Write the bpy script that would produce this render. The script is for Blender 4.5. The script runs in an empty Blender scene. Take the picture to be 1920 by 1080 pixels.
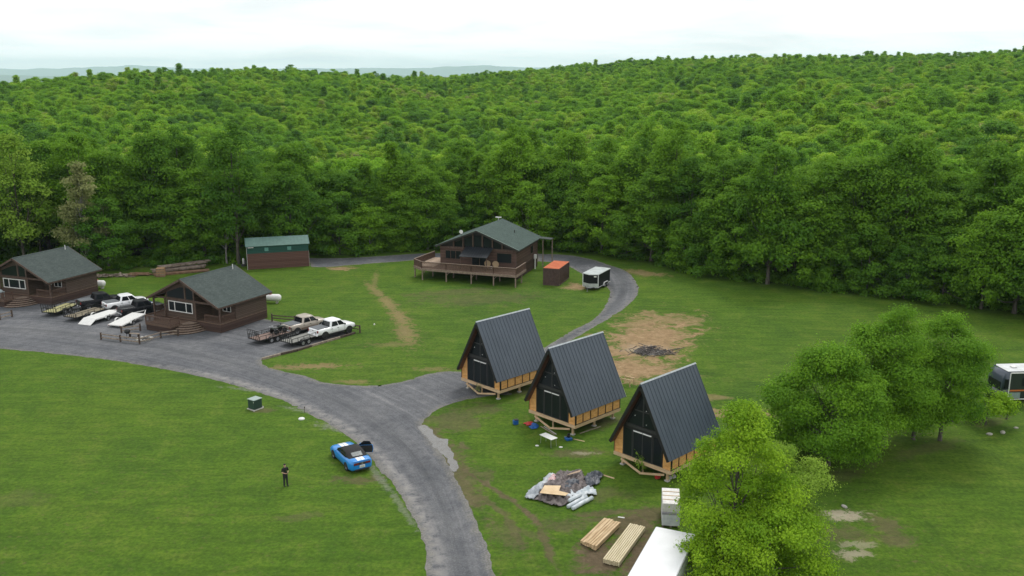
import bpy, math, random
import numpy as np
from mathutils import Vector, Matrix, noise as mnoise
R = math.radians
rnd = random.Random(7)
C = bpy.context.scene.collection
SC = bpy.context.scene

# ------------------------------------------------------------------ camera
CAM_F, CAM_TH, CAM_H = 1700.0, math.atan(400 / 1700.0), 30.0
cam_data = bpy.data.cameras.new('camera')
cam_data.sensor_width = 36.0
cam_data.lens = CAM_F / 1920 * 36
cam_data.clip_start = 0.5
cam_data.clip_end = 60000
cam = bpy.data.objects.new('camera', cam_data)
C.objects.link(cam)
cam.location = (0, 0, CAM_H)
cam.rotation_euler = (math.pi / 2 - CAM_TH, 0, 0)
SC.camera = cam

# ------------------------------------------------------------------ sky, sun, exposure
SUN_EL, SUN_AZ = R(56), R(25)          # azimuth measured from +Y towards +X
world = bpy.data.worlds.new('World')
SC.world = world
world.use_nodes = True
wn, wl = world.node_tree.nodes, world.node_tree.links
wn.clear()
w_out = wn.new('ShaderNodeOutputWorld')
w_mix = wn.new('ShaderNodeMixShader')
w_sky = wn.new('ShaderNodeTexSky')
w_sky.sky_type = 'NISHITA'
w_sky.sun_disc = False
w_sky.sun_elevation = SUN_EL
w_sky.sun_rotation = SUN_AZ
w_b1 = wn.new('ShaderNodeBackground'); w_b1.inputs[1].default_value = 0.12
w_b2 = wn.new('ShaderNodeBackground'); w_b2.inputs[1].default_value = 1.38
wl.new(w_sky.outputs[0], w_b1.inputs[0])
w_tc = wn.new('ShaderNodeTexCoord')
w_sep = wn.new('ShaderNodeSeparateXYZ')
wl.new(w_tc.outputs['Generated'], w_sep.inputs[0])
w_max = wn.new('ShaderNodeMath'); w_max.operation = 'MAXIMUM'; w_max.inputs[1].default_value = 0.0
wl.new(w_sep.outputs[2], w_max.inputs[0])
w_add = wn.new('ShaderNodeMath'); w_add.operation = 'ADD'; w_add.inputs[1].default_value = 0.10
wl.new(w_max.outputs[0], w_add.inputs[0])
w_div = wn.new('ShaderNodeVectorMath'); w_div.operation = 'DIVIDE'
w_cmb = wn.new('ShaderNodeCombineXYZ')
for i in range(3):
    wl.new(w_add.outputs[0], w_cmb.inputs[i])
wl.new(w_tc.outputs['Generated'], w_div.inputs[0])
wl.new(w_cmb.outputs[0], w_div.inputs[1])
w_n = wn.new('ShaderNodeTexNoise')
w_n.inputs['Scale'].default_value = 0.85
w_n.inputs['Detail'].default_value = 7
w_n.inputs['Roughness'].default_value = 0.55
w_n.inputs['Distortion'].default_value = 0.4
wl.new(w_div.outputs[0], w_n.inputs['Vector'])
w_r = wn.new('ShaderNodeValToRGB')
w_r.color_ramp.elements[0].position = 0.34
w_r.color_ramp.elements[0].color = (0.76, 0.775, 0.785, 1)
w_r.color_ramp.elements[1].position = 0.58
w_r.color_ramp.elements[1].color = (1.0, 1.0, 1.0, 1)
wl.new(w_n.outputs[0], w_r.inputs[0])
wl.new(w_r.outputs[0], w_b2.inputs[0])
w_mix.inputs[0].default_value = 0.93
wl.new(w_b1.outputs[0], w_mix.inputs[1])
wl.new(w_b2.outputs[0], w_mix.inputs[2])
wl.new(w_mix.outputs[0], w_out.inputs[0])

sun_data = bpy.data.lights.new('sun', 'SUN')
sun_data.energy = 1.6
sun_data.angle = R(14)
sun_data.color = (1.0, 0.96, 0.90)
sun = bpy.data.objects.new('sun', sun_data)
C.objects.link(sun)
sd = Vector((math.sin(SUN_AZ) * math.cos(SUN_EL), math.cos(SUN_AZ) * math.cos(SUN_EL), math.sin(SUN_EL)))
sun.rotation_euler = (-sd).to_track_quat('-Z', 'Y').to_euler()

vs = SC.view_settings
vs.view_transform = 'Standard'
vs.look = 'None'
vs.exposure = 0.0
vs.gamma = 1.0
vs.use_curve_mapping = False
SC.cycles.max_bounces = 8
SC.cycles.diffuse_bounces = 5
SC.cycles.transmission_bounces = 4
SC.cycles.transparent_max_bounces = 8
SC.cycles.use_denoising = True


def P(px, py, h=0.0):
    """a spot of the survey picture (1920 x 1080) turned into a point of the plan at height h"""
    s, c = math.sin(CAM_TH), math.cos(CAM_TH)
    u, v = (px - 960) / CAM_F, (py - 540) / CAM_F
    d = (u, c - v * s, -s - v * c)
    t = (h - CAM_H) / d[2]
    return d[0] * t, d[1] * t


# ------------------------------------------------------------------ helpers
def tag(o, label=None, cat=None, group=None, kind=None):
    if label: o['label'] = label
    if cat: o['category'] = cat
    if group: o['group'] = group
    if kind: o['kind'] = kind
    return o


def empty(name, loc, rz=0.0, label=None, cat=None, group=None):
    o = bpy.data.objects.new(name, None)
    o.empty_display_size = 0.3
    C.objects.link(o)
    o.location = (loc[0], loc[1], loc[2] if len(loc) > 2 else 0.0)
    o.rotation_euler = (0, 0, rz)
    return tag(o, label, cat, group)


def copy_tree(o, parent=None):
    c = o.copy()
    C.objects.link(c)
    if parent is not None:
        c.parent = parent
    for ch in [x for x in ALLCH.get(o.name, [])]:
        k = copy_tree(ch, c)
        ALLCH.setdefault(c.name, []).append(k)
    return c


ALLCH = {}


class MB:
    """collects faces of one mesh"""
    def __init__(self):
        self.v, self.f, self.sm = [], [], []
        self.T = None

    def add(self, vs, fs, smooth=False):
        n = len(self.v)
        if self.T is not None:
            vs = [tuple(self.T @ Vector(p)) for p in vs]
        self.v += [tuple(p) for p in vs]
        self.f += [tuple(i + n for i in f) for f in fs]
        self.sm += [smooth] * len(fs)
        return self

    def box(self, x0, x1, y0, y1, z0, z1):
        vs = [(x0, y0, z0), (x1, y0, z0), (x1, y1, z0), (x0, y1, z0), (x0, y0, z1), (x1, y0, z1), (x1, y1, z1), (x0, y1, z1)]
        return self.add(vs, [(0, 3, 2, 1), (4, 5, 6, 7), (0, 1, 5, 4), (1, 2, 6, 5), (2, 3, 7, 6), (3, 0, 4, 7)])

    def cbox(self, c, s, b=0.0):
        """box by centre and size, edges chamfered by b"""
        x, y, z = [q / 2 for q in s]
        if b <= 0:
            return self.box(c[0] - x, c[0] + x, c[1] - y, c[1] + y, c[2] - z, c[2] + z)
        prof = [(-x + b, -y), (x - b, -y), (x, -y + b), (x, y - b), (x - b, y), (-x + b, y), (-x, y - b), (-x, -y + b)]
        ins = [(px * (1 - b / x), py * (1 - b / y)) for px, py in prof]
        rings = [(ins, -z), (prof, -z + b), (prof, z - b), (ins, z)]
        vs = [(c[0] + px, c[1] + py, c[2] + zz) for pr, zz in rings for px, py in pr]
        fs = [tuple(range(7, -1, -1)), tuple(range(24, 32))]
        for k in range(3):
            for i in range(8):
                j = (i + 1) % 8
                fs.append((k * 8 + i, k * 8 + j, k * 8 + 8 + j, k * 8 + 8 + i))
        return self.add(vs, fs)

    def beam(self, p, q, w, h=None, up=(0, 0, 1)):
        h = h or w
        p, q = Vector(p), Vector(q)
        d = (q - p).normalized()
        u = Vector(up)
        if abs(d.dot(u)) > 0.98:
            u = Vector((1, 0, 0))
        s = d.cross(u).normalized()
        t = s.cross(d).normalized()
        vs = []
        for e in (p, q):
            for a, b in ((-1, -1), (1, -1), (1, 1), (-1, 1)):
                vs.append(e + s * (a * w / 2) + t * (b * h / 2))
        return self.add(vs, [(0, 1, 2, 3), (7, 6, 5, 4), (0, 4, 5, 1), (1, 5, 6, 2), (2, 6, 7, 3), (3, 7, 4, 0)])

    def tube(self, pts, rs, n=8, caps=True, smooth=True):
        pts = [Vector(p) for p in pts]
        if not isinstance(rs, (list, tuple)):
            rs = [rs] * len(pts)
        vs, fs = [], []
        s = None
        for i, p in enumerate(pts):
            d = (pts[min(i + 1, len(pts) - 1)] - pts[max(i - 1, 0)]).normalized()
            if s is None:
                u = Vector((0, 0, 1)) if abs(d.z) < 0.9 else Vector((1, 0, 0))
                s = d.cross(u).normalized()
            else:
                s = (s - d * s.dot(d)).normalized()
            t = d.cross(s)
            for k in range(n):
                a = 2 * math.pi * k / n
                vs.append(p + (s * math.cos(a) + t * math.sin(a)) * rs[i])
        for i in range(len(pts) - 1):
            for k in range(n):
                l = (k + 1) % n
                fs.append((i * n + k, i * n + l, i * n + n + l, i * n + n + k))
        self.add(vs, fs, smooth)
        if caps:
            m = len(pts) - 1
            self.add([vs[k] for k in range(n)], [tuple(range(n - 1, -1, -1))])
            self.add([vs[m * n + k] for k in range(n)], [tuple(range(n))])
        return self

    def prism(self, poly, a, b, axis='y'):
        """poly: 2D points; extruded from a to b along axis (x: poly=(y,z), y: poly=(x,z), z: poly=(x,y))"""
        n = len(poly)
        def mk(p, t):
            return (t, p[0], p[1]) if axis == 'x' else (p[0], t, p[1]) if axis == 'y' else (p[0], p[1], t)
        vs = [mk(p, a) for p in poly] + [mk(p, b) for p in poly]
        fs = [tuple(range(n - 1, -1, -1)), tuple(range(n, 2 * n))]
        fs += [(i, (i + 1) % n, n + (i + 1) % n, n + i) for i in range(n)]
        return self.add(vs, fs)

    def slab(self, quad, th):
        """quad of 3D points thickened downwards along its normal"""
        q = [Vector(p) for p in quad]
        nrm = (q[1] - q[0]).cross(q[2] - q[0]).normalized() * th
        vs = q + [p - nrm for p in q]
        n = len(q)
        fs = [tuple(range(n)), tuple(range(2 * n - 1, n - 1, -1))] + [(i, n + i, n + (i + 1) % n, (i + 1) % n) for i in range(n)]
        return self.add(vs, fs)

    def loft(self, rings, smooth=True, closed=True, cap=True):
        n = len(rings[0])
        vs = [p for r in rings for p in r]
        fs = []
        for i in range(len(rings) - 1):
            for k in range(n if closed else n - 1):
                l = (k + 1) % n
                fs.append((i * n + k, i * n + l, i * n + n + l, i * n + n + k))
        self.add(vs, fs, smooth)
        if cap:
            self.add(rings[0], [tuple(range(n - 1, -1, -1))])
            self.add(rings[-1], [tuple(range(n))])
        return self

    def sphere(self, c, r, nu=12, nv=8):
        rx, ry, rz = r if isinstance(r, (tuple, list)) else (r, r, r)
        vs = [(c[0], c[1], c[2] - rz)]
        for j in range(1, nv):
            a = math.pi * j / nv
            for i in range(nu):
                b = 2 * math.pi * i / nu
                vs.append((c[0] + rx * math.sin(a) * math.cos(b), c[1] + ry * math.sin(a) * math.sin(b), c[2] - rz * math.cos(a)))
        vs.append((c[0], c[1], c[2] + rz))
        fs = [(0, 1 + (i + 1) % nu, 1 + i) for i in range(nu)]
        for j in range(nv - 2):
            for i in range(nu):
                k = (i + 1) % nu
                fs.append((1 + j * nu + i, 1 + j * nu + k, 1 + (j + 1) * nu + k, 1 + (j + 1) * nu + i))
        L = len(vs) - 1
        fs += [(L, 1 + (nv - 2) * nu + i, 1 + (nv - 2) * nu + (i + 1) % nu) for i in range(nu)]
        return self.add(vs, fs, True)

    def build(self, name, mat, parent=None, recalc=True):
        me = bpy.data.meshes.new(name)
        me.from_pydata(self.v, [], self.f)
        me.polygons.foreach_set('use_smooth', self.sm)
        if recalc:
            import bmesh
            bm = bmesh.new(); bm.from_mesh(me)
            bmesh.ops.recalc_face_normals(bm, faces=bm.faces)
            bm.to_mesh(me); bm.free()
        if mat is not None:
            me.materials.append(mat)
        o = bpy.data.objects.new(name, me)
        C.objects.link(o)
        if parent is not None:
            o.parent = parent
            ALLCH.setdefault(parent.name, []).append(o)
        return o


def one(name, mat, fn, parent=None):
    m = MB(); fn(m)
    return m.build(name, mat, parent)


# ------------------------------------------------------------------ materials
def nodes_of(name):
    m = bpy.data.materials.new(name)
    m.use_nodes = True
    nt = m.node_tree
    return m, nt, nt.nodes, nt.links, nt.nodes['Principled BSDF']


def mat(name, col, rough=0.6, metal=0.0, spec=0.4, var=0.12, scale=6.0, bump=0.0, bscale=40.0, col2=None, stretch=None, detail=4, coat=0.0):
    """a plain surface with noise variation of its colour and an optional bump"""
    m, nt, n, l, b = nodes_of(name)
    tc = n.new('ShaderNodeTexCoord')
    mp = n.new('ShaderNodeMapping')
    if stretch: mp.inputs['Scale'].default_value = stretch
    l.new(tc.outputs['Object'], mp.inputs[0])
    nz = n.new('ShaderNodeTexNoise')
    nz.inputs['Scale'].default_value = scale
    nz.inputs['Detail'].default_value = detail
    l.new(mp.outputs[0], nz.inputs['Vector'])
    rp = n.new('ShaderNodeValToRGB')
    c2 = col2 or tuple(min(1, c * (1 + var)) for c in col)
    c1 = col if col2 else tuple(c * (1 - var) for c in col)
    rp.color_ramp.elements[0].position = 0.34; rp.color_ramp.elements[0].color = (*c1, 1)
    rp.color_ramp.elements[1].position = 0.66; rp.color_ramp.elements[1].color = (*c2, 1)
    l.new(nz.outputs[0], rp.inputs[0])
    l.new(rp.outputs[0], b.inputs['Base Color'])
    b.inputs['Roughness'].default_value = rough
    b.inputs['Metallic'].default_value = metal
    b.inputs['Specular IOR Level'].default_value = spec
    b.inputs['Coat Weight'].default_value = coat
    if bump:
        nb = n.new('ShaderNodeTexNoise'); nb.inputs['Scale'].default_value = bscale
        nb.inputs['Detail'].default_value = 6
        l.new(mp.outputs[0], nb.inputs['Vector'])
        bp = n.new('ShaderNodeBump'); bp.inputs['Strength'].default_value = bump
        bp.inputs['Distance'].default_value = 0.05
        l.new(nb.outputs[0], bp.inputs['Height'])
        l.new(bp.outputs[0], b.inputs['Normal'])
    return m


def board_mat(name, col, col2, axis='z', pitch=0.2, gap=0.08, rough=0.75, grain=(1, 1, 1), bump=0.5):
    """boards or logs: a groove every pitch metres along axis, each board a little different"""
    m, nt, n, l, b = nodes_of(name)
    tc = n.new('ShaderNodeTexCoord')
    sp = n.new('ShaderNodeSeparateXYZ'); l.new(tc.outputs['Object'], sp.inputs[0])
    dv = n.new('ShaderNodeMath'); dv.operation = 'DIVIDE'; dv.inputs[1].default_value = pitch
    l.new(sp.outputs['xyz'.index(axis)], dv.inputs[0])
    fr = n.new('ShaderNodeMath'); fr.operation = 'FRACT'; l.new(dv.outputs[0], fr.inputs[0])
    fl = n.new('ShaderNodeMath'); fl.operation = 'FLOOR'; l.new(dv.outputs[0], fl.inputs[0])
    wn_ = n.new('ShaderNodeTexWhiteNoise'); wn_.noise_dimensions = '1D'; l.new(fl.outputs[0], wn_.inputs['W'])
    mp = n.new('ShaderNodeMapping'); mp.inputs['Scale'].default_value = grain
    l.new(tc.outputs['Object'], mp.inputs[0])
    nz = n.new('ShaderNodeTexNoise'); nz.inputs['Scale'].default_value = 3.0; nz.inputs['Detail'].default_value = 8
    l.new(mp.outputs[0], nz.inputs['Vector'])
    av = n.new('ShaderNodeMath'); av.operation = 'MULTIPLY_ADD'; av.inputs[1].default_value = 0.45
    l.new(wn_.outputs[0], av.inputs[0])
    sc_ = n.new('ShaderNodeMath'); sc_.operation = 'MULTIPLY'; sc_.inputs[1].default_value = 0.6
    l.new(nz.outputs[0], sc_.inputs[0]); l.new(sc_.outputs[0], av.inputs[2])
    rp = n.new('ShaderNodeValToRGB')
    rp.color_ramp.elements[0].position = 0.15; rp.color_ramp.elements[0].color = (*col, 1)
    rp.color_ramp.elements[1].position = 0.85; rp.color_ramp.elements[1].color = (*col2, 1)
    l.new(av.outputs[0], rp.inputs[0])
    gp = n.new('ShaderNodeMath'); gp.operation = 'LESS_THAN'; gp.inputs[1].default_value = gap
    l.new(fr.outputs[0], gp.inputs[0])
    mx = n.new('ShaderNodeMix'); mx.data_type = 'RGBA'
    l.new(gp.outputs[0], mx.inputs[0]); l.new(rp.outputs[0], mx.inputs[6])
    mx.inputs[7].default_value = tuple(c * 0.35 for c in col) + (1,)
    l.new(mx.outputs[2], b.inputs['Base Color'])
    b.inputs['Roughness'].default_value = rough
    b.inputs['Specular IOR Level'].default_value = 0.25
    pb = n.new('ShaderNodeMath'); pb.operation = 'PINGPONG'; pb.inputs[1].default_value = 0.5
    l.new(fr.outputs[0], pb.inputs[0])
    sq = n.new('ShaderNodeMath'); sq.operation = 'POWER'; sq.inputs[1].default_value = 0.4
    l.new(pb.outputs[0], sq.inputs[0])
    bp = n.new('ShaderNodeBump'); bp.inputs['Strength'].default_value = bump; bp.inputs['Distance'].default_value = 0.06
    l.new(sq.outputs[0], bp.inputs['Height']); l.new(bp.outputs[0], b.inputs['Normal'])
    return m


def glass_mat(name, col=(0.012, 0.016, 0.018), rough=0.08, spec=0.22):
    m, nt, n, l, b = nodes_of(name)
    b.inputs['Base Color'].default_value = (*col, 1)
    b.inputs['Roughness'].default_value = rough
    b.inputs['Specular IOR Level'].default_value = spec
    tc = n.new('ShaderNodeTexCoord'); nz = n.new('ShaderNodeTexNoise'); nz.inputs['Scale'].default_value = 1.5
    l.new(tc.outputs['Object'], nz.inputs['Vector'])
    bp = n.new('ShaderNodeBump'); bp.inputs['Strength'].default_value = 0.04
    l.new(nz.outputs[0], bp.inputs['Height']); l.new(bp.outputs[0], b.inputs['Normal'])
    return m


def ramp(n, l, src, stops):
    r_ = n.new('ShaderNodeValToRGB')
    el = r_.color_ramp.elements
    while len(el) < len(stops): el.new(0.5)
    for e_, (p_, c_) in zip(el, stops):
        e_.position = p_; e_.color = (*c_, 1)
    l.new(src, r_.inputs[0])
    return r_.outputs[0]


def mixc(n, l, fac, a, b_, mode='MIX'):
    mx = n.new('ShaderNodeMix'); mx.data_type = 'RGBA'; mx.blend_type = mode
    for s_, q in ((0, fac), (6, a), (7, b_)):
        if isinstance(q, (int, float)): mx.inputs[s_].default_value = q
        elif isinstance(q, tuple): mx.inputs[s_].default_value = (*q, 1)
        else: l.new(q, mx.inputs[s_])
    return mx.outputs[2]


def noise_n(n, l, coord, scale, detail=4, rough=0.55, dist=0.0, scl=None):
    if scl:
        mp = n.new('ShaderNodeMapping'); mp.inputs['Scale'].default_value = scl
        l.new(coord, mp.inputs[0]); coord = mp.outputs[0]
    z = n.new('ShaderNodeTexNoise')
    z.inputs['Scale'].default_value = scale; z.inputs['Detail'].default_value = detail
    z.inputs['Roughness'].default_value = rough; z.inputs['Distortion'].default_value = dist
    l.new(coord, z.inputs['Vector'])
    return z.outputs[0]


def foliage_mat(name, dark, light, trans=0.3, hue_obj=0.5, stops=None):
    m, nt, n, l, b = nodes_of(name)
    at = n.new('ShaderNodeAttribute'); at.attribute_name = 'tone'
    oi = n.new('ShaderNodeObjectInfo')
    ln_ = noise_n(n, l, oi.outputs['Location'], 0.012, 3, 0.6)
    sw = n.new('ShaderNodeMapRange'); sw.inputs[1].default_value = 0.35; sw.inputs[2].default_value = 0.65; sw.inputs[3].default_value = -0.22; sw.inputs[4].default_value = 0.22
    l.new(ln_, sw.inputs[0])
    rs = n.new('ShaderNodeMath'); rs.operation = 'ADD'; l.new(oi.outputs['Random'], rs.inputs[0]); l.new(sw.outputs[0], rs.inputs[1])
    ad = n.new('ShaderNodeMath'); ad.operation = 'MULTIPLY_ADD'; ad.inputs[1].default_value = hue_obj
    l.new(rs.outputs[0], ad.inputs[0])
    ml = n.new('ShaderNodeMath'); ml.operation = 'MULTIPLY'; ml.inputs[1].default_value = 1 - hue_obj
    l.new(at.outputs['Fac'], ml.inputs[0]); l.new(ml.outputs[0], ad.inputs[2])
    rp = n.new('ShaderNodeValToRGB')
    rp.color_ramp.elements[0].position = 0.1; rp.color_ramp.elements[0].color = (*dark, 1)
    rp.color_ramp.elements[1].position = 0.9; rp.color_ramp.elements[1].color = (*light, 1)
    if stops:
        el = rp.color_ramp.elements
        while len(el) < len(stops): el.new(0.5)
        for e_, (p_, c_) in zip(el, stops): e_.position = p_; e_.color = (*c_, 1)
    l.new(ad.outputs[0], rp.inputs[0])
    l.new(rp.outputs[0], b.inputs['Base Color'])
    b.inputs['Roughness'].default_value = 0.75
    b.inputs['Specular IOR Level'].default_value = 0.10
    tr = n.new('ShaderNodeBsdfTranslucent'); l.new(rp.outputs[0], tr.inputs[0])
    ms = n.new('ShaderNodeMixShader'); ms.inputs[0].default_value = trans
    out = n['Material Output']
    l.new(b.outputs[0], ms.inputs[1]); l.new(tr.outputs[0], ms.inputs[2]); l.new(ms.outputs[0], out.inputs[0])
    return m
# ------------------------------------------------------------------ terrain
TREELINE = [(-60, 515), (0, 500), (200, 512), (300, 500), (440, 492), (585, 478), (700, 474), (800, 468), (900, 462), (1000, 458),
            (1060, 468), (1150, 478), (1200, 490), (1300, 512), (1400, 526), (1500, 538), (1600, 547), (1700, 560), (1800, 572), (1920, 592), (2000, 606)]
tl_pts = [P(*p) for p in TREELINE]
tl_az = np.array([math.atan2(x, y) for x, y in tl_pts])
tl_r = np.array([math.hypot(x, y) for x, y in tl_pts])
SKY = [(-60, 168), (0, 165), (100, 161), (180, 152), (250, 142), (400, 137), (500, 139), (600, 141), (700, 145), (770, 149), (830, 151), (900, 142), (1000, 132), (1100, 126),
       (1200, 120), (1300, 115), (1400, 112), (1500, 112), (1600, 113), (1700, 109), (1800, 105), (1920, 101), (2000, 100)]
sk_az, sk_t = [], []
for px, py in SKY:
    u, v = (px - 960) / CAM_F, (py - 540) / CAM_F
    s_, c_ = math.sin(CAM_TH), math.cos(CAM_TH)
    d = (u, c_ - v * s_, -s_ - v * c_)
    sk_az.append(math.atan2(d[0], d[1])); sk_t.append(d[2] / math.hypot(d[0], d[1]))
sk_az, sk_t = np.array(sk_az), np.array(sk_t)
CANOPY = 10.2


def smooth(t):
    t = np.clip(t, 0, 1)
    return t * t * (3 - 2 * t)


def ground_h(x, y):
    """height of the land: flat meadow, a hollow behind the edge of the wood, the long ridge, and the low country beyond"""
    x, y = np.asarray(x, float), np.asarray(y, float)
    az, r = np.arctan2(x, y), np.hypot(x, y)
    r0 = np.interp(az, tl_az, tl_r) + 9
    e = np.interp(az, sk_az, sk_t)
    deg = np.degrees(az)
    rr = np.interp(deg, [-32, -20, -8, -2, 4, 12, 30], [600, 640, 700, 780, 840, 860, 820])
    vd = np.interp(deg, [-32, -22, -12, -4, 4, 12, 30], [-9, -15, -20, -17, -9, -4, -2])
    rv = r0 + np.interp(deg, [-32, -12, 6, 30], [80, 110, 90, 60])
    top = CAM_H + rr * e - CANOPY
    top = top + 2.0 * np.sin(x * 0.031 + 1) * np.cos(y * 0.027)
    h = vd * smooth((r - r0) / (rv - r0))
    t = np.clip((r - rv) / (rr - rv), 0, 1)
    h = np.where(r > rv, vd + (top - vd) * (0.55 * t + 0.45 * smooth(t)), h)
    bump = 3.0 * np.sin(x * 0.021 + y * 0.013) * np.sin(y * 0.017 - x * 0.006 + 2) * np.clip(t * 4, 0, 1) * np.clip((1 - t) * 3, 0, 1)
    h = h + bump
    h = np.where(r > rr, top + (-125 - top) * smooth((r - rr) / 1500.0), h)
    behind = y < 10
    h = np.where(behind, 0.0, h)
    return h


def axis(lo, hi, fine_lo, fine_hi, step, grow=1.055):
    a = list(np.arange(fine_lo, fine_hi + 1e-6, step))
    s = step
    while a[-1] < hi:
        s *= grow; a.append(a[-1] + s)
    s = step
    while a[0] > lo:
        s *= grow; a.insert(0, a[0] - s)
    return np.array(a)


gx = axis(-20000, 20000, -120, 120, 2.5)
gy = axis(-400, 28500, 20, 320, 2.5)
GX, GY = np.meshgrid(gx, gy)
GZ = ground_h(GX, GY)
nx, ny = len(gx), len(gy)
gv = np.stack([GX, GY, GZ], -1).reshape(-1, 3)
idx = np.arange(nx * ny).reshape(ny, nx)
gf = np.stack([idx[:-1, :-1], idx[:-1, 1:], idx[1:, 1:], idx[1:, :-1]], -1).reshape(-1, 4)


def np_mesh(name, verts, quads, mats, smooth_=False, k=4):
    me = bpy.data.meshes.new(name)
    me.vertices.add(len(verts)); me.vertices.foreach_set('co', np.asarray(verts, np.float32).ravel())
    nf = len(quads)
    me.loops.add(nf * k); me.loops.foreach_set('vertex_index', np.asarray(quads, np.int32).ravel())
    me.polygons.add(nf)
    me.polygons.foreach_set('loop_start', np.arange(nf, dtype=np.int32) * k)
    me.polygons.foreach_set('loop_total', np.full(nf, k, np.int32))
    if smooth_:
        me.polygons.foreach_set('use_smooth', np.ones(nf, bool))
    me.update(calc_edges=True)
    me.validate()
    for m in mats: me.materials.append(m)
    return me


def blob_field(n, l, coord, blobs, nz_out, nz_amt=2.6):
    """union of soft noisy ellipses laid on the plan; returns a 0..1 socket"""
    last = None
    for (cx, cy, rx, ry, rot, amt) in blobs:
        mp = n.new('ShaderNodeMapping'); mp.vector_type = 'TEXTURE'
        mp.inputs['Location'].default_value = (cx, cy, 0)
        mp.inputs['Rotation'].default_value = (0, 0, rot)
        mp.inputs['Scale'].default_value = (rx, ry, 1e5)
        l.new(coord, mp.inputs[0])
        ln = n.new('ShaderNodeVectorMath'); ln.operation = 'LENGTH'; l.new(mp.outputs[0], ln.inputs[0])
        a = n.new('ShaderNodeMath'); a.operation = 'MULTIPLY_ADD'; a.inputs[1].default_value = nz_amt * 2
        l.new(nz_out, a.inputs[0]); l.new(ln.outputs[1], a.inputs[2])
        mr = n.new('ShaderNodeMapRange'); mr.interpolation_type = 'SMOOTHSTEP'
        mr.inputs[1].default_value = 1.2 + nz_amt; mr.inputs[2].default_value = 0.5 + nz_amt
        mr.inputs[3].default_value = 0; mr.inputs[4].default_value = amt
        l.new(a.outputs[0], mr.inputs[0])
        if last is None:
            last = mr.outputs[0]
        else:
            mxn = n.new('ShaderNodeMath'); mxn.operation = 'MAXIMUM'
            l.new(last, mxn.inputs[0]); l.new(mr.outputs[0], mxn.inputs[1]); last = mxn.outputs[0]
    return last


def blob(px, py, wx, wy, rot=0.0, amt=1.0):
    """patch centred at a survey spot, radii in metres, turned by rot degrees"""
    x, y = P(px, py)
    return (x, y, wx, wy, R(rot), amt)


def seg(a, c_, w, amt=1.0):
    """long narrow patch between two survey spots"""
    (x0_, y0_), (x1_, y1_) = P(*a), P(*c_)
    return ((x0_ + x1_) / 2, (y0_ + y1_) / 2, math.hypot(x1_ - x0_, y1_ - y0_) * .62, w, math.atan2(y1_ - y0_, x1_ - x0_), amt)


DIRT = [blob(1215, 640, 5.2, 11, -24), blob(1265, 600, 4, 3.0, 0, .7), blob(1185, 690, 5, 4.5, 0), blob(1200, 608, 3, 6, -20, .8),
        blob(1375, 775, 3.4, 1.2, 0, .8), blob(1340, 745, 1.5, .9, 0, .5), blob(640, 503, 2.2, 1.6, 0, .9), blob(1205, 512, 4, 2.0, -30, .7),
        blob(1085, 538, 2.4, 2.4, 0, .9)]
PATH = [seg((692, 534), (722, 562), .8, .75), seg((712, 552), (745, 586), 1.0, .85), seg((738, 578), (764, 612), 1.1, .9), seg((756, 604), (768, 645), 1.3, .85), seg((700, 540), (706, 512), .5, .5), blob(742, 646, 3, 1.0, 0, .5),
        blob(585, 687, 3.6, .9, 4, .95), blob(540, 690, 2.2, .7, 0, .7), blob(665, 716, 1.8, .6, 0, .7), blob(812, 692, 2.2, .7, 0, .6)]
MUD_AND_SHADE = [seg((785, 790), (850, 870), 1.7, .75), seg((845, 860), (895, 960), 1.2, .7), blob(850, 790, 3.0, 2.2, 20, .5), blob(890, 770, 3.0, 1.6, 20, .45), blob(880, 900, 1.5, 2.2, 20, .5), blob(1185, 985, 1.8, 2.6, -20, .85), blob(1125, 1050, 1.5, 2.4, -20, .95), blob(1195, 1050, .8, 4, -24, .95), blob(1060, 985, 2.4, 1.1, 0, .5), blob(1130, 925, 2.0, 1.3, 0, .4), blob(1215, 965, 1.4, 1.3, 0, .75), seg((1100, 965), (1230, 955), .5, .7), seg((1090, 975), (1220, 975), .4, .6),
       seg((868, 880), (960, 940), .35, .8), seg((950, 930), (1020, 990), .35, .85), seg((1010, 985), (1045, 1075), .35, .7), seg((880, 915), (960, 975), .35, .6), seg((950, 965), (985, 1040), .5, .6), blob(960, 1010, 1.6, 2.0, 10, .45), blob(900, 890, 1.2, 1.4, 10, .5),
       blob(1080, 850, 2.2, 1.0, 0, .55), blob(670, 900, 2.2, .8, 0, .6), blob(490, 770, 1.4, .8, 0, .55), blob(570, 968, 1.6, .6, 10, .35), blob(35, 935, 2.0, 1.6, 0, .25),
       blob(1150, 790, 3.2, 1.4, 30, .5), blob(1010, 735, 3.2, 2, 0, .5), blob(1600, 885, 3, .9, 24, .35), blob(1740, 842, 4, .9, 30, .35), blob(1860, 792, 3, .8, 30, .35),  # last three: mulch and the right hand tree row's shade, painted as darker ground
       blob(1670, 990, 1.2, 2.4, 0, .6), blob(1560, 1000, 3, 1.2, 0, .5), blob(890, 560, 9, 4, 12, .35), blob(850, 548, 7, 2, 12, .4)]
SAND = [blob(1578, 967, 1.7, .75, 0, 1), blob(1600, 1040, 1.1, .6, 10, .8), blob(1610, 1022, 1.3, .5, 0, .6), blob(1210, 655, 2.4, 1.8, 0, .7),
        blob(1095, 850, 1.2, .35, 0, .6)]
WASH = [
        blob(640, 803, .9, 2.6, 62, .5), seg((690, 870), (735, 925), .35, .4), seg((730, 915), (775, 985), .3, .35), blob(590, 773, .5, 3.2, 68, .5), blob(500, 735, .4, 4.5, 72, .45)]

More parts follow.
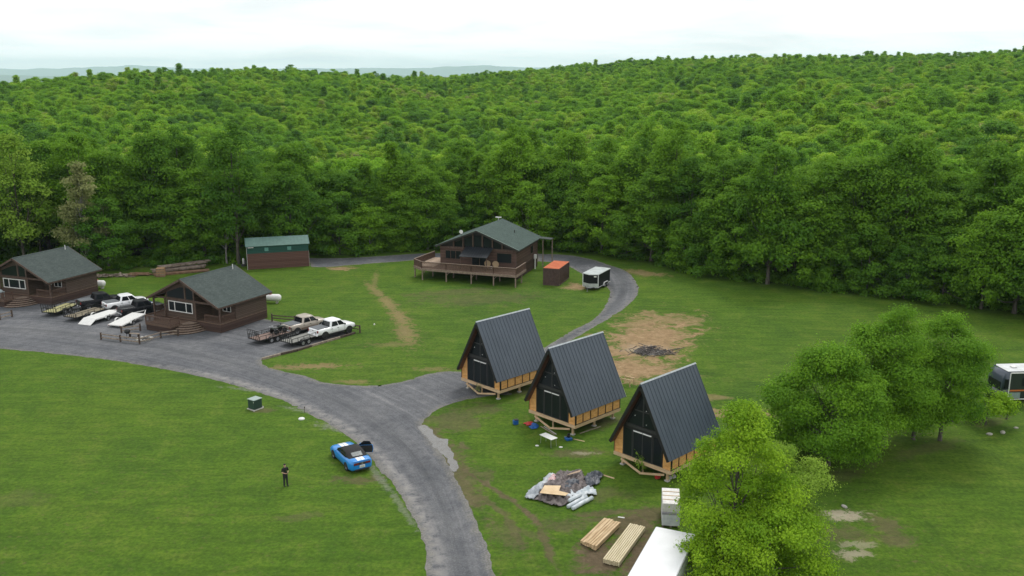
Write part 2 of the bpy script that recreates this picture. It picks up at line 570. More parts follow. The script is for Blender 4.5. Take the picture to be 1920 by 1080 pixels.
m_grd, nt, n, l, b = nodes_of('meadow_and_forest_floor')
tc = n.new('ShaderNodeTexCoord'); co = tc.outputs['Object']
g_big = noise_n(n, l, co, 0.045, 4, 0.55, 0.5)
g_mid = noise_n(n, l, co, 0.30, 8, 0.74, 0.5)
g_fine = noise_n(n, l, co, 3.2, 7, 0.75)
g_mow = noise_n(n, l, co, 0.9, 3, 0.5, 0.2, (0.25, 1.5, 1))
c1 = ramp(n, l, g_big, [(0.30, (0.040, 0.092, 0.008)), (0.50, (0.060, 0.122, 0.009)), (0.68, (0.086, 0.146, 0.012))])
c2 = ramp(n, l, g_mid, [(0.34, (0.034, 0.080, 0.009)), (0.52, (0.062, 0.122, 0.010)), (0.68, (0.110, 0.150, 0.024))])
cc = mixc(n, l, 0.60, c1, c2)
fine = ramp(n, l, g_fine, [(0.34, (0.38, 0.44, 0.38)), (0.50, (1.0, 1.0, 1.0)), (0.66, (1.75, 1.5, 1.5))])
cc = mixc(n, l, 0.62, cc, fine, 'MULTIPLY')
mow = ramp(n, l, g_mow, [(0.38, (0.82, 0.84, 0.84)), (0.62, (1.12, 1.10, 1.05))])
cc = mixc(n, l, 0.8, cc, mow, 'MULTIPLY')
# thin worn spots scattered through the turf
sp1 = noise_n(n, l, co, 1.7, 7, 0.75, 0.4, (1, 1.3, 1)); sp2 = noise_n(n, l, co, 0.06, 3, 0.6, 0.3)
mm1 = n.new('ShaderNodeMapRange'); mm1.inputs[1].default_value = 0.56; mm1.inputs[2].default_value = 0.66; l.new(sp1, mm1.inputs[0])
mm2 = n.new('ShaderNodeMapRange'); mm2.inputs[1].default_value = 0.44; mm2.inputs[2].default_value = 0.58; mm2.inputs[3].default_value = 0.12; mm2.inputs[4].default_value = 0.7; l.new(sp2, mm2.inputs[0])
mm3 = n.new('ShaderNodeMath'); mm3.operation = 'MULTIPLY'; l.new(mm1.outputs[0], mm3.inputs[0]); l.new(mm2.outputs[0], mm3.inputs[1])
cc = mixc(n, l, mm3.outputs[0], cc, (0.115, 0.105, 0.042))
e1 = noise_n(n, l, co, 0.42, 9, 0.82, 0.6)
e2 = noise_n(n, l, co, 1.1, 9, 0.82, 0.5)
dirt_c = ramp(n, l, e2, [(0.3, (0.13, 0.088, 0.045)), (0.5, (0.26, 0.175, 0.092)), (0.7, (0.37, 0.27, 0.16))])
mud_shade_c = ramp(n, l, e2, [(0.3, (0.055, 0.042, 0.026)), (0.55, (0.125, 0.09, 0.058)), (0.75, (0.20, 0.15, 0.10))])
sand_c = ramp(n, l, e2, [(0.3, (0.26, 0.21, 0.15)), (0.6, (0.46, 0.40, 0.31))])
wash_c = ramp(n, l, g_fine, [(0.3, (0.10, 0.095, 0.085)), (0.6, (0.27, 0.26, 0.245))])
cc = mixc(n, l, blob_field(n, l, co, MUD_AND_SHADE, e1), cc, mud_shade_c)
cc = mixc(n, l, blob_field(n, l, co, [q[:5] + (q[5] * .72,) for q in PATH], e2, 3.8), cc, dirt_c)
cc = mixc(n, l, blob_field(n, l, co, DIRT, e1), cc, dirt_c)
cc = mixc(n, l, blob_field(n, l, co, [q[:5] + (q[5] * .75,) for q in SAND], e2, 3.2), cc, sand_c)
cc = mixc(n, l, blob_field(n, l, co, WASH, e2, 2.6), cc, wash_c)
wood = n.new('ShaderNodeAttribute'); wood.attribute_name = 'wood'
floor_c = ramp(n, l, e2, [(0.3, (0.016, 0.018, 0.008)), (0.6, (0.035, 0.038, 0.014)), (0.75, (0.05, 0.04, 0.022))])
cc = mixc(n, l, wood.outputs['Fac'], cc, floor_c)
far = n.new('ShaderNodeAttribute'); far.attribute_name = 'far'
far_c = ramp(n, l, noise_n(n, l, co, 0.0012, 8, 0.65), [(0.35, (0.05, 0.10, 0.05)), (0.52, (0.08, 0.13, 0.05)), (0.58, (0.35, 0.28, 0.22)), (0.64, (0.07, 0.12, 0.06))])
cc = mixc(n, l, far.outputs['Fac'], cc, far_c)
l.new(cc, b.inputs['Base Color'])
b.inputs['Roughness'].default_value = 0.9
b.inputs['Specular IOR Level'].default_value = 0.12
bp = n.new('ShaderNodeBump'); bp.inputs['Strength'].default_value = 0.6; bp.inputs['Distance'].default_value = 0.12
l.new(g_fine, bp.inputs['Height']); l.new(bp.outputs[0], b.inputs['Normal'])

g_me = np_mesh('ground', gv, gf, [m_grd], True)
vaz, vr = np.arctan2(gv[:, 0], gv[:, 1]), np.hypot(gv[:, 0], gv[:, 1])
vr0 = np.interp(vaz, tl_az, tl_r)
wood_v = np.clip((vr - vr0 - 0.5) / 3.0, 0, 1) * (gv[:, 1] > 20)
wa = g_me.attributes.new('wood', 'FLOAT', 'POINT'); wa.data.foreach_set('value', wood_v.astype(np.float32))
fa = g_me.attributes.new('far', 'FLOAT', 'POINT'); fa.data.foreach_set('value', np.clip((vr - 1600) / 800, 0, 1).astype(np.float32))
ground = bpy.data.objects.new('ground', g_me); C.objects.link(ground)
tag(ground, kind='structure')

# far mountains, low and long
def mountains(name, y0, depth, base, seed, tops, mcol):
    xs = np.linspace(-18000, 18000, 520); ts = np.linspace(0, 1, 16)
    X, T = np.meshgrid(xs, ts)
    top = np.interp(xs, [q[0] for q in tops], [q[1] for q in tops])
    nz = np.array([sum(mnoise.noise(Vector((x * f_, seed, 0))) * a_ for f_, a_ in ((0.0006, 40), (0.0019, 28), (0.006, 9))) for x in xs])
    prof = np.sin(T * math.pi) ** 1.2
    rid = np.array([[mnoise.noise(Vector((x * 0.002, t * 3, seed + 5))) * 30 for x in xs] for t in ts])
    Z = base + prof * ((top + nz)[None, :] - base) + rid * prof * (1 - prof)
    V = np.stack([X, y0 + T * depth, Z], -1).reshape(-1, 3)
    I = np.arange(len(xs) * len(ts)).reshape(len(ts), len(xs))
    F_ = np.stack([I[:-1, :-1], I[:-1, 1:], I[1:, 1:], I[1:, :-1]], -1).reshape(-1, 4)
    me = np_mesh(name, V, F_, [mcol], True)
    o = bpy.data.objects.new(name, me); C.objects.link(o)
    return tag(o, kind='structure')


m_mtn = mat('wooded_mountain', (0.03, 0.07, 0.03), 0.95, col2=(0.06, 0.11, 0.04), scale=0.002)
mountains('hills', 14500, 2600, -130, 3.0, [(-12000, 30), (-4200, 10), (-2500, 15), (-1500, 0), (0, 10), (12000, 20)], m_mtn)
mountains('mountains', 23500, 4000, -130, 9.0, [(-16000, 200), (-13150, 175), (-12000, 205), (-10400, 285), (-9000, 215), (-7700, 170), (-4900, 200), (-2200, 215), (-800, 300), (300, 225), (16000, 240)], m_mtn)
# ------------------------------------------------------------------ trees
def crown_mesh(name, mats, H, Rad, base_t, nclump, nleaf, leaf, seed, shape='oval', clump_r=1.3, jit=0.42):
    g = np.random.default_rng(seed)
    cs, cr = [], []
    tries = 0
    while len(cs) < nclump and tries < nclump * 40:
        tries += 1
        t = g.uniform(0, 1)
        if shape == 'oval':
            env = math.sin(math.pi * min(1, 0.12 + 0.88 * t ** 0.85)) ** 0.55 if t < 0.999 else 0.0
        elif shape == 'cone':
            env = (1 - t) ** 0.75 * min(1, t * 5 + 0.5)
        elif shape == 'column':
            env = 0.62 * (1 - max(0, t - 0.55) / 0.45 * 0.75) * min(1, 0.6 + t * 2)
        else:      # 'dome'
            env = math.sqrt(max(0, 1 - (t * 0.98) ** 2.2))
        lump = 1 + 0.28 * mnoise.noise(Vector((math.cos(seed) * 9, t * 2.3, seed)))
        a = g.uniform(0, 2 * math.pi)
        lob = 1 + 0.22 * math.sin(a * 3 + seed) * math.sin(t * 5 + seed * 2) + 0.15 * math.sin(a * 5 + seed * 3)
        rr_ = Rad * env * lump * lob
        f = g.uniform(0.35, 1.0) ** 0.6
        p = np.array([math.cos(a) * rr_ * f, math.sin(a) * rr_ * f, H * (base_t + (1 - base_t) * t * 0.96)])
        r_ = clump_r * g.uniform(0.5, 1.4) * (0.75 + 0.4 * env)
        p[2] = min(p[2], H - r_ * 0.5)
        cs.append(p); cr.append(r_)
    cs, cr = np.array(cs), np.array(cr)
    w = cr ** 2; w /= w.sum()
    ci = g.choice(len(cs), nleaf, p=w)
    d = g.normal(size=(nleaf, 3)); d /= np.linalg.norm(d, axis=1)[:, None]
    flip = (d[:, 2] < 0) & (g.uniform(size=nleaf) < 0.6)
    d[flip, 2] *= -1
    rad = cr[ci] * g.uniform(0.3, 1.0, nleaf) ** 0.45
    jag = 1 + 0.25 * g.normal(size=nleaf)
    pos = cs[ci] + d * (rad * jag)[:, None] * np.array([1.1, 1.1, 0.72])
    out = pos - np.array([0, 0, H * 0.45]); out /= (np.linalg.norm(out, axis=1)[:, None] + 1e-6)
    nrm = d * 0.55 + out * 0.25 + np.array([0, 0, 0.45]) + g.normal(size=(nleaf, 3)) * jit
    nrm /= np.linalg.norm(nrm, axis=1)[:, None]
    ref = g.normal(size=(nleaf, 3))
    s = np.cross(nrm, ref); s /= np.linalg.norm(s, axis=1)[:, None]
    t_ = np.cross(nrm, s)
    sz = leaf * g.uniform(0.55, 1.3, nleaf)
    a_ = s * (sz * 0.5)[:, None]; b_ = t_ * (sz * 0.36)[:, None]
    dr = np.zeros((nleaf, 3)); dr[:, 2] = -sz * 0.12
    V = np.stack([pos - a_ + dr, pos - b_, pos + a_ + dr, pos + b_], 1).reshape(-1, 3)
    Q = np.arange(nleaf * 4).reshape(-1, 4)
    me = np_mesh(name, V, Q, mats)
    ct = g.uniform(0, 1, len(cs))
    tone = np.clip(0.65 * ct[ci] + 0.35 * g.uniform(0, 1, nleaf), 0, 1)
    at = me.attributes.new('tone', 'FLOAT', 'POINT')
    at.data.foreach_set('value', np.repeat(tone, 4).astype(np.float32))
    return me, cs


def trunk_mesh(name, mats, H, base_r, top_t, seed, cs, nlimb=9, lean=0.05, fork=False, sides=7, base_t=0.3):
    g = random.Random(seed)
    m = MB()
    pts, rs = [], []
    ox, oy = 0.0, 0.0
    N = 8
    for i in range(N):
        t = i / (N - 1)
        ox += g.uniform(-1, 1) * lean * H * 0.06; oy += g.uniform(-1, 1) * lean * H * 0.06
        if i == 0: ox = oy = 0
        pts.append((ox, oy, -0.3 + (H * top_t + 0.3) * t))
        rs.append(base_r * (1.35 if i == 0 else 1) * (1 - 0.86 * t))
    m.tube(pts, rs, sides)
    order = list(range(len(cs))); g.shuffle(order)
    for k in order[:nlimb]:
        c = Vector(cs[k])
        tt = g.uniform(0.25, 0.8) * min(1, c.z / (H * top_t))
        i = min(N - 2, int(tt * (N - 1)))
        a = Vector(pts[i]).lerp(Vector(pts[i + 1]), tt * (N - 1) - i)
        if a.z < 1.5: a.z = 1.5
        mid = a.lerp(c, 0.5) + Vector((g.uniform(-.3, .3), g.uniform(-.3, .3), -0.08 * (c - a).length))
        r0 = base_r * 0.45 * (1 - tt * 0.6)
        m.tube([a, mid, c], [r0, r0 * 0.6, r0 * 0.15], 5, caps=False)
    me_o = m
    me = bpy.data.meshes.new(name)
    me.from_pydata(m.v, [], m.f); me.polygons.foreach_set('use_smooth', m.sm)
    for q in mats: me.materials.append(q)
    return me


bark = mat('bark', (0.05, 0.042, 0.034), 0.9, col2=(0.13, 0.115, 0.095), scale=5, bump=0.6, bscale=14, stretch=(1, 1, 0.25))
pale_bark = mat('pale_bark', (0.12, 0.11, 0.10), 0.9, col2=(0.30, 0.29, 0.27), scale=4, bump=0.5, bscale=14, stretch=(1, 1, 0.3))
fol_edge = foliage_mat('edge_foliage', (0.070, 0.180, 0.020), (0.205, 0.385, 0.027), 0.46, 0.50)
fol_hill = foliage_mat('hill_foliage', (0, 0, 0), (1, 1, 1), 0.45, 0.70, [(0.02, (0.085, 0.205, 0.035)), (0.30, (0.150, 0.325, 0.026)), (0.60, (0.225, 0.430, 0.028)), (0.88, (0.340, 0.510, 0.045)), (0.985, (0.32, 0.31, 0.15))])
fol_bright = foliage_mat('bright_foliage', (0.135, 0.280, 0.013), (0.310, 0.490, 0.028), 0.36, 0.15)
fol_mid = foliage_mat('maple_foliage', (0.080, 0.205, 0.016), (0.205, 0.390, 0.026), 0.38, 0.15)
fol_yellow = foliage_mat('young_leaf_foliage', (0.17, 0.31, 0.03), (0.33, 0.48, 0.07), 0.45, 0.15)
fol_grey = foliage_mat('budding_foliage', (0.20, 0.23, 0.08), (0.38, 0.40, 0.17), 0.45, 0.2)


def make_kind(key, fol, bk, H, Rad, bt, nc, nl, leaf, seed, shape, cr, nlimb, base_r, sides=7, lean=.05):
    cm, cs = crown_mesh(key + '_crown', [fol], H, Rad, bt, nc, nl, leaf, seed, shape, cr)
    tm = trunk_mesh(key + '_trunk', [bk], H, base_r, 0.86, seed, cs, nlimb, lean, sides=sides)
    return dict(c=cm, t=tm, H=H, R=Rad)


KIND = {}
specs = [
    ('broad0', fol_edge, bark, 17, 5.0, 0.16, 112, 16000, 0.36, 11, 'oval', 1.08, 12, 0.26),
    ('broad1', fol_edge, bark, 18, 4.6, 0.22, 108, 16000, 0.36, 12, 'dome', 1.05, 12, 0.27),
    ('broad2', fol_edge, bark, 15, 5.2, 0.12, 105, 16000, 0.36, 13, 'oval', 1.05, 12, 0.24),
    ('tall0', fol_edge, bark, 20, 4.0, 0.26, 104, 15000, 0.35, 14, 'oval', 1.0, 12, 0.26),
    ('tall1', fol_edge, pale_bark, 19, 3.4, 0.30, 84, 13000, 0.35, 15, 'column', 1.0, 12, 0.22),
    ('low0', fol_edge, bark, 10, 4.2, 0.05, 80, 12000, 0.33, 16, 'dome', .9, 8, 0.15),
    ('low1', fol_edge, pale_bark, 9, 3.4, 0.08, 64, 10000, 0.33, 17, 'oval', .85, 8, 0.12),
    ('yellow', fol_yellow, bark, 21, 4.6, 0.25, 60, 10500, 0.42, 18, 'oval', 1.4, 22, 0.26),
    ('budding', fol_grey, pale_bark, 19, 3.9, 0.25, 56, 11000, 0.36, 19, 'cone', 1.2, 26, 0.2),
]
for s_ in specs:
    KIND[s_[0]] = make_kind(*s_)


def place_tree(kind, x, y, rz, s, sz, label, group, cat='tree', name='tree', z=None, fol=None):
    k = KIND[kind]
    if z is None: z = float(ground_h(x, y))
    e = empty(name, (x, y, z), rz, label, cat, group)
    e.scale = (s, s, s * sz)
    for nm, key in (('trunk', 't'), ('crown', 'c')):
        o = bpy.data.objects.new(nm, k[key])
        C.objects.link(o); o.parent = e
    return e


# the wall of trees round the meadow, six deep, every tree a thing
LAND = [(60, 'at the far left edge'), (130, 'behind the left cabin'), (190, 'by the left cabin corner'), (260, 'behind the rubble heaps'), (330, 'behind the tan crate'), (400, 'behind the timber pile'), (465, 'left of the shed'),
        (530, 'behind the left half of the shed'), (590, 'behind the right half of the shed'), (650, 'right of the shed'), (720, 'above the gravel drive'), (790, 'left of the lodge deck'), (850, 'behind the lodge satellite dish'),
        (920, 'behind the lodge roof ridge'), (1000, 'behind the lodge right eave'), (1060, 'behind the orange roofed container'), (1130, 'behind the cargo trailer'), (1200, 'above the loop bend'), (1290, 'right of the loop bend'),
        (1380, 'above the bare tan patch'), (1470, 'where the meadow edge turns'), (1560, 'above the low green trees'), (1650, 'above the tallest row tree'), (1740, 'above the rounded row tree'), (1830, 'left above the motorhome'), (9999, 'above the motorhome')]


def edge_place(px):
    for hi, s in LAND:
        if px < hi: return s


rt = random.Random(21)
rows = [(0.8, 4.4), (5.5, 5.0), (10.5, 5.6), (16.5, 6.2), (23, 6.8), (31, 7.6)]
TREES = []
for ri, (off, step) in enumerate(rows):
    az = math.radians(-33.0)
    while az < math.radians(32.5):
        r0 = float(np.interp(az, tl_az, tl_r))
        rr = r0 + off + rt.uniform(-1.6, 1.6)
        x, y = math.sin(az) * rr, math.cos(az) * rr
        px = 960 + CAM_F * x / (y * math.cos(CAM_TH) + 28 * math.sin(CAM_TH))
        TREES.append((ri, x, y, px))
        az += step * rt.uniform(0.8, 1.25) / rr
print('edge trees', len(TREES))
TR2 = []
SPECIAL = [P(*q) for q in ((48, 503), (165, 508), (448, 494), (425, 494), (205, 505), (330, 492), (990, 470), (1175, 484))]
for ri, x, y, px in TREES:
    if any(math.hypot(x - a, y - c_) < (5.0 if k < 3 else 3.5) for k, (a, c_) in enumerate(SPECIAL)): continue
    left = px < 480
    if ri == 0:
        kd = rt.choice(['low0', 'low1', 'broad2', 'broad0', 'broad2', 'low0'])
    elif ri == 1:
        kd = rt.choice(['broad0', 'broad1', 'broad2', 'tall0', 'tall1'])
    else:
        kd = rt.choice(['broad0', 'broad1', 'tall0', 'broad2', 'broad1'])
    s = rt.uniform(0.80, 1.16)
    sz = rt.uniform(0.86, 1.14)
    if 560 < px < 840: s *= 0.86 if ri < 2 else 0.8
    if px < 190 and ri < 2: s *= .8
    if ri >= 3: s *= 0.94
    what = {'low0': 'low bushy tree', 'low1': 'small slender tree', 'broad0': 'broad tree', 'broad1': 'domed tree', 'broad2': 'wide spreading tree', 'tall0': 'tall full tree', 'tall1': 'narrow pale stemmed tree'}[kd]
    depth = ('in front', 'second row', 'third row', 'deep in the wood', 'deep in the wood', 'deep in the wood')[ri]
    TR2.append([kd, x, y, rt.uniform(0, 6.28), s, sz, px, f'{what} {depth}, {edge_place(px)}', ri])
from collections import defaultdict
by = defaultdict(list)
for t in TR2: by[t[7]].append(t)
for lab, ts in by.items():
    if len(ts) > 1:
        ts.sort(key=lambda t: t[6])
        for i, t in enumerate(ts): t[7] = ('left' if len(ts) == 2 and i == 0 else 'right' if len(ts) == 2 else ('leftmost', 'second', 'third', 'fourth', 'fifth', 'sixth', 'seventh', 'eighth', 'ninth')[min(i, 8)]) + ' ' + lab
for kd, x, y, rz, s, sz, px, lab, ri in TR2:
    place_tree(kd, x, y, rz, s, sz, lab, 'trees of the wood round the meadow')

# far wood over the hollow and the ridge: one mass
FK = []
for i, (H, Rd, sh, sd_) in enumerate(((14, 4.9, 'dome', 31), (14.5, 4.9, 'dome', 32), (13, 5.6, 'dome', 33), (15, 4.6, 'oval', 34), (14, 4.4, 'dome', 35), (12.5, 5.2, 'dome', 36), (16, 3.8, 'cone', 37))):
    cm, cs = crown_mesh('far_crown', [fol_hill], H, Rd, 0.28, 88, 9500, 0.46, sd_, sh, 1.08, jit=0.36)
    FK.append(cm)
gr = np.random.default_rng(5)
pts, sc_l, rot_l, id_l = [], [], [], []
az_lo, az_hi = math.radians(-46), math.radians(46)
cell = 5.7
for iy in range(int(70 / cell), int(1050 / cell)):
    for ix in range(int(-760 / cell), int(760 / cell)):
        x = (ix + gr.uniform(0, 1)) * cell; y = (iy + gr.uniform(0, 1)) * cell
        az = math.atan2(x, y)
        if az < az_lo or az > az_hi: continue
        r = math.hypot(x, y)
        r0 = float(np.interp(az, tl_az, tl_r))
        rr = float(np.interp(math.degrees(az), [-32, -20, -8, -2, 4, 12, 30], [600, 640, 700, 780, 840, 860, 820]))
        if r < r0 + (36 if abs(az) < math.radians(33.5) else 1) or r > rr + 70: continue
        pts.append((x, y))
pts = np.array(pts)
pz = ground_h(pts[:, 0], pts[:, 1])
print('far trees', len(pts))
pm = bpy.data.meshes.new('forest')
pm.vertices.add(len(pts)); pm.vertices.foreach_set('co', np.column_stack([pts, pz - 1.0]).astype(np.float32).ravel())
for nm_, arr in (('sc', np.clip(gr.normal(0.98, 0.15, len(pts)), .7, 1.45) * np.interp(np.hypot(pts[:, 0], pts[:, 1]), [300, 650], [1, .84])), ('rz', gr.uniform(0, 6.28, len(pts)))):
    a = pm.attributes.new(nm_, 'FLOAT', 'POINT'); a.data.foreach_set('value', arr.astype(np.float32))
a = pm.attributes.new('kid', 'INT', 'POINT'); a.data.foreach_set('value', gr.integers(0, len(FK), len(pts)).astype(np.int32))
forest = bpy.data.objects.new('forest', pm); C.objects.link(forest)
tag(forest, 'dense spring green broadleaf wood covering the hollow and the long ridge', 'forest', kind='stuff')


def scatter(o, name, meshes):
    """instances the given meshes on the points of o (attributes sc, rz, kid)"""
    ng = bpy.data.node_groups.new(name, 'GeometryNodeTree')
    ng.interface.new_socket('Geometry', in_out='INPUT', socket_type='NodeSocketGeometry')
    ng.interface.new_socket('Geometry', in_out='OUTPUT', socket_type='NodeSocketGeometry')
    N_, L_ = ng.nodes, ng.links
    gi, go = N_.new('NodeGroupInput'), N_.new('NodeGroupOutput')
    jn = N_.new('GeometryNodeGeometryToInstance')
    srcs = []
    for me in meshes:
        so = bpy.data.objects.new(me.name, me)       # source geometry only, never linked to the scene
        oi = N_.new('GeometryNodeObjectInfo'); oi.inputs[0].default_value = so
        oi.inputs['As Instance'].default_value = False
        srcs.append(oi)
    for oi in reversed(srcs):
        L_.new(oi.outputs['Geometry'], jn.inputs[0])
    ip = N_.new('GeometryNodeInstanceOnPoints')
    ip.inputs['Pick Instance'].default_value = True
    L_.new(gi.outputs[0], ip.inputs['Points']); L_.new(jn.outputs[0], ip.inputs['Instance'])
    for an, dt, sock in (('kid', 'INT', 'Instance Index'), ('sc', 'FLOAT', 'Scale')):
        na = N_.new('GeometryNodeInputNamedAttribute'); na.data_type = dt; na.inputs[0].default_value = an
        L_.new(na.outputs[0], ip.inputs[sock])
    na = N_.new('GeometryNodeInputNamedAttribute'); na.data_type = 'FLOAT'; na.inputs[0].default_value = 'rz'
    cx = N_.new('ShaderNodeCombineXYZ'); L_.new(na.outputs[0], cx.inputs[2]); L_.new(cx.outputs[0], ip.inputs['Rotation'])
    L_.new(ip.outputs[0], go.inputs[0])
    md = o.modifiers.new(name, 'NODES'); md.node_group = ng
    return o


scatter(forest, 'forest_scatter', FK)
# ------------------------------------------------------------------ gravel road, lot and drive
def catmull(pts, n=6):
    out = []
    P_ = [pts[0]] + list(pts) + [pts[-1]]
    for i in range(1, len(P_) - 2):
        p0, p1, p2, p3 = (np.array(q, float) for q in P_[i - 1:i + 3])
        for k in range(n):
            t = k / n
            out.append(0.5 * (2 * p1 + (p2 - p0) * t + (2 * p0 - 5 * p1 + 4 * p2 - p3) * t * t + (3 * p1 - p0 - 3 * p2 + p3) * t ** 3))
    out.append(np.array(pts[-1], float))
    return out


def sdf_poly(X, Y, poly):
    """signed distance to a closed polygon, negative inside"""
    d2 = np.full(X.shape, 1e18); inside = np.zeros(X.shape, bool)
    n_ = len(poly)
    for i in range(n_):
        ax, ay = poly[i]; bx, by = poly[(i + 1) % n_]
        ex, ey = bx - ax, by - ay
        L2 = ex * ex + ey * ey + 1e-12
        t = np.clip(((X - ax) * ex + (Y - ay) * ey) / L2, 0, 1)
        d2 = np.minimum(d2, (X - ax - t * ex) ** 2 + (Y - ay - t * ey) ** 2)
        c = ((ay > Y) != (by > Y)) & (X < (bx - ax) * (Y - ay) / (by - ay + 1e-12) + ax)
        inside ^= c
    return np.where(inside, -1, 1) * np.sqrt(d2)


def sheet(name, polys, z, step, material, edge_amp=0.45, kind='structure', seed=0.0):
    """a sheet laid on the ground inside the polygons, with a ragged edge; attribute 'edge' = metres from the rim"""
    allp = np.array([p for pl in polys for p in pl])
    x0, y0 = allp.min(0) - 2; x1, y1 = allp.max(0) + 2
    xs, ys = np.arange(x0, x1, step), np.arange(y0, y1, step)
    X, Y = np.meshgrid(xs, ys)
    D = np.full(X.shape, 1e9)
    for pl in polys:
        D = np.minimum(D, sdf_poly(X, Y, pl))
    near = np.abs(D) < 3
    NZ = np.zeros(X.shape)
    for j, i in zip(*np.nonzero(near)):
        v = Vector((X[j, i] * 0.45, Y[j, i] * 0.45, seed))
        NZ[j, i] = mnoise.noise(v) * 0.6 + mnoise.noise(v * 3.1) * 0.5 + mnoise.noise(v * 0.3) * 0.6
    D = D + NZ * edge_amp
    gyD, gxD = np.gradient(D, step)
    gl = gxD ** 2 + gyD ** 2 + 1e-4
    keep_v = D < 0.75 * step
    move = keep_v & (D > -0.75 * step)
    k = np.clip(D / gl, -step * .6, step * .6)
    X2 = np.where(move, X - gxD * k, X); Y2 = np.where(move, Y - gyD * k, Y)
    ny_, nx_ = X.shape
    I = np.arange(nx_ * ny_).reshape(ny_, nx_)
    kq = keep_v[:-1, :-1] & keep_v[:-1, 1:] & keep_v[1:, 1:] & keep_v[1:, :-1]
    Q = np.stack([I[:-1, :-1][kq], I[:-1, 1:][kq], I[1:, 1:][kq], I[1:, :-1][kq]], -1)
    used = np.unique(Q)
    remap = np.full(nx_ * ny_, -1); remap[used] = np.arange(len(used))
    V = np.stack([X2.ravel()[used], Y2.ravel()[used], np.full(len(used), z)], -1)
    me = np_mesh(name, V, remap[Q], [material], True)
    at = me.attributes.new('edge', 'FLOAT', 'POINT')
    at.data.foreach_set('value', (-D.ravel()[used]).astype(np.float32))
    o = bpy.data.objects.new(name, me); C.objects.link(o)
    if kind: tag(o, kind=kind)
    return o


m_grav, nt, n, l, b = nodes_of('gravel')
tc = n.new('ShaderNodeTexCoord'); co = tc.outputs['Object']
r1 = noise_n(n, l, co, 0.12, 4, 0.6, 0.6)
r2 = noise_n(n, l, co, 1.1, 6, 0.7, 0.3)
r3 = noise_n(n, l, co, 7.0, 6, 0.8)
ca = ramp(n, l, r1, [(0.32, (0.088, 0.093, 0.102)), (0.5, (0.112, 0.116, 0.125)), (0.68, (0.136, 0.139, 0.146))])
cb = ramp(n, l, r2, [(0.30, (0.72, 0.72, 0.73)), (0.52, (1, 1, 1)), (0.74, (1.30, 1.28, 1.25))])
cg = mixc(n, l, 0.9, ca, cb, 'MULTIPLY')
cf = ramp(n, l, r3, [(0.32, (0.55, 0.55, 0.56)), (0.52, (1, 1, 1)), (0.70, (1.7, 1.7, 1.7))])
cg = mixc(n, l, 0.8, cg, cf, 'MULTIPLY')
# long streaks left by wheels, running with the road
al = n.new('ShaderNodeAttribute'); al.attribute_name = 'flow'; al.attribute_type = 'GEOMETRY'
s1 = noise_n(n, l, al.outputs['Vector'], 1.0, 5, 0.7, 0.15, (2.4, .07, 1))
s2 = noise_n(n, l, al.outputs['Vector'], 1.0, 4, 0.7, 0.3, (.7, .03, 1))
cg = mixc(n, l, 0.5, cg, ramp(n, l, s1, [(0.34, (0.66, 0.67, 0.69)), (0.52, (1, 1, 1)), (0.68, (1.55, 1.5, 1.45))]), 'MULTIPLY')
cg = mixc(n, l, 0.6, cg, ramp(n, l, s2, [(0.36, (0.75, 0.76, 0.78)), (0.52, (1, 1, 1)), (0.66, (1.35, 1.33, 1.3))]), 'MULTIPLY')
# worn, paler wheel tracks and a thin grassy crown following the road
for nm_, col_, amt in (('verge', (0.30, 0.285, 0.265), 0.85), ('track', (0.165, 0.165, 0.166), 0.45), ('crown_strip', (0.060, 0.062, 0.056), 0.35)):
    ta = n.new('ShaderNodeAttribute'); ta.attribute_name = nm_
    mm = n.new('ShaderNodeMath'); mm.operation = 'MULTIPLY'
    l.new(ta.outputs['Fac'], mm.inputs[0])
    mr = n.new('ShaderNodeMapRange'); mr.inputs[1].default_value = 0.35; mr.inputs[2].default_value = 0.62; mr.inputs[3].default_value = 0; mr.inputs[4].default_value = amt
    l.new(r2, mr.inputs[0]); l.new(mr.outputs[0], mm.inputs[1])
    cg = mixc(n, l, mm.outputs[0], cg, col_)
ed = n.new('ShaderNodeAttribute'); ed.attribute_name = 'edge'
ee = n.new('ShaderNodeMath'); ee.operation = 'MULTIPLY_ADD'; ee.inputs[1].default_value = -1.6
l.new(r2, ee.inputs[0]); l.new(ed.outputs['Fac'], ee.inputs[2])
mr = n.new('ShaderNodeMapRange'); mr.inputs[1].default_value = -0.9; mr.inputs[2].default_value = -0.1; mr.inputs[3].default_value = 0.85; mr.inputs[4].default_value = 0
l.new(ee.outputs[0], mr.inputs[0])
pale = ramp(n, l, r3, [(0.3, (0.09, 0.095, 0.05)), (0.5, (0.17, 0.16, 0.14)), (0.7, (0.30, 0.29, 0.27))])
cg = mixc(n, l, mr.outputs[0], cg, pale)
l.new(cg, b.inputs['Base Color'])
b.inputs['Roughness'].default_value = 0.85; b.inputs['Specular IOR Level'].default_value = 0.2
bp = n.new('ShaderNodeBump'); bp.inputs['Strength'].default_value = 0.7; bp.inputs['Distance'].default_value = 0.05
l.new(r3, bp.inputs['Height']); l.new(bp.outputs[0], b.inputs['Normal'])

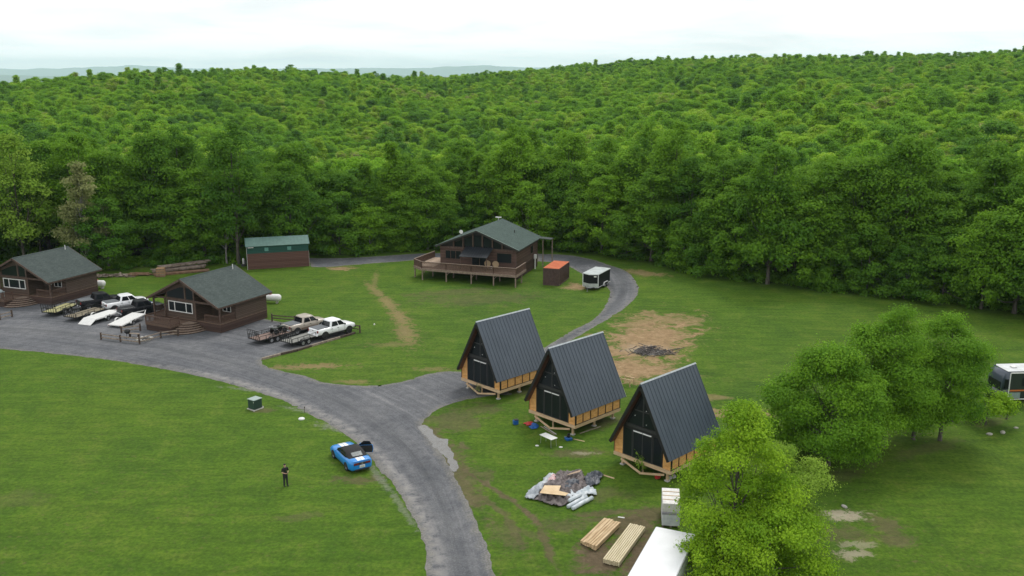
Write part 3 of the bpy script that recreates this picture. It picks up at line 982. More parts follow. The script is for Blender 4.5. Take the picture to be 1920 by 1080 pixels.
MAIN_TOP = [(-150, 560), (-60, 572), (60, 560), (180, 548), (300, 575), (400, 590), (497, 598), (520, 603), (600, 618), (664, 624), (655, 626.5), (600, 642), (545, 658), (492, 673)]
MAIN_TOP2 = [(492, 675), (505, 690), (560, 703), (620, 719), (690, 723), (745, 718), (800, 702), (858, 697), (900, 705)]
MAIN_BACK = [(960, 740), (905, 744), (860, 752), (815, 770), (793, 792), (800, 812), (832, 862), (872, 930), (903, 1000), (928, 1082), (950, 1180)]
MAIN_LOW = [(802, 1180), (800, 1082), (790, 1010), (752, 930), (702, 868), (660, 824), (600, 786), (520, 748), (430, 719), (300, 690), (150, 668), (0, 654), (-150, 640)]
main_poly = [P(*q) for q in MAIN_TOP] + [P(*q) for q in catmull(MAIN_TOP2, 4)] + [P(*q) for q in catmull(MAIN_BACK, 5)] + [P(*q) for q in catmull(MAIN_LOW, 5)]
LOOP_OUT = [(905, 705), (960, 690), (1015, 655), (1060, 628), (1110, 600), (1133, 578), (1143, 556), (1140, 540), (1120, 526), (1090, 512), (1060, 497), (1040, 492), (1010, 490)]
LOOP_IN = [(1008, 476), (1060, 478), (1100, 484), (1140, 496), (1172, 508), (1192, 526), (1196, 546), (1182, 568), (1150, 592), (1110, 616), (1068, 640), (1030, 666), (985, 705), (950, 738)]
loop_poly = [P(*q) for q in catmull(LOOP_OUT, 5)] + [P(*q) for q in catmull(LOOP_IN, 5)]
road = sheet('gravel_road', [main_poly, loop_poly], 0.014, 0.4, m_grav, 0.3)
back_poly = [P(*q) for q in catmull([(575, 484), (640, 484), (700, 481), (780, 476), (840, 474), (900, 473), (1010, 476)], 4)] + \
            [P(*q) for q in catmull([(1010, 491), (900, 488), (840, 487), (790, 487), (740, 491), (660, 497), (610, 501), (585, 500)], 4)]
drive = sheet('gravel_drive', [back_poly], 0.010, 0.4, m_grav, 0.35, seed=4.0)


def path_dist(xy, line):
    best = np.full(len(xy), 1e9)
    for (ax, ay), (bx, by) in zip(line[:-1], line[1:]):
        ex, ey = bx - ax, by - ay
        t = np.clip(((xy[:, 0] - ax) * ex + (xy[:, 1] - ay) * ey) / (ex * ex + ey * ey), 0, 1)
        best = np.minimum(best, np.hypot(xy[:, 0] - ax - t * ex, xy[:, 1] - ay - t * ey))
    return best


LINES = [catmull([(-100, 612), (60, 618), (200, 636), (340, 660), (470, 692), (600, 738), (700, 790), (770, 850), (815, 920), (845, 1000), (865, 1090)], 5),
         catmull([(1140, 500), (1168, 530), (1160, 565), (1105, 600), (1045, 640)], 5)]
LINES = [[P(*q) for q in ln] for ln in LINES]
rv_ = np.zeros(len(road.data.vertices) * 3, np.float32); road.data.vertices.foreach_get('co', rv_)
rv_ = rv_.reshape(-1, 3)
dd = np.minimum(path_dist(rv_, LINES[0]), path_dist(rv_, LINES[1]))
def flow_of(xy, line):
    best = np.full(len(xy), 1e9); lat = np.zeros(len(xy)); alo = np.zeros(len(xy)); acc = 0.0
    for (ax, ay), (bx, by) in zip(line[:-1], line[1:]):
        ex, ey = bx - ax, by - ay; L_ = math.hypot(ex, ey)
        t = np.clip(((xy[:, 0] - ax) * ex + (xy[:, 1] - ay) * ey) / (L_ * L_), 0, 1)
        d = np.hypot(xy[:, 0] - ax - t * ex, xy[:, 1] - ay - t * ey)
        sg = np.sign((xy[:, 0] - ax) * ey - (xy[:, 1] - ay) * ex)
        u_ = d < best
        best = np.where(u_, d, best); lat = np.where(u_, d * sg, lat); alo = np.where(u_, acc + t * L_, alo)
        acc += L_
    return best, lat, alo


b0_, l0_, a0_ = flow_of(rv_, LINES[0]); b1_, l1_, a1_ = flow_of(rv_, LINES[1])
first = b0_ < b1_
flow = np.stack([np.where(first, l0_, l1_ + 40), np.where(first, a0_, a1_), np.zeros(len(rv_))], -1)
fa_ = road.data.attributes.new('flow', 'FLOAT_VECTOR', 'POINT'); fa_.data.foreach_set('vector', flow.astype(np.float32).ravel())
trk = np.exp(-((dd - 1.0) / 0.42) ** 2)
crs = np.exp(-(dd / 0.38) ** 2)
low = [P(*q) for q in catmull(MAIN_LOW, 5)][::-1]
dl = path_dist(rv_, low)
vrg = np.exp(-((dl - .7) / .55) ** 2) * np.clip((rv_[:, 0] + 42) / 14, 0, 1)
for nm_, arr in (('track', trk), ('crown_strip', crs), ('verge', vrg)):
    a = road.data.attributes.new(nm_, 'FLOAT', 'POINT'); a.data.foreach_set('value', arr.astype(np.float32))


# rain puddle along the muddy right hand margin of the road
m_pud, nt, n, l, b = nodes_of('puddle_water')
tc = n.new('ShaderNodeTexCoord')
b.inputs['Base Color'].default_value = (0.10, 0.095, 0.085, 1)
b.inputs['Specular IOR Level'].default_value = 0.9
rg = ramp(n, l, noise_n(n, l, tc.outputs['Object'], 2.2, 6, .7, .3), [(0.45, (.06,) * 3), (0.60, (.5,) * 3)])
l.new(rg, b.inputs['Roughness'])
pud1 = [P(*q) for q in catmull([(783, 800), (797, 796), (812, 808), (826, 822), (840, 824), (842, 834), (852, 852), (858, 866), (856, 884), (846, 880), (836, 858), (822, 846), (808, 832), (793, 818), (783, 806)], 3)]
puddle = sheet('puddle', [pud1], 0.022, 0.13, m_pud, 0.42, seed=8.0)
# ------------------------------------------------------------------ shared building materials
m_log = board_mat('log_siding', (0.046, 0.031, 0.024), (0.112, 0.078, 0.060), 'z', 0.22, 0.10, grain=(0.6, 0.6, 6))
m_log_red = board_mat('log_siding_red', (0.058, 0.034, 0.027), (0.130, 0.080, 0.062), 'z', 0.22, 0.10, grain=(0.6, 0.6, 6))
m_skirt = board_mat('skirt_boards', (0.044, 0.026, 0.021), (0.076, 0.046, 0.037), 'z', 0.30, 0.06, grain=(1, 1, 6))
m_trim = mat('brown_trim', (0.060, 0.036, 0.027), 0.7, col2=(0.11, 0.07, 0.052), scale=5)
m_trim_pale = mat('weathered_trim', (0.16, 0.115, 0.085), 0.75, col2=(0.27, 0.205, 0.16), scale=5)
m_rail = mat('deck_rail_brown', (0.075, 0.042, 0.030), 0.7, col2=(0.135, 0.082, 0.06), scale=6)
m_deck = board_mat('deck_boards', (0.105, 0.066, 0.046), (0.185, 0.125, 0.092), 'y', 0.14, 0.10, grain=(6, 0.5, 1))
m_deck_pale = board_mat('pale_deck_boards', (0.30, 0.22, 0.16), (0.46, 0.35, 0.26), 'x', 0.14, 0.08, grain=(0.5, 6, 1))
m_glass = glass_mat('dark_window_glass')
m_white = mat('white_frame', (0.68, 0.68, 0.66), 0.5, var=0.05)
m_green_trim = mat('green_edge_metal', (0.022, 0.035, 0.03), 0.5)
m_frame_dk = mat('charcoal_window_frame', (0.035, 0.035, 0.037), 0.4)


def shingle_mat(name, a, c):
    m, nt, n, l, b = nodes_of(name)
    tc = n.new('ShaderNodeTexCoord')
    br = n.new('ShaderNodeTexBrick'); br.inputs['Scale'].default_value = 1.0
    br.inputs['Brick Width'].default_value = 0.33; br.inputs['Row Height'].default_value = 0.15
    br.inputs['Mortar Size'].default_value = 0.008
    br.inputs['Color1'].default_value = (*a, 1); br.inputs['Color2'].default_value = (*c, 1)
    br.inputs['Mortar'].default_value = tuple(q * 0.6 for q in a) + (1,)
    sp = n.new('ShaderNodeSeparateXYZ'); l.new(tc.outputs['Object'], sp.inputs[0])
    cb = n.new('ShaderNodeCombineXYZ'); l.new(sp.outputs[1], cb.inputs[0]); l.new(sp.outputs[0], cb.inputs[1])
    l.new(cb.outputs[0], br.inputs['Vector'])
    st = noise_n(n, l, tc.outputs['Object'], 0.9, 6, 0.7, 0.2, (1.0, 1.0, 1.0))
    rr_ = ramp(n, l, st, [(0.3, (0.80, 0.80, 0.82)), (0.7, (1.22, 1.2, 1.2))])
    cc_ = mixc(n, l, 0.9, br.outputs[0], rr_, 'MULTIPLY')
    fn = ramp(n, l, noise_n(n, l, tc.outputs['Object'], 14, 5, 0.8), [(0.35, (0.7, 0.7, 0.7)), (0.65, (1.3, 1.3, 1.3))])
    cc_ = mixc(n, l, 0.7, cc_, fn, 'MULTIPLY')
    l.new(cc_, b.inputs['Base Color'])
    b.inputs['Roughness'].default_value = 0.85; b.inputs['Specular IOR Level'].default_value = 0.3
    bp = n.new('ShaderNodeBump'); bp.inputs['Strength'].default_value = 0.4; bp.inputs['Distance'].default_value = 0.02
    l.new(br.outputs['Fac'], bp.inputs['Height']); bp.invert = True
    l.new(bp.outputs[0], b.inputs['Normal'])
    return m


m_shingle = shingle_mat('green_shingles', (0.040, 0.056, 0.052), (0.058, 0.076, 0.070))
m_shingle2 = shingle_mat('green_shingles_lodge', (0.042, 0.070, 0.060), (0.062, 0.094, 0.082))


def window(root, x0, x1, z0, z1, y, frame_m, glass_m, div=(), axis_='y', fw=0.07, out=-1, name='window', poly=None):
    """a window on a wall: a proud frame with its pane (sub-part); axis_ y: wall faces -y at y; axis_ x: wall faces +x at y"""
    m = MB()
    d0, d1 = (y, y + out * 0.07) if out < 0 else (y, y + 0.07)
    lo, hi = min(d0, d1), max(d0, d1)
    def bx(a0, a1, c0, c1):
        if axis_ == 'y': m.box(a0, a1, lo, hi, c0, c1)
        else: m.box(lo, hi, a0, a1, c0, c1)
    bx(x0 - fw, x1 + fw, z1, z1 + fw); bx(x0 - fw, x1 + fw, z0 - fw, z0)
    bx(x0 - fw, x0, z0, z1); bx(x1, x1 + fw, z0, z1)
    for t in div:
        xx = x0 + (x1 - x0) * t
        bx(xx - fw * 0.5, xx + fw * 0.5, z0, z1)
    f = m.build(name, frame_m, root)
    g = MB()
    mid = y + (0.02 if out > 0 else -0.02)
    a, c_ = min(y, mid), max(y, mid)
    if axis_ == 'y': g.box(x0, x1, a, c_, z0, z1)
    else: g.box(a, c_, x0, x1, z0, z1)
    g.build('pane', glass_m, f)
    return f


def rail_run(m, p, q, z, h=0.95, post=0.1, bal=0.14, bw=0.035, posts=(0, 1), cap=0.11):
    """a railing from p to q at floor height z: posts, two rails and balusters"""
    p, q = Vector((p[0], p[1], z)), Vector((q[0], q[1], z))
    L = (q - p).length
    up = Vector((0, 0, 1))
    m.beam(p + up * h, q + up * h, cap, 0.05)
    m.beam(p + up * 0.12, q + up * 0.12, 0.045, 0.07)
    m.beam(p + up * (h - 0.1), q + up * (h - 0.1), 0.045, 0.07)
    nb = max(2, int(L / bal))
    for i in range(1, nb):
        a = p.lerp(q, i / nb)
        m.beam(a + up * 0.15, a + up * (h - 0.13), bw)
    for t in posts:
        a = p.lerp(q, t)
        m.beam(a, a + up * (h - 0.026), post)


# ------------------------------------------------------------------ the two log cabins
def make_cabin(label, FR, rz, width=11.1, depth=8.0, extra=True):
    """local frame: x along the front (0 = right corner, -width = left), y to the back, origin at the front right base corner"""
    root = empty('log_cabin', (FR[0], FR[1], 0), rz, label, 'cabin', 'log cabins by the gravel lot')
    W, D = width, depth
    zf, ze, zr = 1.0, 3.35, 6.2        # floor, eave, ridge
    cx = -W / 2 + 0.1
    slope = (zr - ze) / (W / 2 + 0.3)
    pd, px_ = 2.6, -3.9                # porch depth, porch left limit
    def rz_at(x): return zr - abs(x - cx) * slope - 0.16
    # skirt under the floor
    sk = MB()
    sk.box(-W, 0, 0.0, 0.12, 0, zf - .01); sk.box(-0.12, 0, 0.123, D, 0, zf - .01); sk.box(-W, -W + 0.12, 0.123, D, 0, zf - .01); sk.box(-W + .12, -0.12, D - 0.12, D, 0, zf - .01)
    sk.build('skirt', m_skirt, root)
    fl = MB(); fl.box(-W - 0.03, 0.03, -0.03, D + 0.03, zf - 0.005, zf + 0.12); fl.build('floor_deck', m_deck, root)
    # log walls: middle bay comes forward, right bay is a recessed porch, left bay an open porch
    lx = -W + 2.4
    w = MB()
    T = 0.16
    zb = zf + 0.12
    def wall_y(x0, x1, y0, ztop=None, opening=()):
        w.prism([(x0, zb), (x1, zb), (x1, min(ztop or 9, rz_at(x1))), (cx, min(ztop or 9, rz_at(cx))) if x0 < cx < x1 else (x1, min(ztop or 9, rz_at(x1)) - 1e-4), (x0, min(ztop or 9, rz_at(x0)))], y0, y0 + T)
    wall_y(lx, px_, 0.0)                         # bay front
    w.prism([(px_, zb), (0, zb), (0, rz_at(0)), (px_, rz_at(px_))], pd, pd + T)          # porch back wall
    w.prism([(-W, zb), (lx, zb), (lx, rz_at(lx)), (-W, rz_at(-W))], pd, pd + T)
    w.box(px_ - T, px_, T, pd, zb, rz_at(px_) - 0.02)
    w.box(lx, lx + T, T, pd, zb, rz_at(lx) - 0.02)
    w.box(-T, 0, pd + T, D - T, zb, rz_at(0) - 0.02)      # right side wall
    w.box(-W, -W + T, pd + T, D - T, zb, rz_at(-W) - 0.02)
    w.prism([(-W, zb), (0, zb), (0, rz_at(0)), (cx, rz_at(cx)), (-W, rz_at(-W))], D - T, D)
    w.build('log_walls', m_log, root)
    # gable face over the porches: header beam and triangle boarding
    g = MB()
    g.box(-W - .02, lx - .003, -0.1, 0.08, 3.30, 3.52)
    g.box(px_ + .003, 0.02, -0.1, 0.08, 3.30, 3.52)
    g.box(lx + .0, px_, -0.1, -0.003, 3.30, 3.52)
    # sloped boarding just under the rake, both sides
    for sx in (-1, 1):
        xo = cx + sx * (W / 2 + 0.05)
        tk = 0.62
        xi = cx
        g.prism([(xo, rz_at(xo)), (xi, rz_at(xi)), (xi, rz_at(xi) - tk * 1.25), (xo, rz_at(xo) - 0.06)], -0.08, -0.004)
    for xx in (lx + 0.11, cx, px_ - 0.11):
        g.box(xx - 0.11, xx + 0.11, -0.083, -0.005, 3.525, rz_at(xx) - 0.6)
    g.build('gable_boards', m_trim, root)
    # gable windows
    for a, c_, sl in ((lx + 0.28, cx - 0.16, -1), (cx + 0.16, px_ - 0.28, 1)):
        f = MB()
        za, zc = rz_at(a) - 1.02, rz_at(c_) - 1.02
        za, zc = min(za, 4.95), min(zc, 4.95)
        poly = [(a, 3.6), (c_, 3.6), (c_, zc), ((a + c_) / 2, max(za, zc)), (a, za)]
        if sl < 0: poly = [(a, 3.6), (c_, 3.6), (c_, 4.98), (c_ - 0.5, 4.98), (a, 4.62)]
        else: poly = [(a, 3.6), (c_, 3.6), (c_, 4.62), (a + 0.5, 4.98), (a, 4.98)]
        f.prism(poly, -0.03, -0.003)
        f.build('gable_window', m_glass, root)
    # big white window in the bay
    window(root, lx + 0.45, px_ - 0.55, 1.95, 3.05, 0.0, m_white, m_glass, (0.25, 0.75), fw=0.09)
    # porch door and side windows
    dr = one('door', mat('dark_door', (0.05, 0.035, 0.028), 0.5), lambda m: m.box(px_ + 0.5, px_ + 1.4, pd - 0.05, pd - 0.003, zb, zb + 2.05), root)
    one('handle', m_white, lambda m: m.cbox((px_ + 1.3, pd - 0.08, zb + 1.0), (0.04, 0.06, 0.12)), dr)
    window(root, px_ + 1.9, px_ + 3.1, 1.95, 3.0, pd, m_white, m_glass, (0.5,), fw=0.05)
    window(root, -W + 0.5, -W + 1.5, 1.95, 3.0, pd, m_white, m_glass, (), fw=0.05)
    # porch posts
    for (x, y) in ((-0.12, 0.06), (px_ + 0.1, -0.12), (lx - .12, -.12), (-W + 0.12, 0.06)):
        one('porch_post', m_trim, lambda m: m.box(x - 0.09, x + 0.09, y - 0.06, y + 0.1, zb, 3.295), root)
    one('side_beam', m_trim, lambda m: (m.box(-0.2, -0.02, 0.085, pd, 3.02, 3.22), m.box(-W + .02, -W + .2, 0.085, pd, 3.02, 3.22)), root)
    one('side_beam', m_trim, lambda m: m.beam((-0.1, 0.2, 3.0), (-0.1, pd, 2.75), 0.08), root)
    # porch railings
    m = MB()
    rail_run(m, (-0.2, 0.1), (px_ + 1.35, 0.1), zb, 0.9)
    rail_run(m, (-0.08, 0.3), (-0.08, pd - 0.1), zb, 0.9, posts=())
    rail_run(m, (-W + 0.1, 0.3), (-W + 0.1, pd - 0.1), zb, 0.9, posts=())
    m.build('porch_railing', m_rail, root)
    # roof
    e0, e1 = -0.7, D + 0.6
    for sx in (-1, 1):
        xe = cx + sx * (W / 2 + 0.42)
        rf = MB()
        a, c_ = (cx, e0, zr), (xe, e0, ze - 0.05)
        dq, cq = (xe, e1, ze - 0.05), (cx, e1, zr)
        quad = [a, c_, dq, cq] if sx > 0 else [c_, a, cq, dq]
        rf.slab(quad, 0.13)
        r_ = rf.build('roof', m_shingle, root)
        fb = MB()
        nrm = Vector((sx * slope, 0, 1)).normalized()
        pa, pb = Vector(a) - nrm * 0.12, Vector(c_) - nrm * 0.12
        fb.beam(pa + Vector((0, -0.02, 0)), pb + Vector((0, -0.02, 0)), 0.05, 0.26)
        fb.beam(pa + Vector((0, e1 - e0 + 0.02, 0)), pb + Vector((0, e1 - e0 + 0.02, 0)), 0.05, 0.26)
        fb.beam(pb + Vector((sx * 0.02, 0.02, 0.0)), pb + Vector((sx * 0.02, e1 - e0 - .02, 0)), 0.04, 0.2)
        fb.build('fascia', m_trim, r_)
    one('ridge_cap', m_shingle, lambda m: m.prism([(cx - 0.16, zr - 0.05), (cx, zr + 0.05), (cx + 0.16, zr - 0.05)], e0 - 0.01, e1 + .01), root)
    vp = one('vent_pipe', m_white, lambda m: m.tube([(cx + 0.55, e1 - 1.0, zr - 0.35), (cx + 0.55, e1 - 1.0, zr + 0.35)], 0.055, 8), root)
    # front terrace left of the steps, and curved steps
    lx2, rx2, fy = -W + 1.9, -5.0, -3.0
    tz = zf - 0.1
    one('terrace', m_deck, lambda m: m.box(lx2, rx2 + 0.0, fy, -0.035, tz - 0.2, tz), root)
    one('terrace_skirt', m_skirt, lambda m: m.box(lx2 + 0.06, rx2 - 0.06, fy + 0.06, -0.05, 0, tz - 0.203), root)
    m = MB()
    rail_run(m, (lx2 + 0.05, fy + 0.05), (rx2 - 0.05, fy + 0.05), tz, 0.95)
    rail_run(m, (lx2 + 0.05, fy + 0.15), (lx2 + 0.05, -0.1), tz, 0.95, posts=(0.5,))
    rail_run(m, (rx2 - 0.05, fy + 0.15), (rx2 - 0.05, -1.6), tz, 0.95, posts=(1,))
    m.build('terrace_railing', m_rail, root)
    for k in range(5):
        # each step a curved tread
        rad = 0.9 + 0.36 * k
        pts = [(rx2 + 0.02, -0.06)]
        for i in range(9):
            t = i / 8
            a_ = math.pi * (0.5 * t)
            pts.append((rx2 + 0.02 + 2.4 * math.cos(a_) * (0.55 + 0.13 * k), -0.06 - rad * (1.25 if k else 1.3) * math.sin(a_) - 0.25 * math.sin(a_)))
        z1 = tz - 0.005 - k * 0.185
        one('step', m_trim_pale, lambda m: m.prism(pts, z1 - 0.05, z1, 'z'), root)
        ins = [(rx2 + 0.03 + (x - rx2 - .02) * 0.95, -0.07 + (y + .06) * 0.95) for x, y in pts]
        one('riser', m_skirt, lambda m: m.prism(ins, max(0.0, z1 - 0.185), z1 - 0.053, 'z'), root)
    return root


cabB = make_cabin('brown log cabin with green roof between the two parking rows, white propane tank behind it', P(415, 625), R(-27))
cabA = make_cabin('brown log cabin with green roof cut off by the left edge of the photo', P(98, 573), R(-21))

# ------------------------------------------------------------------ the lodge with its big deck
def make_lodge():
    FR = P(968, 504, 1.8)
    root = empty('lodge', (FR[0], FR[1], 0), R(-18), 'large brown log lodge with green roof standing on a high timber deck at the wood', 'lodge')
    W, D, zf = 12.2, 11.2, 1.8
    ze, zr = 4.75, 7.35
    cx = -W / 2
    slope = (zr - ze) / (W / 2 + 0.5)
    T = 0.16
    def rz_at(x): return zr - abs(x - cx) * slope - 0.16
    zb = zf + 0.02
    w = MB()
    w.box(-W, 0, 0, T, zb, 4.45)
    w.box(-T, 0, T, D - T, zb, rz_at(0) - 0.02); w.box(-W, -W + T, T, D - T, zb, rz_at(-W) - 0.02)
    w.prism([(-W, zb), (0, zb), (0, rz_at(0)), (cx, rz_at(cx)), (-W, rz_at(-W))], D - T, D)
    w.build('log_walls', m_log_red, root)
    bs = MB()
    bs.box(-W + .1, -0.1, 1.6, 1.75, 0, zf - .2); bs.box(-.25, -0.1, 1.75, D - .1, -1, zf - .2); bs.box(-W + .1, -W + .25, 1.75, D - .1, -1, zf - .2)
    bs.build('foundation', m_skirt, root)
    # side wall base band (darker boards run to the ground)
    one('side_skirt', m_skirt, lambda m: m.box(-0.06, 0.0, 0.5, D, -.05, zf - .003), root)
    # glazed gable set back under a deep dark overhang
    g = MB(); g.prism([(-W + .2, 4.45), (-0.2, 4.45), (-0.2, rz_at(-.2)), (cx, rz_at(cx)), (-W + .2, rz_at(-W + .2))], 0.25, 0.33)
    g.build('gable_wall', mat('dark_gable', (0.022, 0.018, 0.015), 0.7), root)
    for i, xx in enumerate((-3.9, -2.3, -0.75, 0.75, 2.3)):
        x0, x1 = cx + xx + 0.12, cx + xx + (1.4 if xx != 2.3 else 1.3) - 0.0
        if i == 2: x1 = cx + 0.6
        zt = min(rz_at(x0), rz_at(x1)) - 0.55
        if zt < 4.9: continue
        f = one('gable_window', m_glass, lambda m: m.prism([(x0, 4.6), (x1, 4.6), (x1, rz_at(x1) - .5), (x0, rz_at(x0) - .5)], 0.2, 0.245), root)
    for xx in (-3.9, -2.35, -.75, .75, 2.35, 3.9):
        one('gable_post', m_trim, lambda m: m.box(cx + xx - .08, cx + xx + .08, -0.1, 0.18, 4.62, rz_at(cx + xx) - .03), root)
    one('gable_beam', m_trim, lambda m: m.box(-W - .05, .05, -0.12, -0.003, 4.35, 4.6), root)
    # openings
    window(root, -W + 0.9, -W + 3.4, 2.75, 3.95, 0, m_trim, m_glass, (0.33, 0.66))
    window(root, -3.0, -0.75, 2.6, 4.0, 0, m_trim, m_glass, ())
    dr = one('door', m_glass, lambda m: m.box(-7.0, -4.6, -0.05, -0.003, zb, 4.0), root)
    one('frame', m_trim, lambda m: (m.box(-7.1, -7.003, -.08, -.003, zb, 4.1), m.box(-4.597, -4.5, -.08, -.003, zb, 4.1), m.box(-5.85, -5.75, -.08, -.053, zb, 4.0)), dr)
    window(root, 7.3, 8.5, 2.7, 3.9, 0, m_trim, m_glass, (), axis_='x', out=1)
    # roof
    e0, e1 = -0.55, D + 0.5
    for sx in (-1, 1):
        xe = cx + sx * (W / 2 + 0.62)
        rf = MB()
        a, c_, dq, cq = (cx, e0, zr), (xe, e0, ze - 0.06), (xe, e1, ze - 0.06), (cx, e1, zr)
        rf.slab([a, c_, dq, cq] if sx > 0 else [c_, a, cq, dq], 0.14)
        r_ = rf.build('roof', m_shingle2, root)
        nrm = Vector((sx * slope, 0, 1)).normalized()
        pa, pb = Vector(a) - nrm * 0.12, Vector(c_) - nrm * 0.12
        fb = MB()
        fb.beam(pa + Vector((0, -0.02, 0)), pb + Vector((0, -0.02, 0)), 0.05, 0.28)
        fb.beam(pa + Vector((0, e1 - e0 + .02, 0)), pb + Vector((0, e1 - e0 + .02, 0)), 0.05, 0.28)
        fb.beam(pb + Vector((sx * .02, 0.03, 0)), pb + Vector((sx * .02, e1 - e0 - .03, 0)), 0.04, 0.2)
        fb.build('fascia', mat('dark_fascia', (0.03, 0.028, 0.025), 0.6), r_)
        one('edge_flashing', mat('pale_green_flashing', (0.22, 0.30, 0.26), 0.4), lambda m: m.beam(Vector(a) + Vector((0, -.03, 0.02)), Vector(c_) + Vector((0, -.03, 0.02)), 0.06, 0.03), r_)
    one('vent_pipe', mat('dark_pipe', (0.03, 0.03, 0.03), 0.5), lambda m: m.tube([(-2.6, 7.2, 5.4), (-2.6, 7.2, 6.35)], 0.07, 8), root)
    dish = one('satellite_dish', m_white, lambda m: m.loft([[(-8.7 + r_ * math.cos(t) , -0.0 - d_, 6.95 + r_ * math.sin(t)) for t in [k * math.pi / 6 for k in range(12)]] for r_, d_ in ((.02, .0), (.18, .03), (.3, .1), (.31, .1))]), root)
    one('mount', m_trim, lambda m: m.beam((-8.7, 0.0, 6.95), (-8.7, 0.1, 6.1), 0.05), dish)
    one('ridge_vent', m_white, lambda m: m.cbox((cx - .5, e1 - .5, zr + .25), (1.0, .3, .12), .03), root)
    one('vent_pipe', m_white, lambda m: m.tube([(cx - .5, e1 - .5, zr - .3), (cx - .5, e1 - .5, zr + .2)], 0.05, 6), root)
    # deck
    deck = [(1.45, 0.3), (1.45, -4.5), (-13.7, -4.05), (-15.6, -2.4), (-15.0, 4.4), (-W - .01, 4.4), (-W - .01, -0.01), (0.01, -0.01), (.01, .3)]
    dk = MB(); dk.prism(deck, zf - 0.2, zf, 'z'); dk.build('deck', m_deck, root)
    one('pale_deck_section', m_deck_pale, lambda m: m.prism([(-15.3, -2.2), (-12.25, -2.6), (-12.25, 4.3), (-14.9, 4.3)], zf + .003, zf + .03, 'z'), root)
    rim = [(1.47, 0.3), (1.47, -4.53), (-13.72, -4.08), (-15.63, -2.4), (-15.03, 4.4)]
    m = MB()
    for a, c_ in zip(rim[:-1], rim[1:]):
        m.beam((a[0], a[1], zf - 0.16), (c_[0], c_[1], zf - 0.16), 0.05, 0.34)
    m.build('rim_joist', m_trim_pale, root)
    rl = MB()
    fr = [(1.38, -4.42), (-2.1, -4.32), (-5.6, -4.22), (-9.6, -4.1), (-13.6, -3.98)]
    for a, c_ in zip(fr[:-1], fr[1:]): rail_run(rl, a, c_, zf, 0.98, bal=0.12, bw=0.05)
    rail_run(rl, (-13.6, -3.98), (-15.5, -2.35), zf, 0.98, bal=.12, bw=.05)
    rail_run(rl, (-15.5, -2.35), (-14.95, 4.3), zf, 0.98, bal=.12, bw=.05, posts=(0.5, 1))
    rail_run(rl, (1.38, -4.4), (1.38, 0.2), zf, 0.98, bal=.12, bw=.05, posts=(0.5, 1))
    ro = rl.build('deck_railing', m_rail, root)
    cap = MB()
    for a, c_ in zip(fr[:-1] + [(-13.6, -3.98), (-15.5, -2.35), (1.38, -4.4)], fr[1:] + [(-15.5, -2.35), (-14.95, 4.3), (1.38, 0.2)]):
        cap.beam((a[0], a[1], zf + 1.03), (c_[0], c_[1], zf + 1.03), 0.15, 0.035)
    cap.build('rail_cap', m_trim_pale, ro)
    posts = [(1.3, -4.4), (-2.1, -4.3), (-5.6, -4.2), (-9.6, -4.1), (-13.5, -3.95), (-15.4, -2.4), (-15.2, .6), (-15.0, 3.9), (-13.0, -1.2), (-9.6, -1.2), (-5.9, -1.2), (-2.2, -1.2), (1.2, -1.2)]
    for x, y in posts:
        one('deck_post', m_trim_pale, lambda m: m.box(x - .08, x + .08, y - .08, y + .08, -0.5, zf - .205), root)
    for k, x in enumerate((-2.1, -5.6, -9.6)):
        one('brace', m_trim_pale, lambda m: m.beam((x, -4.2, 0.95), (x + .55, -4.2, 1.5), .07), root)
    # black sheet metal awning over the door
    aw = MB()
    aw.slab([(-8.0, -2.9, 3.75), (-3.6, -2.9, 3.75), (-3.6, -0.1, 4.75), (-8.0, -0.1, 4.75)], 0.07)
    for i in range(12):
        x = -7.95 + i * (4.3 / 11)
        aw.beam((x, -2.9, 3.78), (x, -0.1, 4.78), 0.05, 0.05)
    aw.build('awning', mat('black_metal_roof', (0.018, 0.021, 0.026), 0.35, spec=.5), root)
    for x in (-7.85, -3.75):
        one('awning_post', m_trim, lambda m: m.box(x - .06, x + .06, -2.8, -2.68, zf, 3.7), root)
    # carport arm at the back right
    cp = MB(); cp.slab([(0.4, D - 1.0, 4.75), (2.5, D - 1.0, 4.62), (2.5, D + .6, 4.62), (0.4, D + .6, 4.75)], 0.06)
    cr_ = cp.build('porch_roof', m_green_trim, root)
    for x, y in ((1.1, D - .7), (2.35, D + .3)):
        one('post', m_trim_pale, lambda m: m.box(x - .07, x + .07, y - .07, y + .07, -.3, 4.5), cr_)
    ub = one('utility_meter', m_white, lambda m: (m.cbox((0.3, 8.9, 2.0), (.35, .5, .7), .03), m.box(.22, .38, 8.8, 8.95, -.1, 1.65)), root)
    return root, FR


lodge, LFR = make_lodge()


def loc2w(o, p):
    a = o.rotation_euler[2]
    return (o.location[0] + p[0] * math.cos(a) - p[1] * math.sin(a), o.location[1] + p[0] * math.sin(a) + p[1] * math.cos(a))


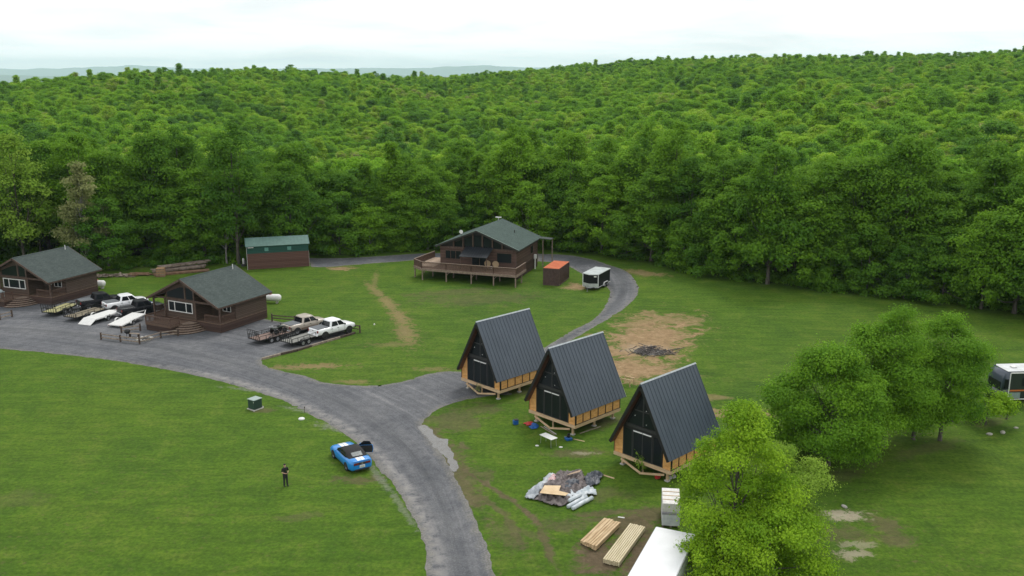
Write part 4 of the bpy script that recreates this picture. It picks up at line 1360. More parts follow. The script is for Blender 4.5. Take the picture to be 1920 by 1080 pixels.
# round wicker chairs on the lodge deck
m_wicker = mat('wicker', (0.34, 0.25, 0.15), 0.8, scale=30, bump=.4, bscale=60)
for i, (x, y) in enumerate(((-4.0, -1.6), (-2.7, -1.7))):
    wx, wy = loc2w(lodge, (x, y))
    e = empty('wicker_chair', (wx, wy, 1.8), R(-18), ('round tan wicker chair on the lodge deck, nearer the door', 'round tan wicker chair on the lodge deck, nearer the right hand window')[i], 'chair', 'wicker chairs on the lodge deck')
    one('seat', m_wicker, lambda m: m.tube([(0, 0, .3), (0, 0, .42)], [.42, .5], 14), e)
    one('backrest', m_wicker, lambda m: m.loft([[(math.cos(t) * rr_, y0 + .18 + (0 if rr_ > .2 else .14), .85 + math.sin(t) * rr_ * .95) for t in [k * math.pi / 7 for k in range(14)]] for rr_, y0 in ((.1, .1), (.4, .02), (.52, -.12), (.5, -.05))]), e)
    for sx in (-1, 1):
        for sy in (-1, 1):
            one('leg', m_wicker, lambda m: m.tube([(sx * .3, sy * .28, 0), (sx * .25, sy * .25, .3)], .035, 6), e)
wx, wy = loc2w(lodge, (-3.35, -2.0))
e = empty('side_table', (wx, wy, 1.8), R(-18), 'small white side table between the two wicker chairs', 'table')
one('table_top', m_white, lambda m: m.tube([(0, 0, .48), (0, 0, .52)], .26, 12), e)
for k in range(3):
    a = k * 2.09
    one('leg', m_white, lambda m: m.tube([(.2 * math.cos(a), .2 * math.sin(a), 0), (.12 * math.cos(a), .12 * math.sin(a), .48)], .02, 6), e)

# ------------------------------------------------------------------ storage shed
def make_shed():
    FL, FR = P(465, 506), P(580, 499)
    dx, dy = FR[0] - FL[0], FR[1] - FL[1]
    L = math.hypot(dx, dy); a = math.atan2(dy, dx)
    root = empty('storage_shed', (FL[0], FL[1], 0), a, 'long storage shed with brown siding below, green upper band and green metal roof', 'shed')
    m_b = board_mat('brown_lap_siding', (0.085, 0.042, 0.034), (0.125, 0.066, 0.052), 'z', 0.25, 0.10, grain=(1, 1, 4))
    m_g = board_mat('green_lap_siding', (0.014, 0.060, 0.048), (0.024, 0.084, 0.068), 'z', 0.25, 0.10, grain=(1, 1, 4))
    m_r = mat('green_metal_roof', (0.085, 0.160, 0.140), 0.5, metal=0.1, var=0.1, scale=2)
    D, h1, h2, hr = 4.2, 2.55, 3.75, 4.75
    one('lower_siding', m_b, lambda m: m.box(0, L, 0, D, -0.1, h1), root)
    one('upper_siding', m_g, lambda m: m.box(-.01, L + .01, -.012, D + .01, h1 + .002, h2), root)
    rf = MB()
    rf.slab([(-.2, -.25, h2 - .02), (L + .2, -.25, h2 - .02), (L + .2, D / 2, hr), (-.2, D / 2, hr)], .08)
    rf.slab([(L + .2, D + .25, h2 - .02), (-.2, D + .25, h2 - .02), (-.2, D / 2, hr), (L + .2, D / 2, hr)], .08)
    for i in range(19):
        x = -.15 + (L + .3) * i / 18
        rf.beam((x, -.24, h2 + .0), (x, D / 2, hr + .02), .04, .04)
    r_ = rf.build('roof', m_r, root)
    one('gable', m_g, lambda m: m.prism([(0, h2), (D, h2), (D / 2, hr - .1)], L - .05, L, 'x'), root)
    one('gable', m_g, lambda m: m.prism([(0, h2), (D, h2), (D / 2, hr - .1)], 0, .05, 'x'), root)
    one('corner_trim', m_white, lambda m: m.box(-.05, -.012, -.05, .06, 0, h2 - .05), root)
    one('corner_trim', mat('pale_brown_trim', (.35, .30, .27), .6), lambda m: m.box(L + .003, L + .05, -.05, .06, 0, h1), root)
    m_sk = mat('skylight_panel', (0.10, 0.24, 0.21), 0.3)
    for x in (L * .285, L * .655):
        one('window', m_sk, lambda m: m.box(x, x + .6, -.05, -.015, h1 + .3, h1 + .85), root)
    one('wall_lamp', m_white, lambda m: m.cbox((.6, -.12, h2 - .22), (.9, .2, .08), .02), root)
    return root


shed = make_shed()
sx_, sy_ = P(457, 499)
e = empty('heat_pump', (sx_, sy_, 0), R(5), 'white upright tank on a dark base at the left end of the shed', 'tank')
one('tank', m_white, lambda m: m.tube([(0, 0, .35), (0, 0, .4), (0, 0, 1.2), (0, 0, 1.3)], [.12, .17, .17, .1], 12), e)
one('base', mat('dark_base', (.03, .03, .03), .7), lambda m: m.tube([(0, 0, 0), (0, 0, .35)], [.42, .4], 14), e)
one('lid', mat('dark_lid', (.05, .05, .05), .7), lambda m: m.cbox((.32, 0, .62), (.3, .4, .55), .04), e)

# ------------------------------------------------------------------ A-frames
m_metal = None
def standing_seam(name, col, col2):
    m, nt, n, l, b = nodes_of(name)
    tc = n.new('ShaderNodeTexCoord')
    st = noise_n(n, l, tc.outputs['Object'], 0.5, 5, 0.6, 0.4, (1, 1, .35))
    cc_ = ramp(n, l, st, [(0.3, col), (0.7, col2)])
    l.new(cc_, b.inputs['Base Color'])
    b.inputs['Metallic'].default_value = 0.0
    b.inputs['Roughness'].default_value = 0.42
    b.inputs['Specular IOR Level'].default_value = 0.45
    rg = ramp(n, l, noise_n(n, l, tc.outputs['Object'], 2, 6, .7), [(0.3, (.34,) * 3), (0.7, (.52,) * 3)])
    l.new(rg, b.inputs['Roughness'])
    return m


m_seam = standing_seam('charcoal_standing_seam', (0.050, 0.066, 0.086), (0.066, 0.084, 0.108))
m_blackf = mat('black_facade', (0.010, 0.010, 0.011), 0.4)
m_black = mat('black_paint', (0.012, 0.012, 0.013), 0.45)
m_ply = mat('orange_plywood', (0.56, 0.275, 0.085), 0.7, col2=(0.72, 0.40, 0.15), scale=2.2, stretch=(1, 1, 3.0), detail=8)
m_lumber = mat('new_lumber', (0.44, 0.30, 0.17), 0.75, col2=(0.60, 0.44, 0.28), scale=3, stretch=(.5, .5, 3), detail=8)
m_soffit = mat('red_brown_soffit', (0.085, 0.036, 0.022), 0.6, col2=(0.14, 0.062, 0.038), scale=3)
m_conc = mat('concrete_footing', (0.38, 0.37, 0.34), 0.9, var=.2, scale=8)
m_lamp = mat('white_light_bar', (0.8, 0.8, 0.8), 0.3, var=.03)


def make_aframe(label, FR, rz, hr=7.4, brace=True):
    root = empty('a_frame_cabin', (FR[0], FR[1], 0), rz, label, 'cabin', 'black roofed a-frame cabins under construction')
    W, D = 5.5, 6.1
    zf, z0, ze = 0.72, 0.98, 1.95
    cx = -W / 2
    xe = W / 2 + 0.12
    k = (hr - ze) / xe
    def zt(x): return hr - abs(x - cx) * k
    # floor frame
    m = MB()
    m.box(-W, 0, 0, .05, zf, z0); m.box(-W, 0, D - .05, D, zf, z0)
    m.box(-.05, 0, .05, D - .05, zf, z0); m.box(-W, -W + .05, .05, D - .05, zf, z0)
    for i in range(1, 14):
        y = D * i / 14
        m.box(-W + .053, -.053, y - .02, y + .02, zf + .02, z0 - .03)
    m.build('floor_frame', m_lumber, root)
    one('subfloor', m_lumber, lambda m: m.box(-W + .01, -.01, .01, D - .01, z0 + .002, z0 + .03), root)
    # side walls: plywood between black battens
    for sx, xa, xb in ((1, -.12, -.04), (-1, -W + .04, -W + .12)):
        pw = one('side_wall', m_ply, lambda m: m.box(xa, xb, .06, D - .06, z0 + .03, 2.0), root)
        bm_ = MB()
        for i in range(7):
            y = .06 + (D - .12) * i / 6
            bm_.box(*((-.04, -.015) if sx > 0 else (-W + .015, -W + .04)), y - .045, y + .045, z0 + .033, 2.0)
        bm_.box(*((-.04, -.018) if sx > 0 else (-W + .018, -W + .04)), .1, D - .1, z0 + .03, z0 + .09)
        bm_.build('batten', m_black, pw)
    # front wall, black, set 5 cm back, with plywood cheeks
    fy = 0.10
    def xin(z): return (hr - 0.16 - z) / k
    f = MB()
    bw = 1.93
    f.prism([(cx - bw, z0 + .03), (cx + bw, z0 + .03), (cx + bw, min(zt(cx + bw) - .2, 9)), (cx, hr - .25), (cx - bw, zt(cx - bw) - .2)], fy, fy + .1)
    f.build('front_wall', m_blackf, root)
    for sx in (-1, 1):
        x1 = cx + sx * (W / 2 - .05); x2 = cx + sx * (bw + .003)
        one('front_cheek', m_ply, lambda m: m.prism([(x1, z0 + .03), (x2, z0 + .03), (x2, zt(x2) - .2), (x1, zt(x1) - .15)], fy, fy + .1), root)
        one('corner_post', m_black, lambda m: m.box(min(x1, x1 + sx * .05), max(x1, x1 + sx * .05), fy - .03, fy + .1, z0 + .03, 2.0), root)
    # sliding glass door and glazing
    dz0, dz1 = z0 + .1, z0 + 2.25
    door = MB()
    for a, c_ in ((cx - .95, cx - .86), (cx - .045, cx + .045), (cx + .86, cx + .95)):
        door.box(a, c_, fy - .05, fy - .002, dz0, dz1)
    door.box(cx - .95, cx + .95, fy - .05, fy - .002, dz1 + .001, dz1 + .1)
    door.box(cx - .95, cx + .95, fy - .05, fy - .002, dz0 - .08, dz0 - .001)
    do = door.build('door', m_frame_dk, root)
    for a, c_ in ((cx - .86, cx - .045), (cx + .045, cx + .86)):
        one('pane', m_glass, lambda m: m.box(a, c_, fy - .025, fy - .003, dz0, dz1), do)
    for sx in (-1, 1):
        xa, xb = sorted((cx + sx * 1.05, cx + sx * 1.8))
        wf = one('side_light', m_frame_dk, lambda m: (m.box(xa - .05, xa, fy - .04, fy - .002, dz0, dz1), m.box(xb, xb + .05, fy - .04, fy - .002, dz0, dz1)), root)
        one('pane', m_glass, lambda m: m.box(xa, xb, fy - .02, fy - .003, dz0, dz1), wf)
    tz = dz1 + .55
    one('transom_beam', m_frame_dk, lambda m: m.box(cx - 1.6, cx + 1.6, fy - .07, fy - .002, dz1 + .25, dz1 + .48), root)
    up = MB()
    x_b = xin(tz) - .35
    up.prism([(cx - x_b, tz), (cx - .06, tz), (cx - .06, hr - .9)], fy - .03, fy - .003)
    up.prism([(cx + .06, tz), (cx + x_b, tz), (cx + .06, hr - .9)], fy - .03, fy - .003)
    up.build('gable_window', m_glass, root)
    one('mullion', m_frame_dk, lambda m: (m.box(cx - .055, cx + .055, fy - .06, fy - .002, tz, hr - .8), m.box(cx - x_b * .55, cx - .057, fy - .06, fy - .002, tz + 1.15, tz + 1.24), m.box(cx + .057, cx + x_b * .55, fy - .06, fy - .002, tz + 1.15, tz + 1.24)), root)
    lb = one('light_bar', m_lamp, lambda m: (m.box(cx - .86, cx - .06, fy - .11, fy - .052, dz1 - .03, dz1 + .05), m.box(cx + .02, cx + .84, fy - .11, fy - .052, dz1 - .03, dz1 + .05)), root)
    for (x, z) in ((cx - .75, tz + .75), (cx + .3, tz + 1.35), (cx + .35, tz + .25)):
        one('wall_lamp', m_lamp, lambda m: m.cbox((x, fy - .09, z), (.07, .06, .07), .02), root)
    # back wall
    one('back_wall', m_ply, lambda m: m.prism([(-W + .05, z0 + .03), (-.05, z0 + .03), (-.05, 1.9), (cx, hr - .3), (-W + .05, 1.9)], D - .2, D - .1), root)
    # roof slopes with standing seams
    e0, e1 = -0.45, D + 0.62
    for sx in (-1, 1):
        X = cx + sx * xe
        nrm = Vector((sx * k, 0, 1)).normalized()
        rf = MB()
        a, c_, dq, cq = (cx, e0, hr), (X, e0, ze), (X, e1, ze), (cx, e1, hr)
        rf.slab([a, c_, dq, cq] if sx > 0 else [c_, a, cq, dq], 0.05)
        n_s = 17
        for i in range(n_s + 1):
            y = e0 + .03 + (e1 - e0 - .06) * i / n_s
            rf.beam(Vector((cx, y, hr)) + nrm * .012, Vector((X, y, ze)) + nrm * .012, .032, .05, up=(0, 1, 0))
        r_ = rf.build('roof', m_seam, root)
        so = MB()
        q = [Vector(v) - nrm * 0.053 for v in ((cx + sx * .3, e0, hr - .3 * k), c_, dq, (cx + sx * .3, e1, hr - .3 * k))]
        q = [v + Vector((-sx * .0, 0, 0)) for v in q]
        so.slab([q[0], q[1], q[2], q[3]] if sx > 0 else [q[1], q[0], q[3], q[2]], 0.14)
        so.build('soffit', m_soffit, r_)
        ft = MB()
        for yy in (e0 - .015,):
            ft.beam(Vector((cx + sx * .13, yy, hr - .13 * k)) - nrm * .09, Vector((X, yy, ze)) - nrm * .09, .24, .03, up=(0, 1, 0))
        ft.build('front_trim', m_black, r_)
        one('back_trim', m_white, lambda m: m.beam(Vector((cx, e1 + .012, hr)) - nrm * .06, Vector((X, e1 + .012, ze)) - nrm * .03, .09, .03, up=(0, 1, 0)), r_)
    one('ridge_cap', mat('pale_ridge_cap', (.42, .46, .48), .35), lambda m: m.prism([(cx - .07, hr - .06), (cx, hr + .05), (cx + .07, hr - .06)], e0 - .02, e1 + .02), root)
    # piers and braces
    for (x, y) in ((-.45, .25), (-W + .75, .25), (-.45, D * .5), (-W + .75, D * .5), (-.45, D - .5), (-W + .75, D - .5)):
        one('pier', m_lumber, lambda m: m.box(x - .08, x + .08, y - .08, y + .08, .12, zf - .003), root)
        one('footing', m_conc, lambda m: m.cbox((x, y, .06), (.36, .36, .13), .03), root)
    one('beam', m_lumber, lambda m: (m.box(-.52, -.38, .0 + .1, D - .1, zf - .17, zf - .003) if False else m.beam((-W + .8, -.03, zf - .12), (-W / 2 + .35, -.55, .28), .1, .14)), root)
    one('beam', m_lumber, lambda m: m.beam((-W / 2 + .3, -.6, .28), (-.55, -.05, zf - .14), .1, .14), root)
    one('beam', m_lumber, lambda m: m.box(-W / 2 - .05, -W / 2 + .05, .2, .3, 0, zf - .003), root)
    return root


A1 = make_aframe('black a-frame cabin standing on the gravel, the farthest and leftmost of the three', P(937.2, 738.7, .7), R(-45.5), 7.3)
A2 = make_aframe('black a-frame cabin in the middle of the three, white folding table before it', P(1078, 805, .7), R(-45.5), 7.4)
A3 = make_aframe('black a-frame cabin nearest the leafy foreground tree, rightmost of the three', P(1257.2, 891.6, .7), R(-45.5), 7.4)

# ------------------------------------------------------------------ container with orange roof
def make_container():
    FR = P(1048, 536.5)
    root = empty('shipping_container', (FR[0], FR[1], 0), R(-19), 'dark brown corrugated storage container with a bright orange roof beside the lodge', 'container')
    W, L, H = 2.44, 5.6, 2.55
    m_c = mat('container_brown', (0.058, 0.034, 0.030), 0.55, col2=(0.095, 0.058, 0.050), scale=3)
    def corr(m, p, q, n_, z0, z1, dep, out):
        p, q, out = Vector(p), Vector(q), Vector(out)
        pts = []
        for i in range(n_):
            for t, d_ in ((0, 0), (.28, 0), (.42, dep), (.86, dep)):
                v = p.lerp(q, (i + t) / n_) + out * d_
                pts.append(v)
        pts.append(q)
        vs = [(v.x, v.y, z0) for v in pts] + [(v.x, v.y, z1) for v in pts]
        N_ = len(pts)
        m.add(vs, [(i, i + 1, N_ + i + 1, N_ + i) for i in range(N_ - 1)])
    m = MB()
    corr(m, (-W + .08, .04, 0), (-.08, .04, 0), 10, .14, H - .1, -.05, (0, -1, 0))
    corr(m, (-.04, .08, 0), (-.04, L - .08, 0), 20, .14, H - .1, -.05, (1, 0, 0))
    corr(m, (-W + .04, .08, 0), (-W + .04, L - .08, 0), 20, .14, H - .1, -.05, (-1, 0, 0))
    corr(m, (-W + .08, L - .04, 0), (-.08, L - .04, 0), 10, .14, H - .1, -.05, (0, 1, 0))
    m.build('panels', m_c, root, recalc=False)
    one('frame', m_c, lambda m: ([m.box(x, x + .12, y, y + .12, 0, H - .02) for x in (-W, -.12) for y in (0, L - .12)],
        [m.box(-W + .12, -.12, y, y + .1, z, z + .14) for y in (0, L - .1) for z in (.0, H - .16)],
        [m.box(x, x + .1, .12, L - .12, z, z + .14) for x in (-W, -.1) for z in (.0, H - .16)]), root)
    one('roof', mat('orange_roof', (0.44, 0.10, 0.035), 0.7, col2=(0.56, 0.15, 0.055), scale=1.2), lambda m: (m.box(-W + .03, -.03, .03, L - .03, H - .018, H + .02), [m.box(-W + .1, -.1, y, y + .12, H + .022, H + .035) for y in [.3 + .35 * i for i in range(15)]]), root)
    return root


cont = make_container()
# ------------------------------------------------------------------ vehicles
def paint(name, col, rough=0.28, coat=0.6):
    m = mat(name, col, rough, 0.0, 0.5, 0.04, 2.0, coat=coat)
    m.node_tree.nodes['Principled BSDF'].inputs['Coat Roughness'].default_value = 0.08
    return m


m_tyre = mat('tyre_rubber', (0.018, 0.018, 0.019), 0.85)
m_rim = mat('alloy_rim', (0.45, 0.46, 0.47), 0.35, metal=0.6)
m_rim_dark = mat('dark_rim', (0.03, 0.03, 0.032), 0.35, metal=0.3)
m_cglass = glass_mat('vehicle_glass', (0.010, 0.012, 0.015), 0.05, .35)
m_plastic = mat('black_plastic', (0.025, 0.025, 0.026), 0.55)
m_red_l = mat('red_lens', (0.20, 0.012, 0.014), 0.25)
m_clear_l = mat('clear_lens', (0.55, 0.56, 0.58), 0.15)
m_chrome = mat('chrome', (0.55, 0.56, 0.58), 0.2, metal=0.9, var=.03)
m_cover = mat('bed_cover_vinyl', (0.10, 0.11, 0.12), 0.6)


def wheel(root, x, y, r, w, rim_m, sides=18):
    s = 1 if y > 0 else -1
    t = MB()
    prof = [(r * .62, w * .42), (r * .9, w * .5), (r, w * .36), (r, -w * .36), (r * .9, -w * .5), (r * .62, -w * .42)]
    rings = [[(x + q * math.cos(a), y + d, r + q * math.sin(a)) for q, d in prof] for a in [2 * math.pi * k / sides for k in range(sides + 1)]]
    t.loft(rings, cap=False, closed=True)
    wh = t.build('wheel', m_tyre, root)
    rm = MB()
    yo = y + s * w * .36
    rm.tube([(x, y - s * w * .3, r), (x, yo - s * .03, r)], [r * .64, r * .64], 16)
    for k in range(6):
        a = 2 * math.pi * k / 6
        rm.beam((x, yo, r), (x + r * .6 * math.cos(a), yo, r + r * .6 * math.sin(a)), .07, .04, up=(0, 1, 0))
    rm.tube([(x, yo - .02 * s, r), (x, yo + .02 * s, r)], [r * .16, r * .14], 10)
    rm.build('rim', rim_m, wh)
    return wh


def ring(x, w, zb, zs, zt, e=0.86, dz=0.05):
    h = [(w * .90, zb), (w * .985, zb + .12), (w, (zb + zs) / 2 + .05), (w * .985, zs), (w * e, zt - dz * .35), (w * .45, zt)]
    return [(x, y, z) for y, z in h] + [(x, -y, z) for y, z in reversed(h)]


def greenhouse(root, x_wb, x_wt, x_rt, x_rb, zb, zt, wb, wt, body_m, glass_m, name='cab', pillars=(0.5,), roof_m=None, back_glass=True):
    """cab: windscreen from x_wb to x_wt, roof to x_rt, rear window down to x_rb; glass panes lie 6 mm proud"""
    m = MB()
    def rr_(xf, xr, w, z, c):
        return [(xf, -w + c, z), (xf, w - c, z), (xf - c, w, z), (xr + c, w, z), (xr, w - c, z), (xr, -w + c, z), (xr + c, -w, z), (xf - c, -w, z)]
    rings = []
    for t in (0, .5, .9, 1.0):
        k = t if t < 1 else 1
        xf = x_wb + (x_wt - x_wb) * k; xr = x_rb + (x_rt - x_rb) * k
        w = wb + (wt - wb) * k; z = zb + (zt - zb) * (t if t < 1 else 1) - (0.0 if t < 1 else 0.0)
        rings.append(rr_(xf, xr, w, z, .10 + .06 * t))
    rings.append(rr_(x_wt - .12, x_rt + .12, wt - .14, zt + .035, .14))
    m.loft(rings, smooth=True)
    cab_ = m.build(name, body_m, root)
    # glass
    def at(t, side=None):
        return x_wb + (x_wt - x_wb) * t, x_rb + (x_rt - x_rb) * t, wb + (wt - wb) * t, zb + (zt - zb) * t
    f0, r0_, w0, z0 = at(.10); f1, r1_, w1, z1 = at(.84)
    nf = .012
    g = MB()
    g.slab([(f0 + nf, -w0 + .14, z0), (f0 + nf, w0 - .14, z0), (f1 + nf, w1 - .18, z1), (f1 + nf, -w1 + .18, z1)], .015)
    g.build('windshield', glass_m, cab_)
    if back_glass:
        g = MB(); g.slab([(r0_ - nf, w0 - .14, z0), (r0_ - nf, -w0 + .14, z0), (r1_ - nf, -w1 + .18, z1), (r1_ - nf, w1 - .18, z1)], .015)
        g.build('rear_window', glass_m, cab_)
    for s in (-1, 1):
        ts = [0.0] + list(pillars) + [1.0]
        for a, c_ in zip(ts[:-1], ts[1:]):
            a += .025; c_ -= .025
            def X(t, f, r): return (f - .16) + ((r + .16) - (f - .16)) * t
            q = [(X(a, f0, r0_), s * (w0 + nf), z0), (X(c_, f0, r0_), s * (w0 + nf), z0), (X(c_, f1, r1_), s * (w1 + nf), z1), (X(a, f1, r1_), s * (w1 + nf), z1)]
            g = MB(); g.slab(q if s > 0 else q[::-1], .015)
            g.build('side_window', glass_m, cab_)
    return cab_


def make_pickup(label, x, y, rz, col, body_low=None, lift=0.0, rim_m=None, cover=True, group='pickup trucks parked by the cabins', S=1.0, rails=False):
    root = empty('pickup_truck', (x, y, 0), rz, label, 'pickup truck', group)
    root.scale = (S, 1, 1)
    pm_ = paint('truck_paint', col, .4 if col[0] < .1 else .3, .0 if col[0] < .1 else .5)
    if col[0] < .1: pm_.node_tree.nodes['Principled BSDF'].inputs['Specular IOR Level'].default_value = .15
    r = 0.41 + lift * .3
    L = lift
    b_ = MB()
    st = [(-2.90, .90, .62, 1.08, 1.20), (-2.84, .97, .58, 1.12, 1.27), (-2.3, 1.0, .55, 1.13, 1.28), (-1.2, 1.0, .50, 1.14, 1.28), (-.9, 1.0, .50, 1.14, 1.27), (0.9, 1.0, .50, 1.14, 1.25),
          (1.45, 1.0, .52, 1.10, 1.25), (2.3, .99, .55, 1.06, 1.20), (2.72, .95, .56, 1.00, 1.12), (2.90, .86, .60, .95, 1.02)]
    b_.loft([ring(a, w * 1.0, zb + L, zs + L, zt + L, .90) for a, w, zb, zs, zt in st])
    body = b_.build('body', pm_, root)
    greenhouse(root, 1.50, .74, -.76, -1.04, 1.22 + L, 1.93 + L, .95, .80, pm_, m_cglass, 'cab', (0.47,))
    if cover:
        one('bed_cover', m_cover, lambda m: m.cbox((-1.95, 0, 1.30 + L), (1.72, 1.72, .06), .025), root)
    else:
        one('bed_liner', m_plastic, lambda m: (m.box(-2.8, -1.08, -.82, .82, 1.262 + L, 1.272 + L)), root)
    for s in (-1, 1):
        if rails:
            one('bed_rail', m_chrome, lambda m: m.beam((-2.8, s * .92, 1.33 + L), (-1.1, s * .92, 1.33 + L), .05), root)
        for xx in (-1.85, 1.85):
            one('wheel_arch', m_plastic, lambda m: m.prism([(xx + .54 * math.cos(a), .42 + L + .52 * math.sin(a)) for a in [math.pi * k / 8 for k in range(9)]], s * .80, s * 1.012), body)
            wheel(root, xx, s * .89, r, .27, rim_m or m_rim)
        one('side_step', m_plastic, lambda m: m.box(-1.0, 1.1, min(s * .86, s * 1.03), max(s * .86, s * 1.03), .42 + L, .48 + L), root)
        mr_ = one('mirror', m_plastic, lambda m: m.cbox((1.12, s * 1.12, 1.33 + L), (.14, .24, .2), .04), root)
        one('tail_light', m_red_l, lambda m: m.cbox((-2.865, s * .86, 1.02 + L), (.12, .20, .30), .03), root)
        one('headlight', m_clear_l, lambda m: m.cbox((2.78, s * .76, .92 + L), (.2, .34, .2), .05), root)
        for xx in (.1, -.85):
            one('door_handle', m_plastic, lambda m: m.cbox((xx, s * 1.012, 1.05 + L), (.2, .03, .05), .01), body)
        one('door_seam', m_plastic, lambda m: [m.box(q, q + .015, min(s * .99, s * 1.004), max(s * .99, s * 1.004), .62 + L, 1.13 + L) for q in (1.15, .22, -.72)], body)
    if body_low is not None:
        one('lower_trim', body_low, lambda m: [m.box(-1.25, 1.28, min(s * .98, s * 1.008), max(s * .98, s * 1.008), .52 + L, .76 + L) for s in (-1, 1)], root)
    one('bumper', m_chrome if not L else pm_, lambda m: m.cbox((-2.95, 0, .62 + L), (.2, 1.84, .22), .05), root)
    one('bumper', m_chrome if not L else m_plastic, lambda m: m.cbox((2.92, 0, .62 + L), (.2, 1.84, .26), .06), root)
    one('grille', m_plastic, lambda m: m.cbox((2.885, 0, .90 + L), (.08, 1.1, .3), .03), root)
    tg = one('tailgate', pm_, lambda m: m.cbox((-2.905, 0, .98 + L), (.04, 1.48, .48), .015), root)
    one('handle', m_plastic, lambda m: m.cbox((-2.935, 0, 1.1 + L), (.03, .22, .07), .01), tg)
    one('license_plate', m_white, lambda m: m.cbox((-3.06, 0, .65 + L), (.02, .3, .15), .005), root)
    one('undercarriage', m_plastic, lambda m: m.box(-2.7, 2.6, -.7, .7, .36 + L, .56 + L), root)
    return root


def make_car(label, x, y, rz, col, S=1.0):
    root = empty('parked_car', (x, y, 0), rz, label, 'car')
    pm_ = paint('car_paint', col)
    b_ = MB()
    st = [(-2.35, .74, .40, .72, .86), (-2.25, .84, .32, .80, .98), (-1.6, .90, .26, .84, 1.02), (0, .91, .24, .84, .95), (1.1, .90, .26, .80, .96), (1.9, .87, .28, .68, .82), (2.3, .76, .34, .58, .68)]
    b_.loft([ring(*q) for q in st])
    body = b_.build('body', pm_, root)
    greenhouse(root, 1.15, .35, -.9, -1.75, .93, 1.40, .80, .62, pm_, m_cglass, 'cab', (0.5,))
    for s in (-1, 1):
        for xx in (-1.4, 1.4):
            wheel(root, xx, s * .80, .33, .21, m_rim)
        one('tail_light', m_red_l, lambda m: m.cbox((-2.28, s * .68, .80), (.12, .28, .14), .03), root)
        one('headlight', m_clear_l, lambda m: m.cbox((2.22, s * .62, .60), (.14, .3, .12), .04), root)
        one('mirror', pm_, lambda m: m.cbox((.75, s * .98, .98), (.12, .18, .11), .03), root)
    one('bumper', m_chrome, lambda m: m.cbox((-2.37, 0, .50), (.08, 1.5, .09), .02), root)
    one('license_plate', m_white, lambda m: m.cbox((-2.40, 0, .68), (.02, .3, .14), .004), root)
    return root


def heading(a, b_):
    return math.atan2(b_[1] - a[1], b_[0] - a[0])


HT = R(48)
m_tan_low = mat('brown_lower_paint', (0.16, 0.115, 0.085), 0.35)
# parked on the right hand side of the middle cabin
def wheels_to_center(pr, rz, wb=1.85, half=.95):
    """centre of a truck whose rear right wheel stands on survey spot pr"""
    x, y = P(*pr)
    return x + wb * math.cos(rz) - half * math.sin(rz), y + wb * math.sin(rz) + half * math.cos(rz)


wx, wy = wheels_to_center((608.7, 637.9), HT)
make_pickup('white pickup truck with black wheels parked at the gravel edge beside the timber kerb', wx, wy, HT, (0.80, 0.81, 0.82), lift=.10, rim_m=m_rim_dark, S=.94)
wx, wy = wheels_to_center((556.5, 628.5), HT)
make_pickup('tan and brown pickup truck with a pale roof left of the lifted white one', wx, wy, HT, (0.40, 0.35, 0.29), m_tan_low, S=.94)
HL = R(42)
wx, wy = wheels_to_center((214, 585.5), HL)
make_pickup('white pickup truck parked between two black ones behind the white trailers', wx, wy, HL, (0.80, 0.81, 0.82), S=.94)
wx, wy = wheels_to_center((243, 596.7), HL)
make_pickup('black pickup truck with bright bed rails beside the small blue car', wx, wy, HL, (0.012, 0.013, 0.016), S=.94, rails=True, cover=False)
wx, wy = wheels_to_center((166, 582), HL)
make_pickup('black pickup truck parked closest to the left log cabin wall', wx, wy, HL, (0.012, 0.013, 0.016), S=.94, rails=True)
wx, wy = P(274, 590)
make_car('small dark blue car between the black pickup truck and the middle cabin', wx, wy + 1.2, HL, (0.045, 0.075, 0.16))


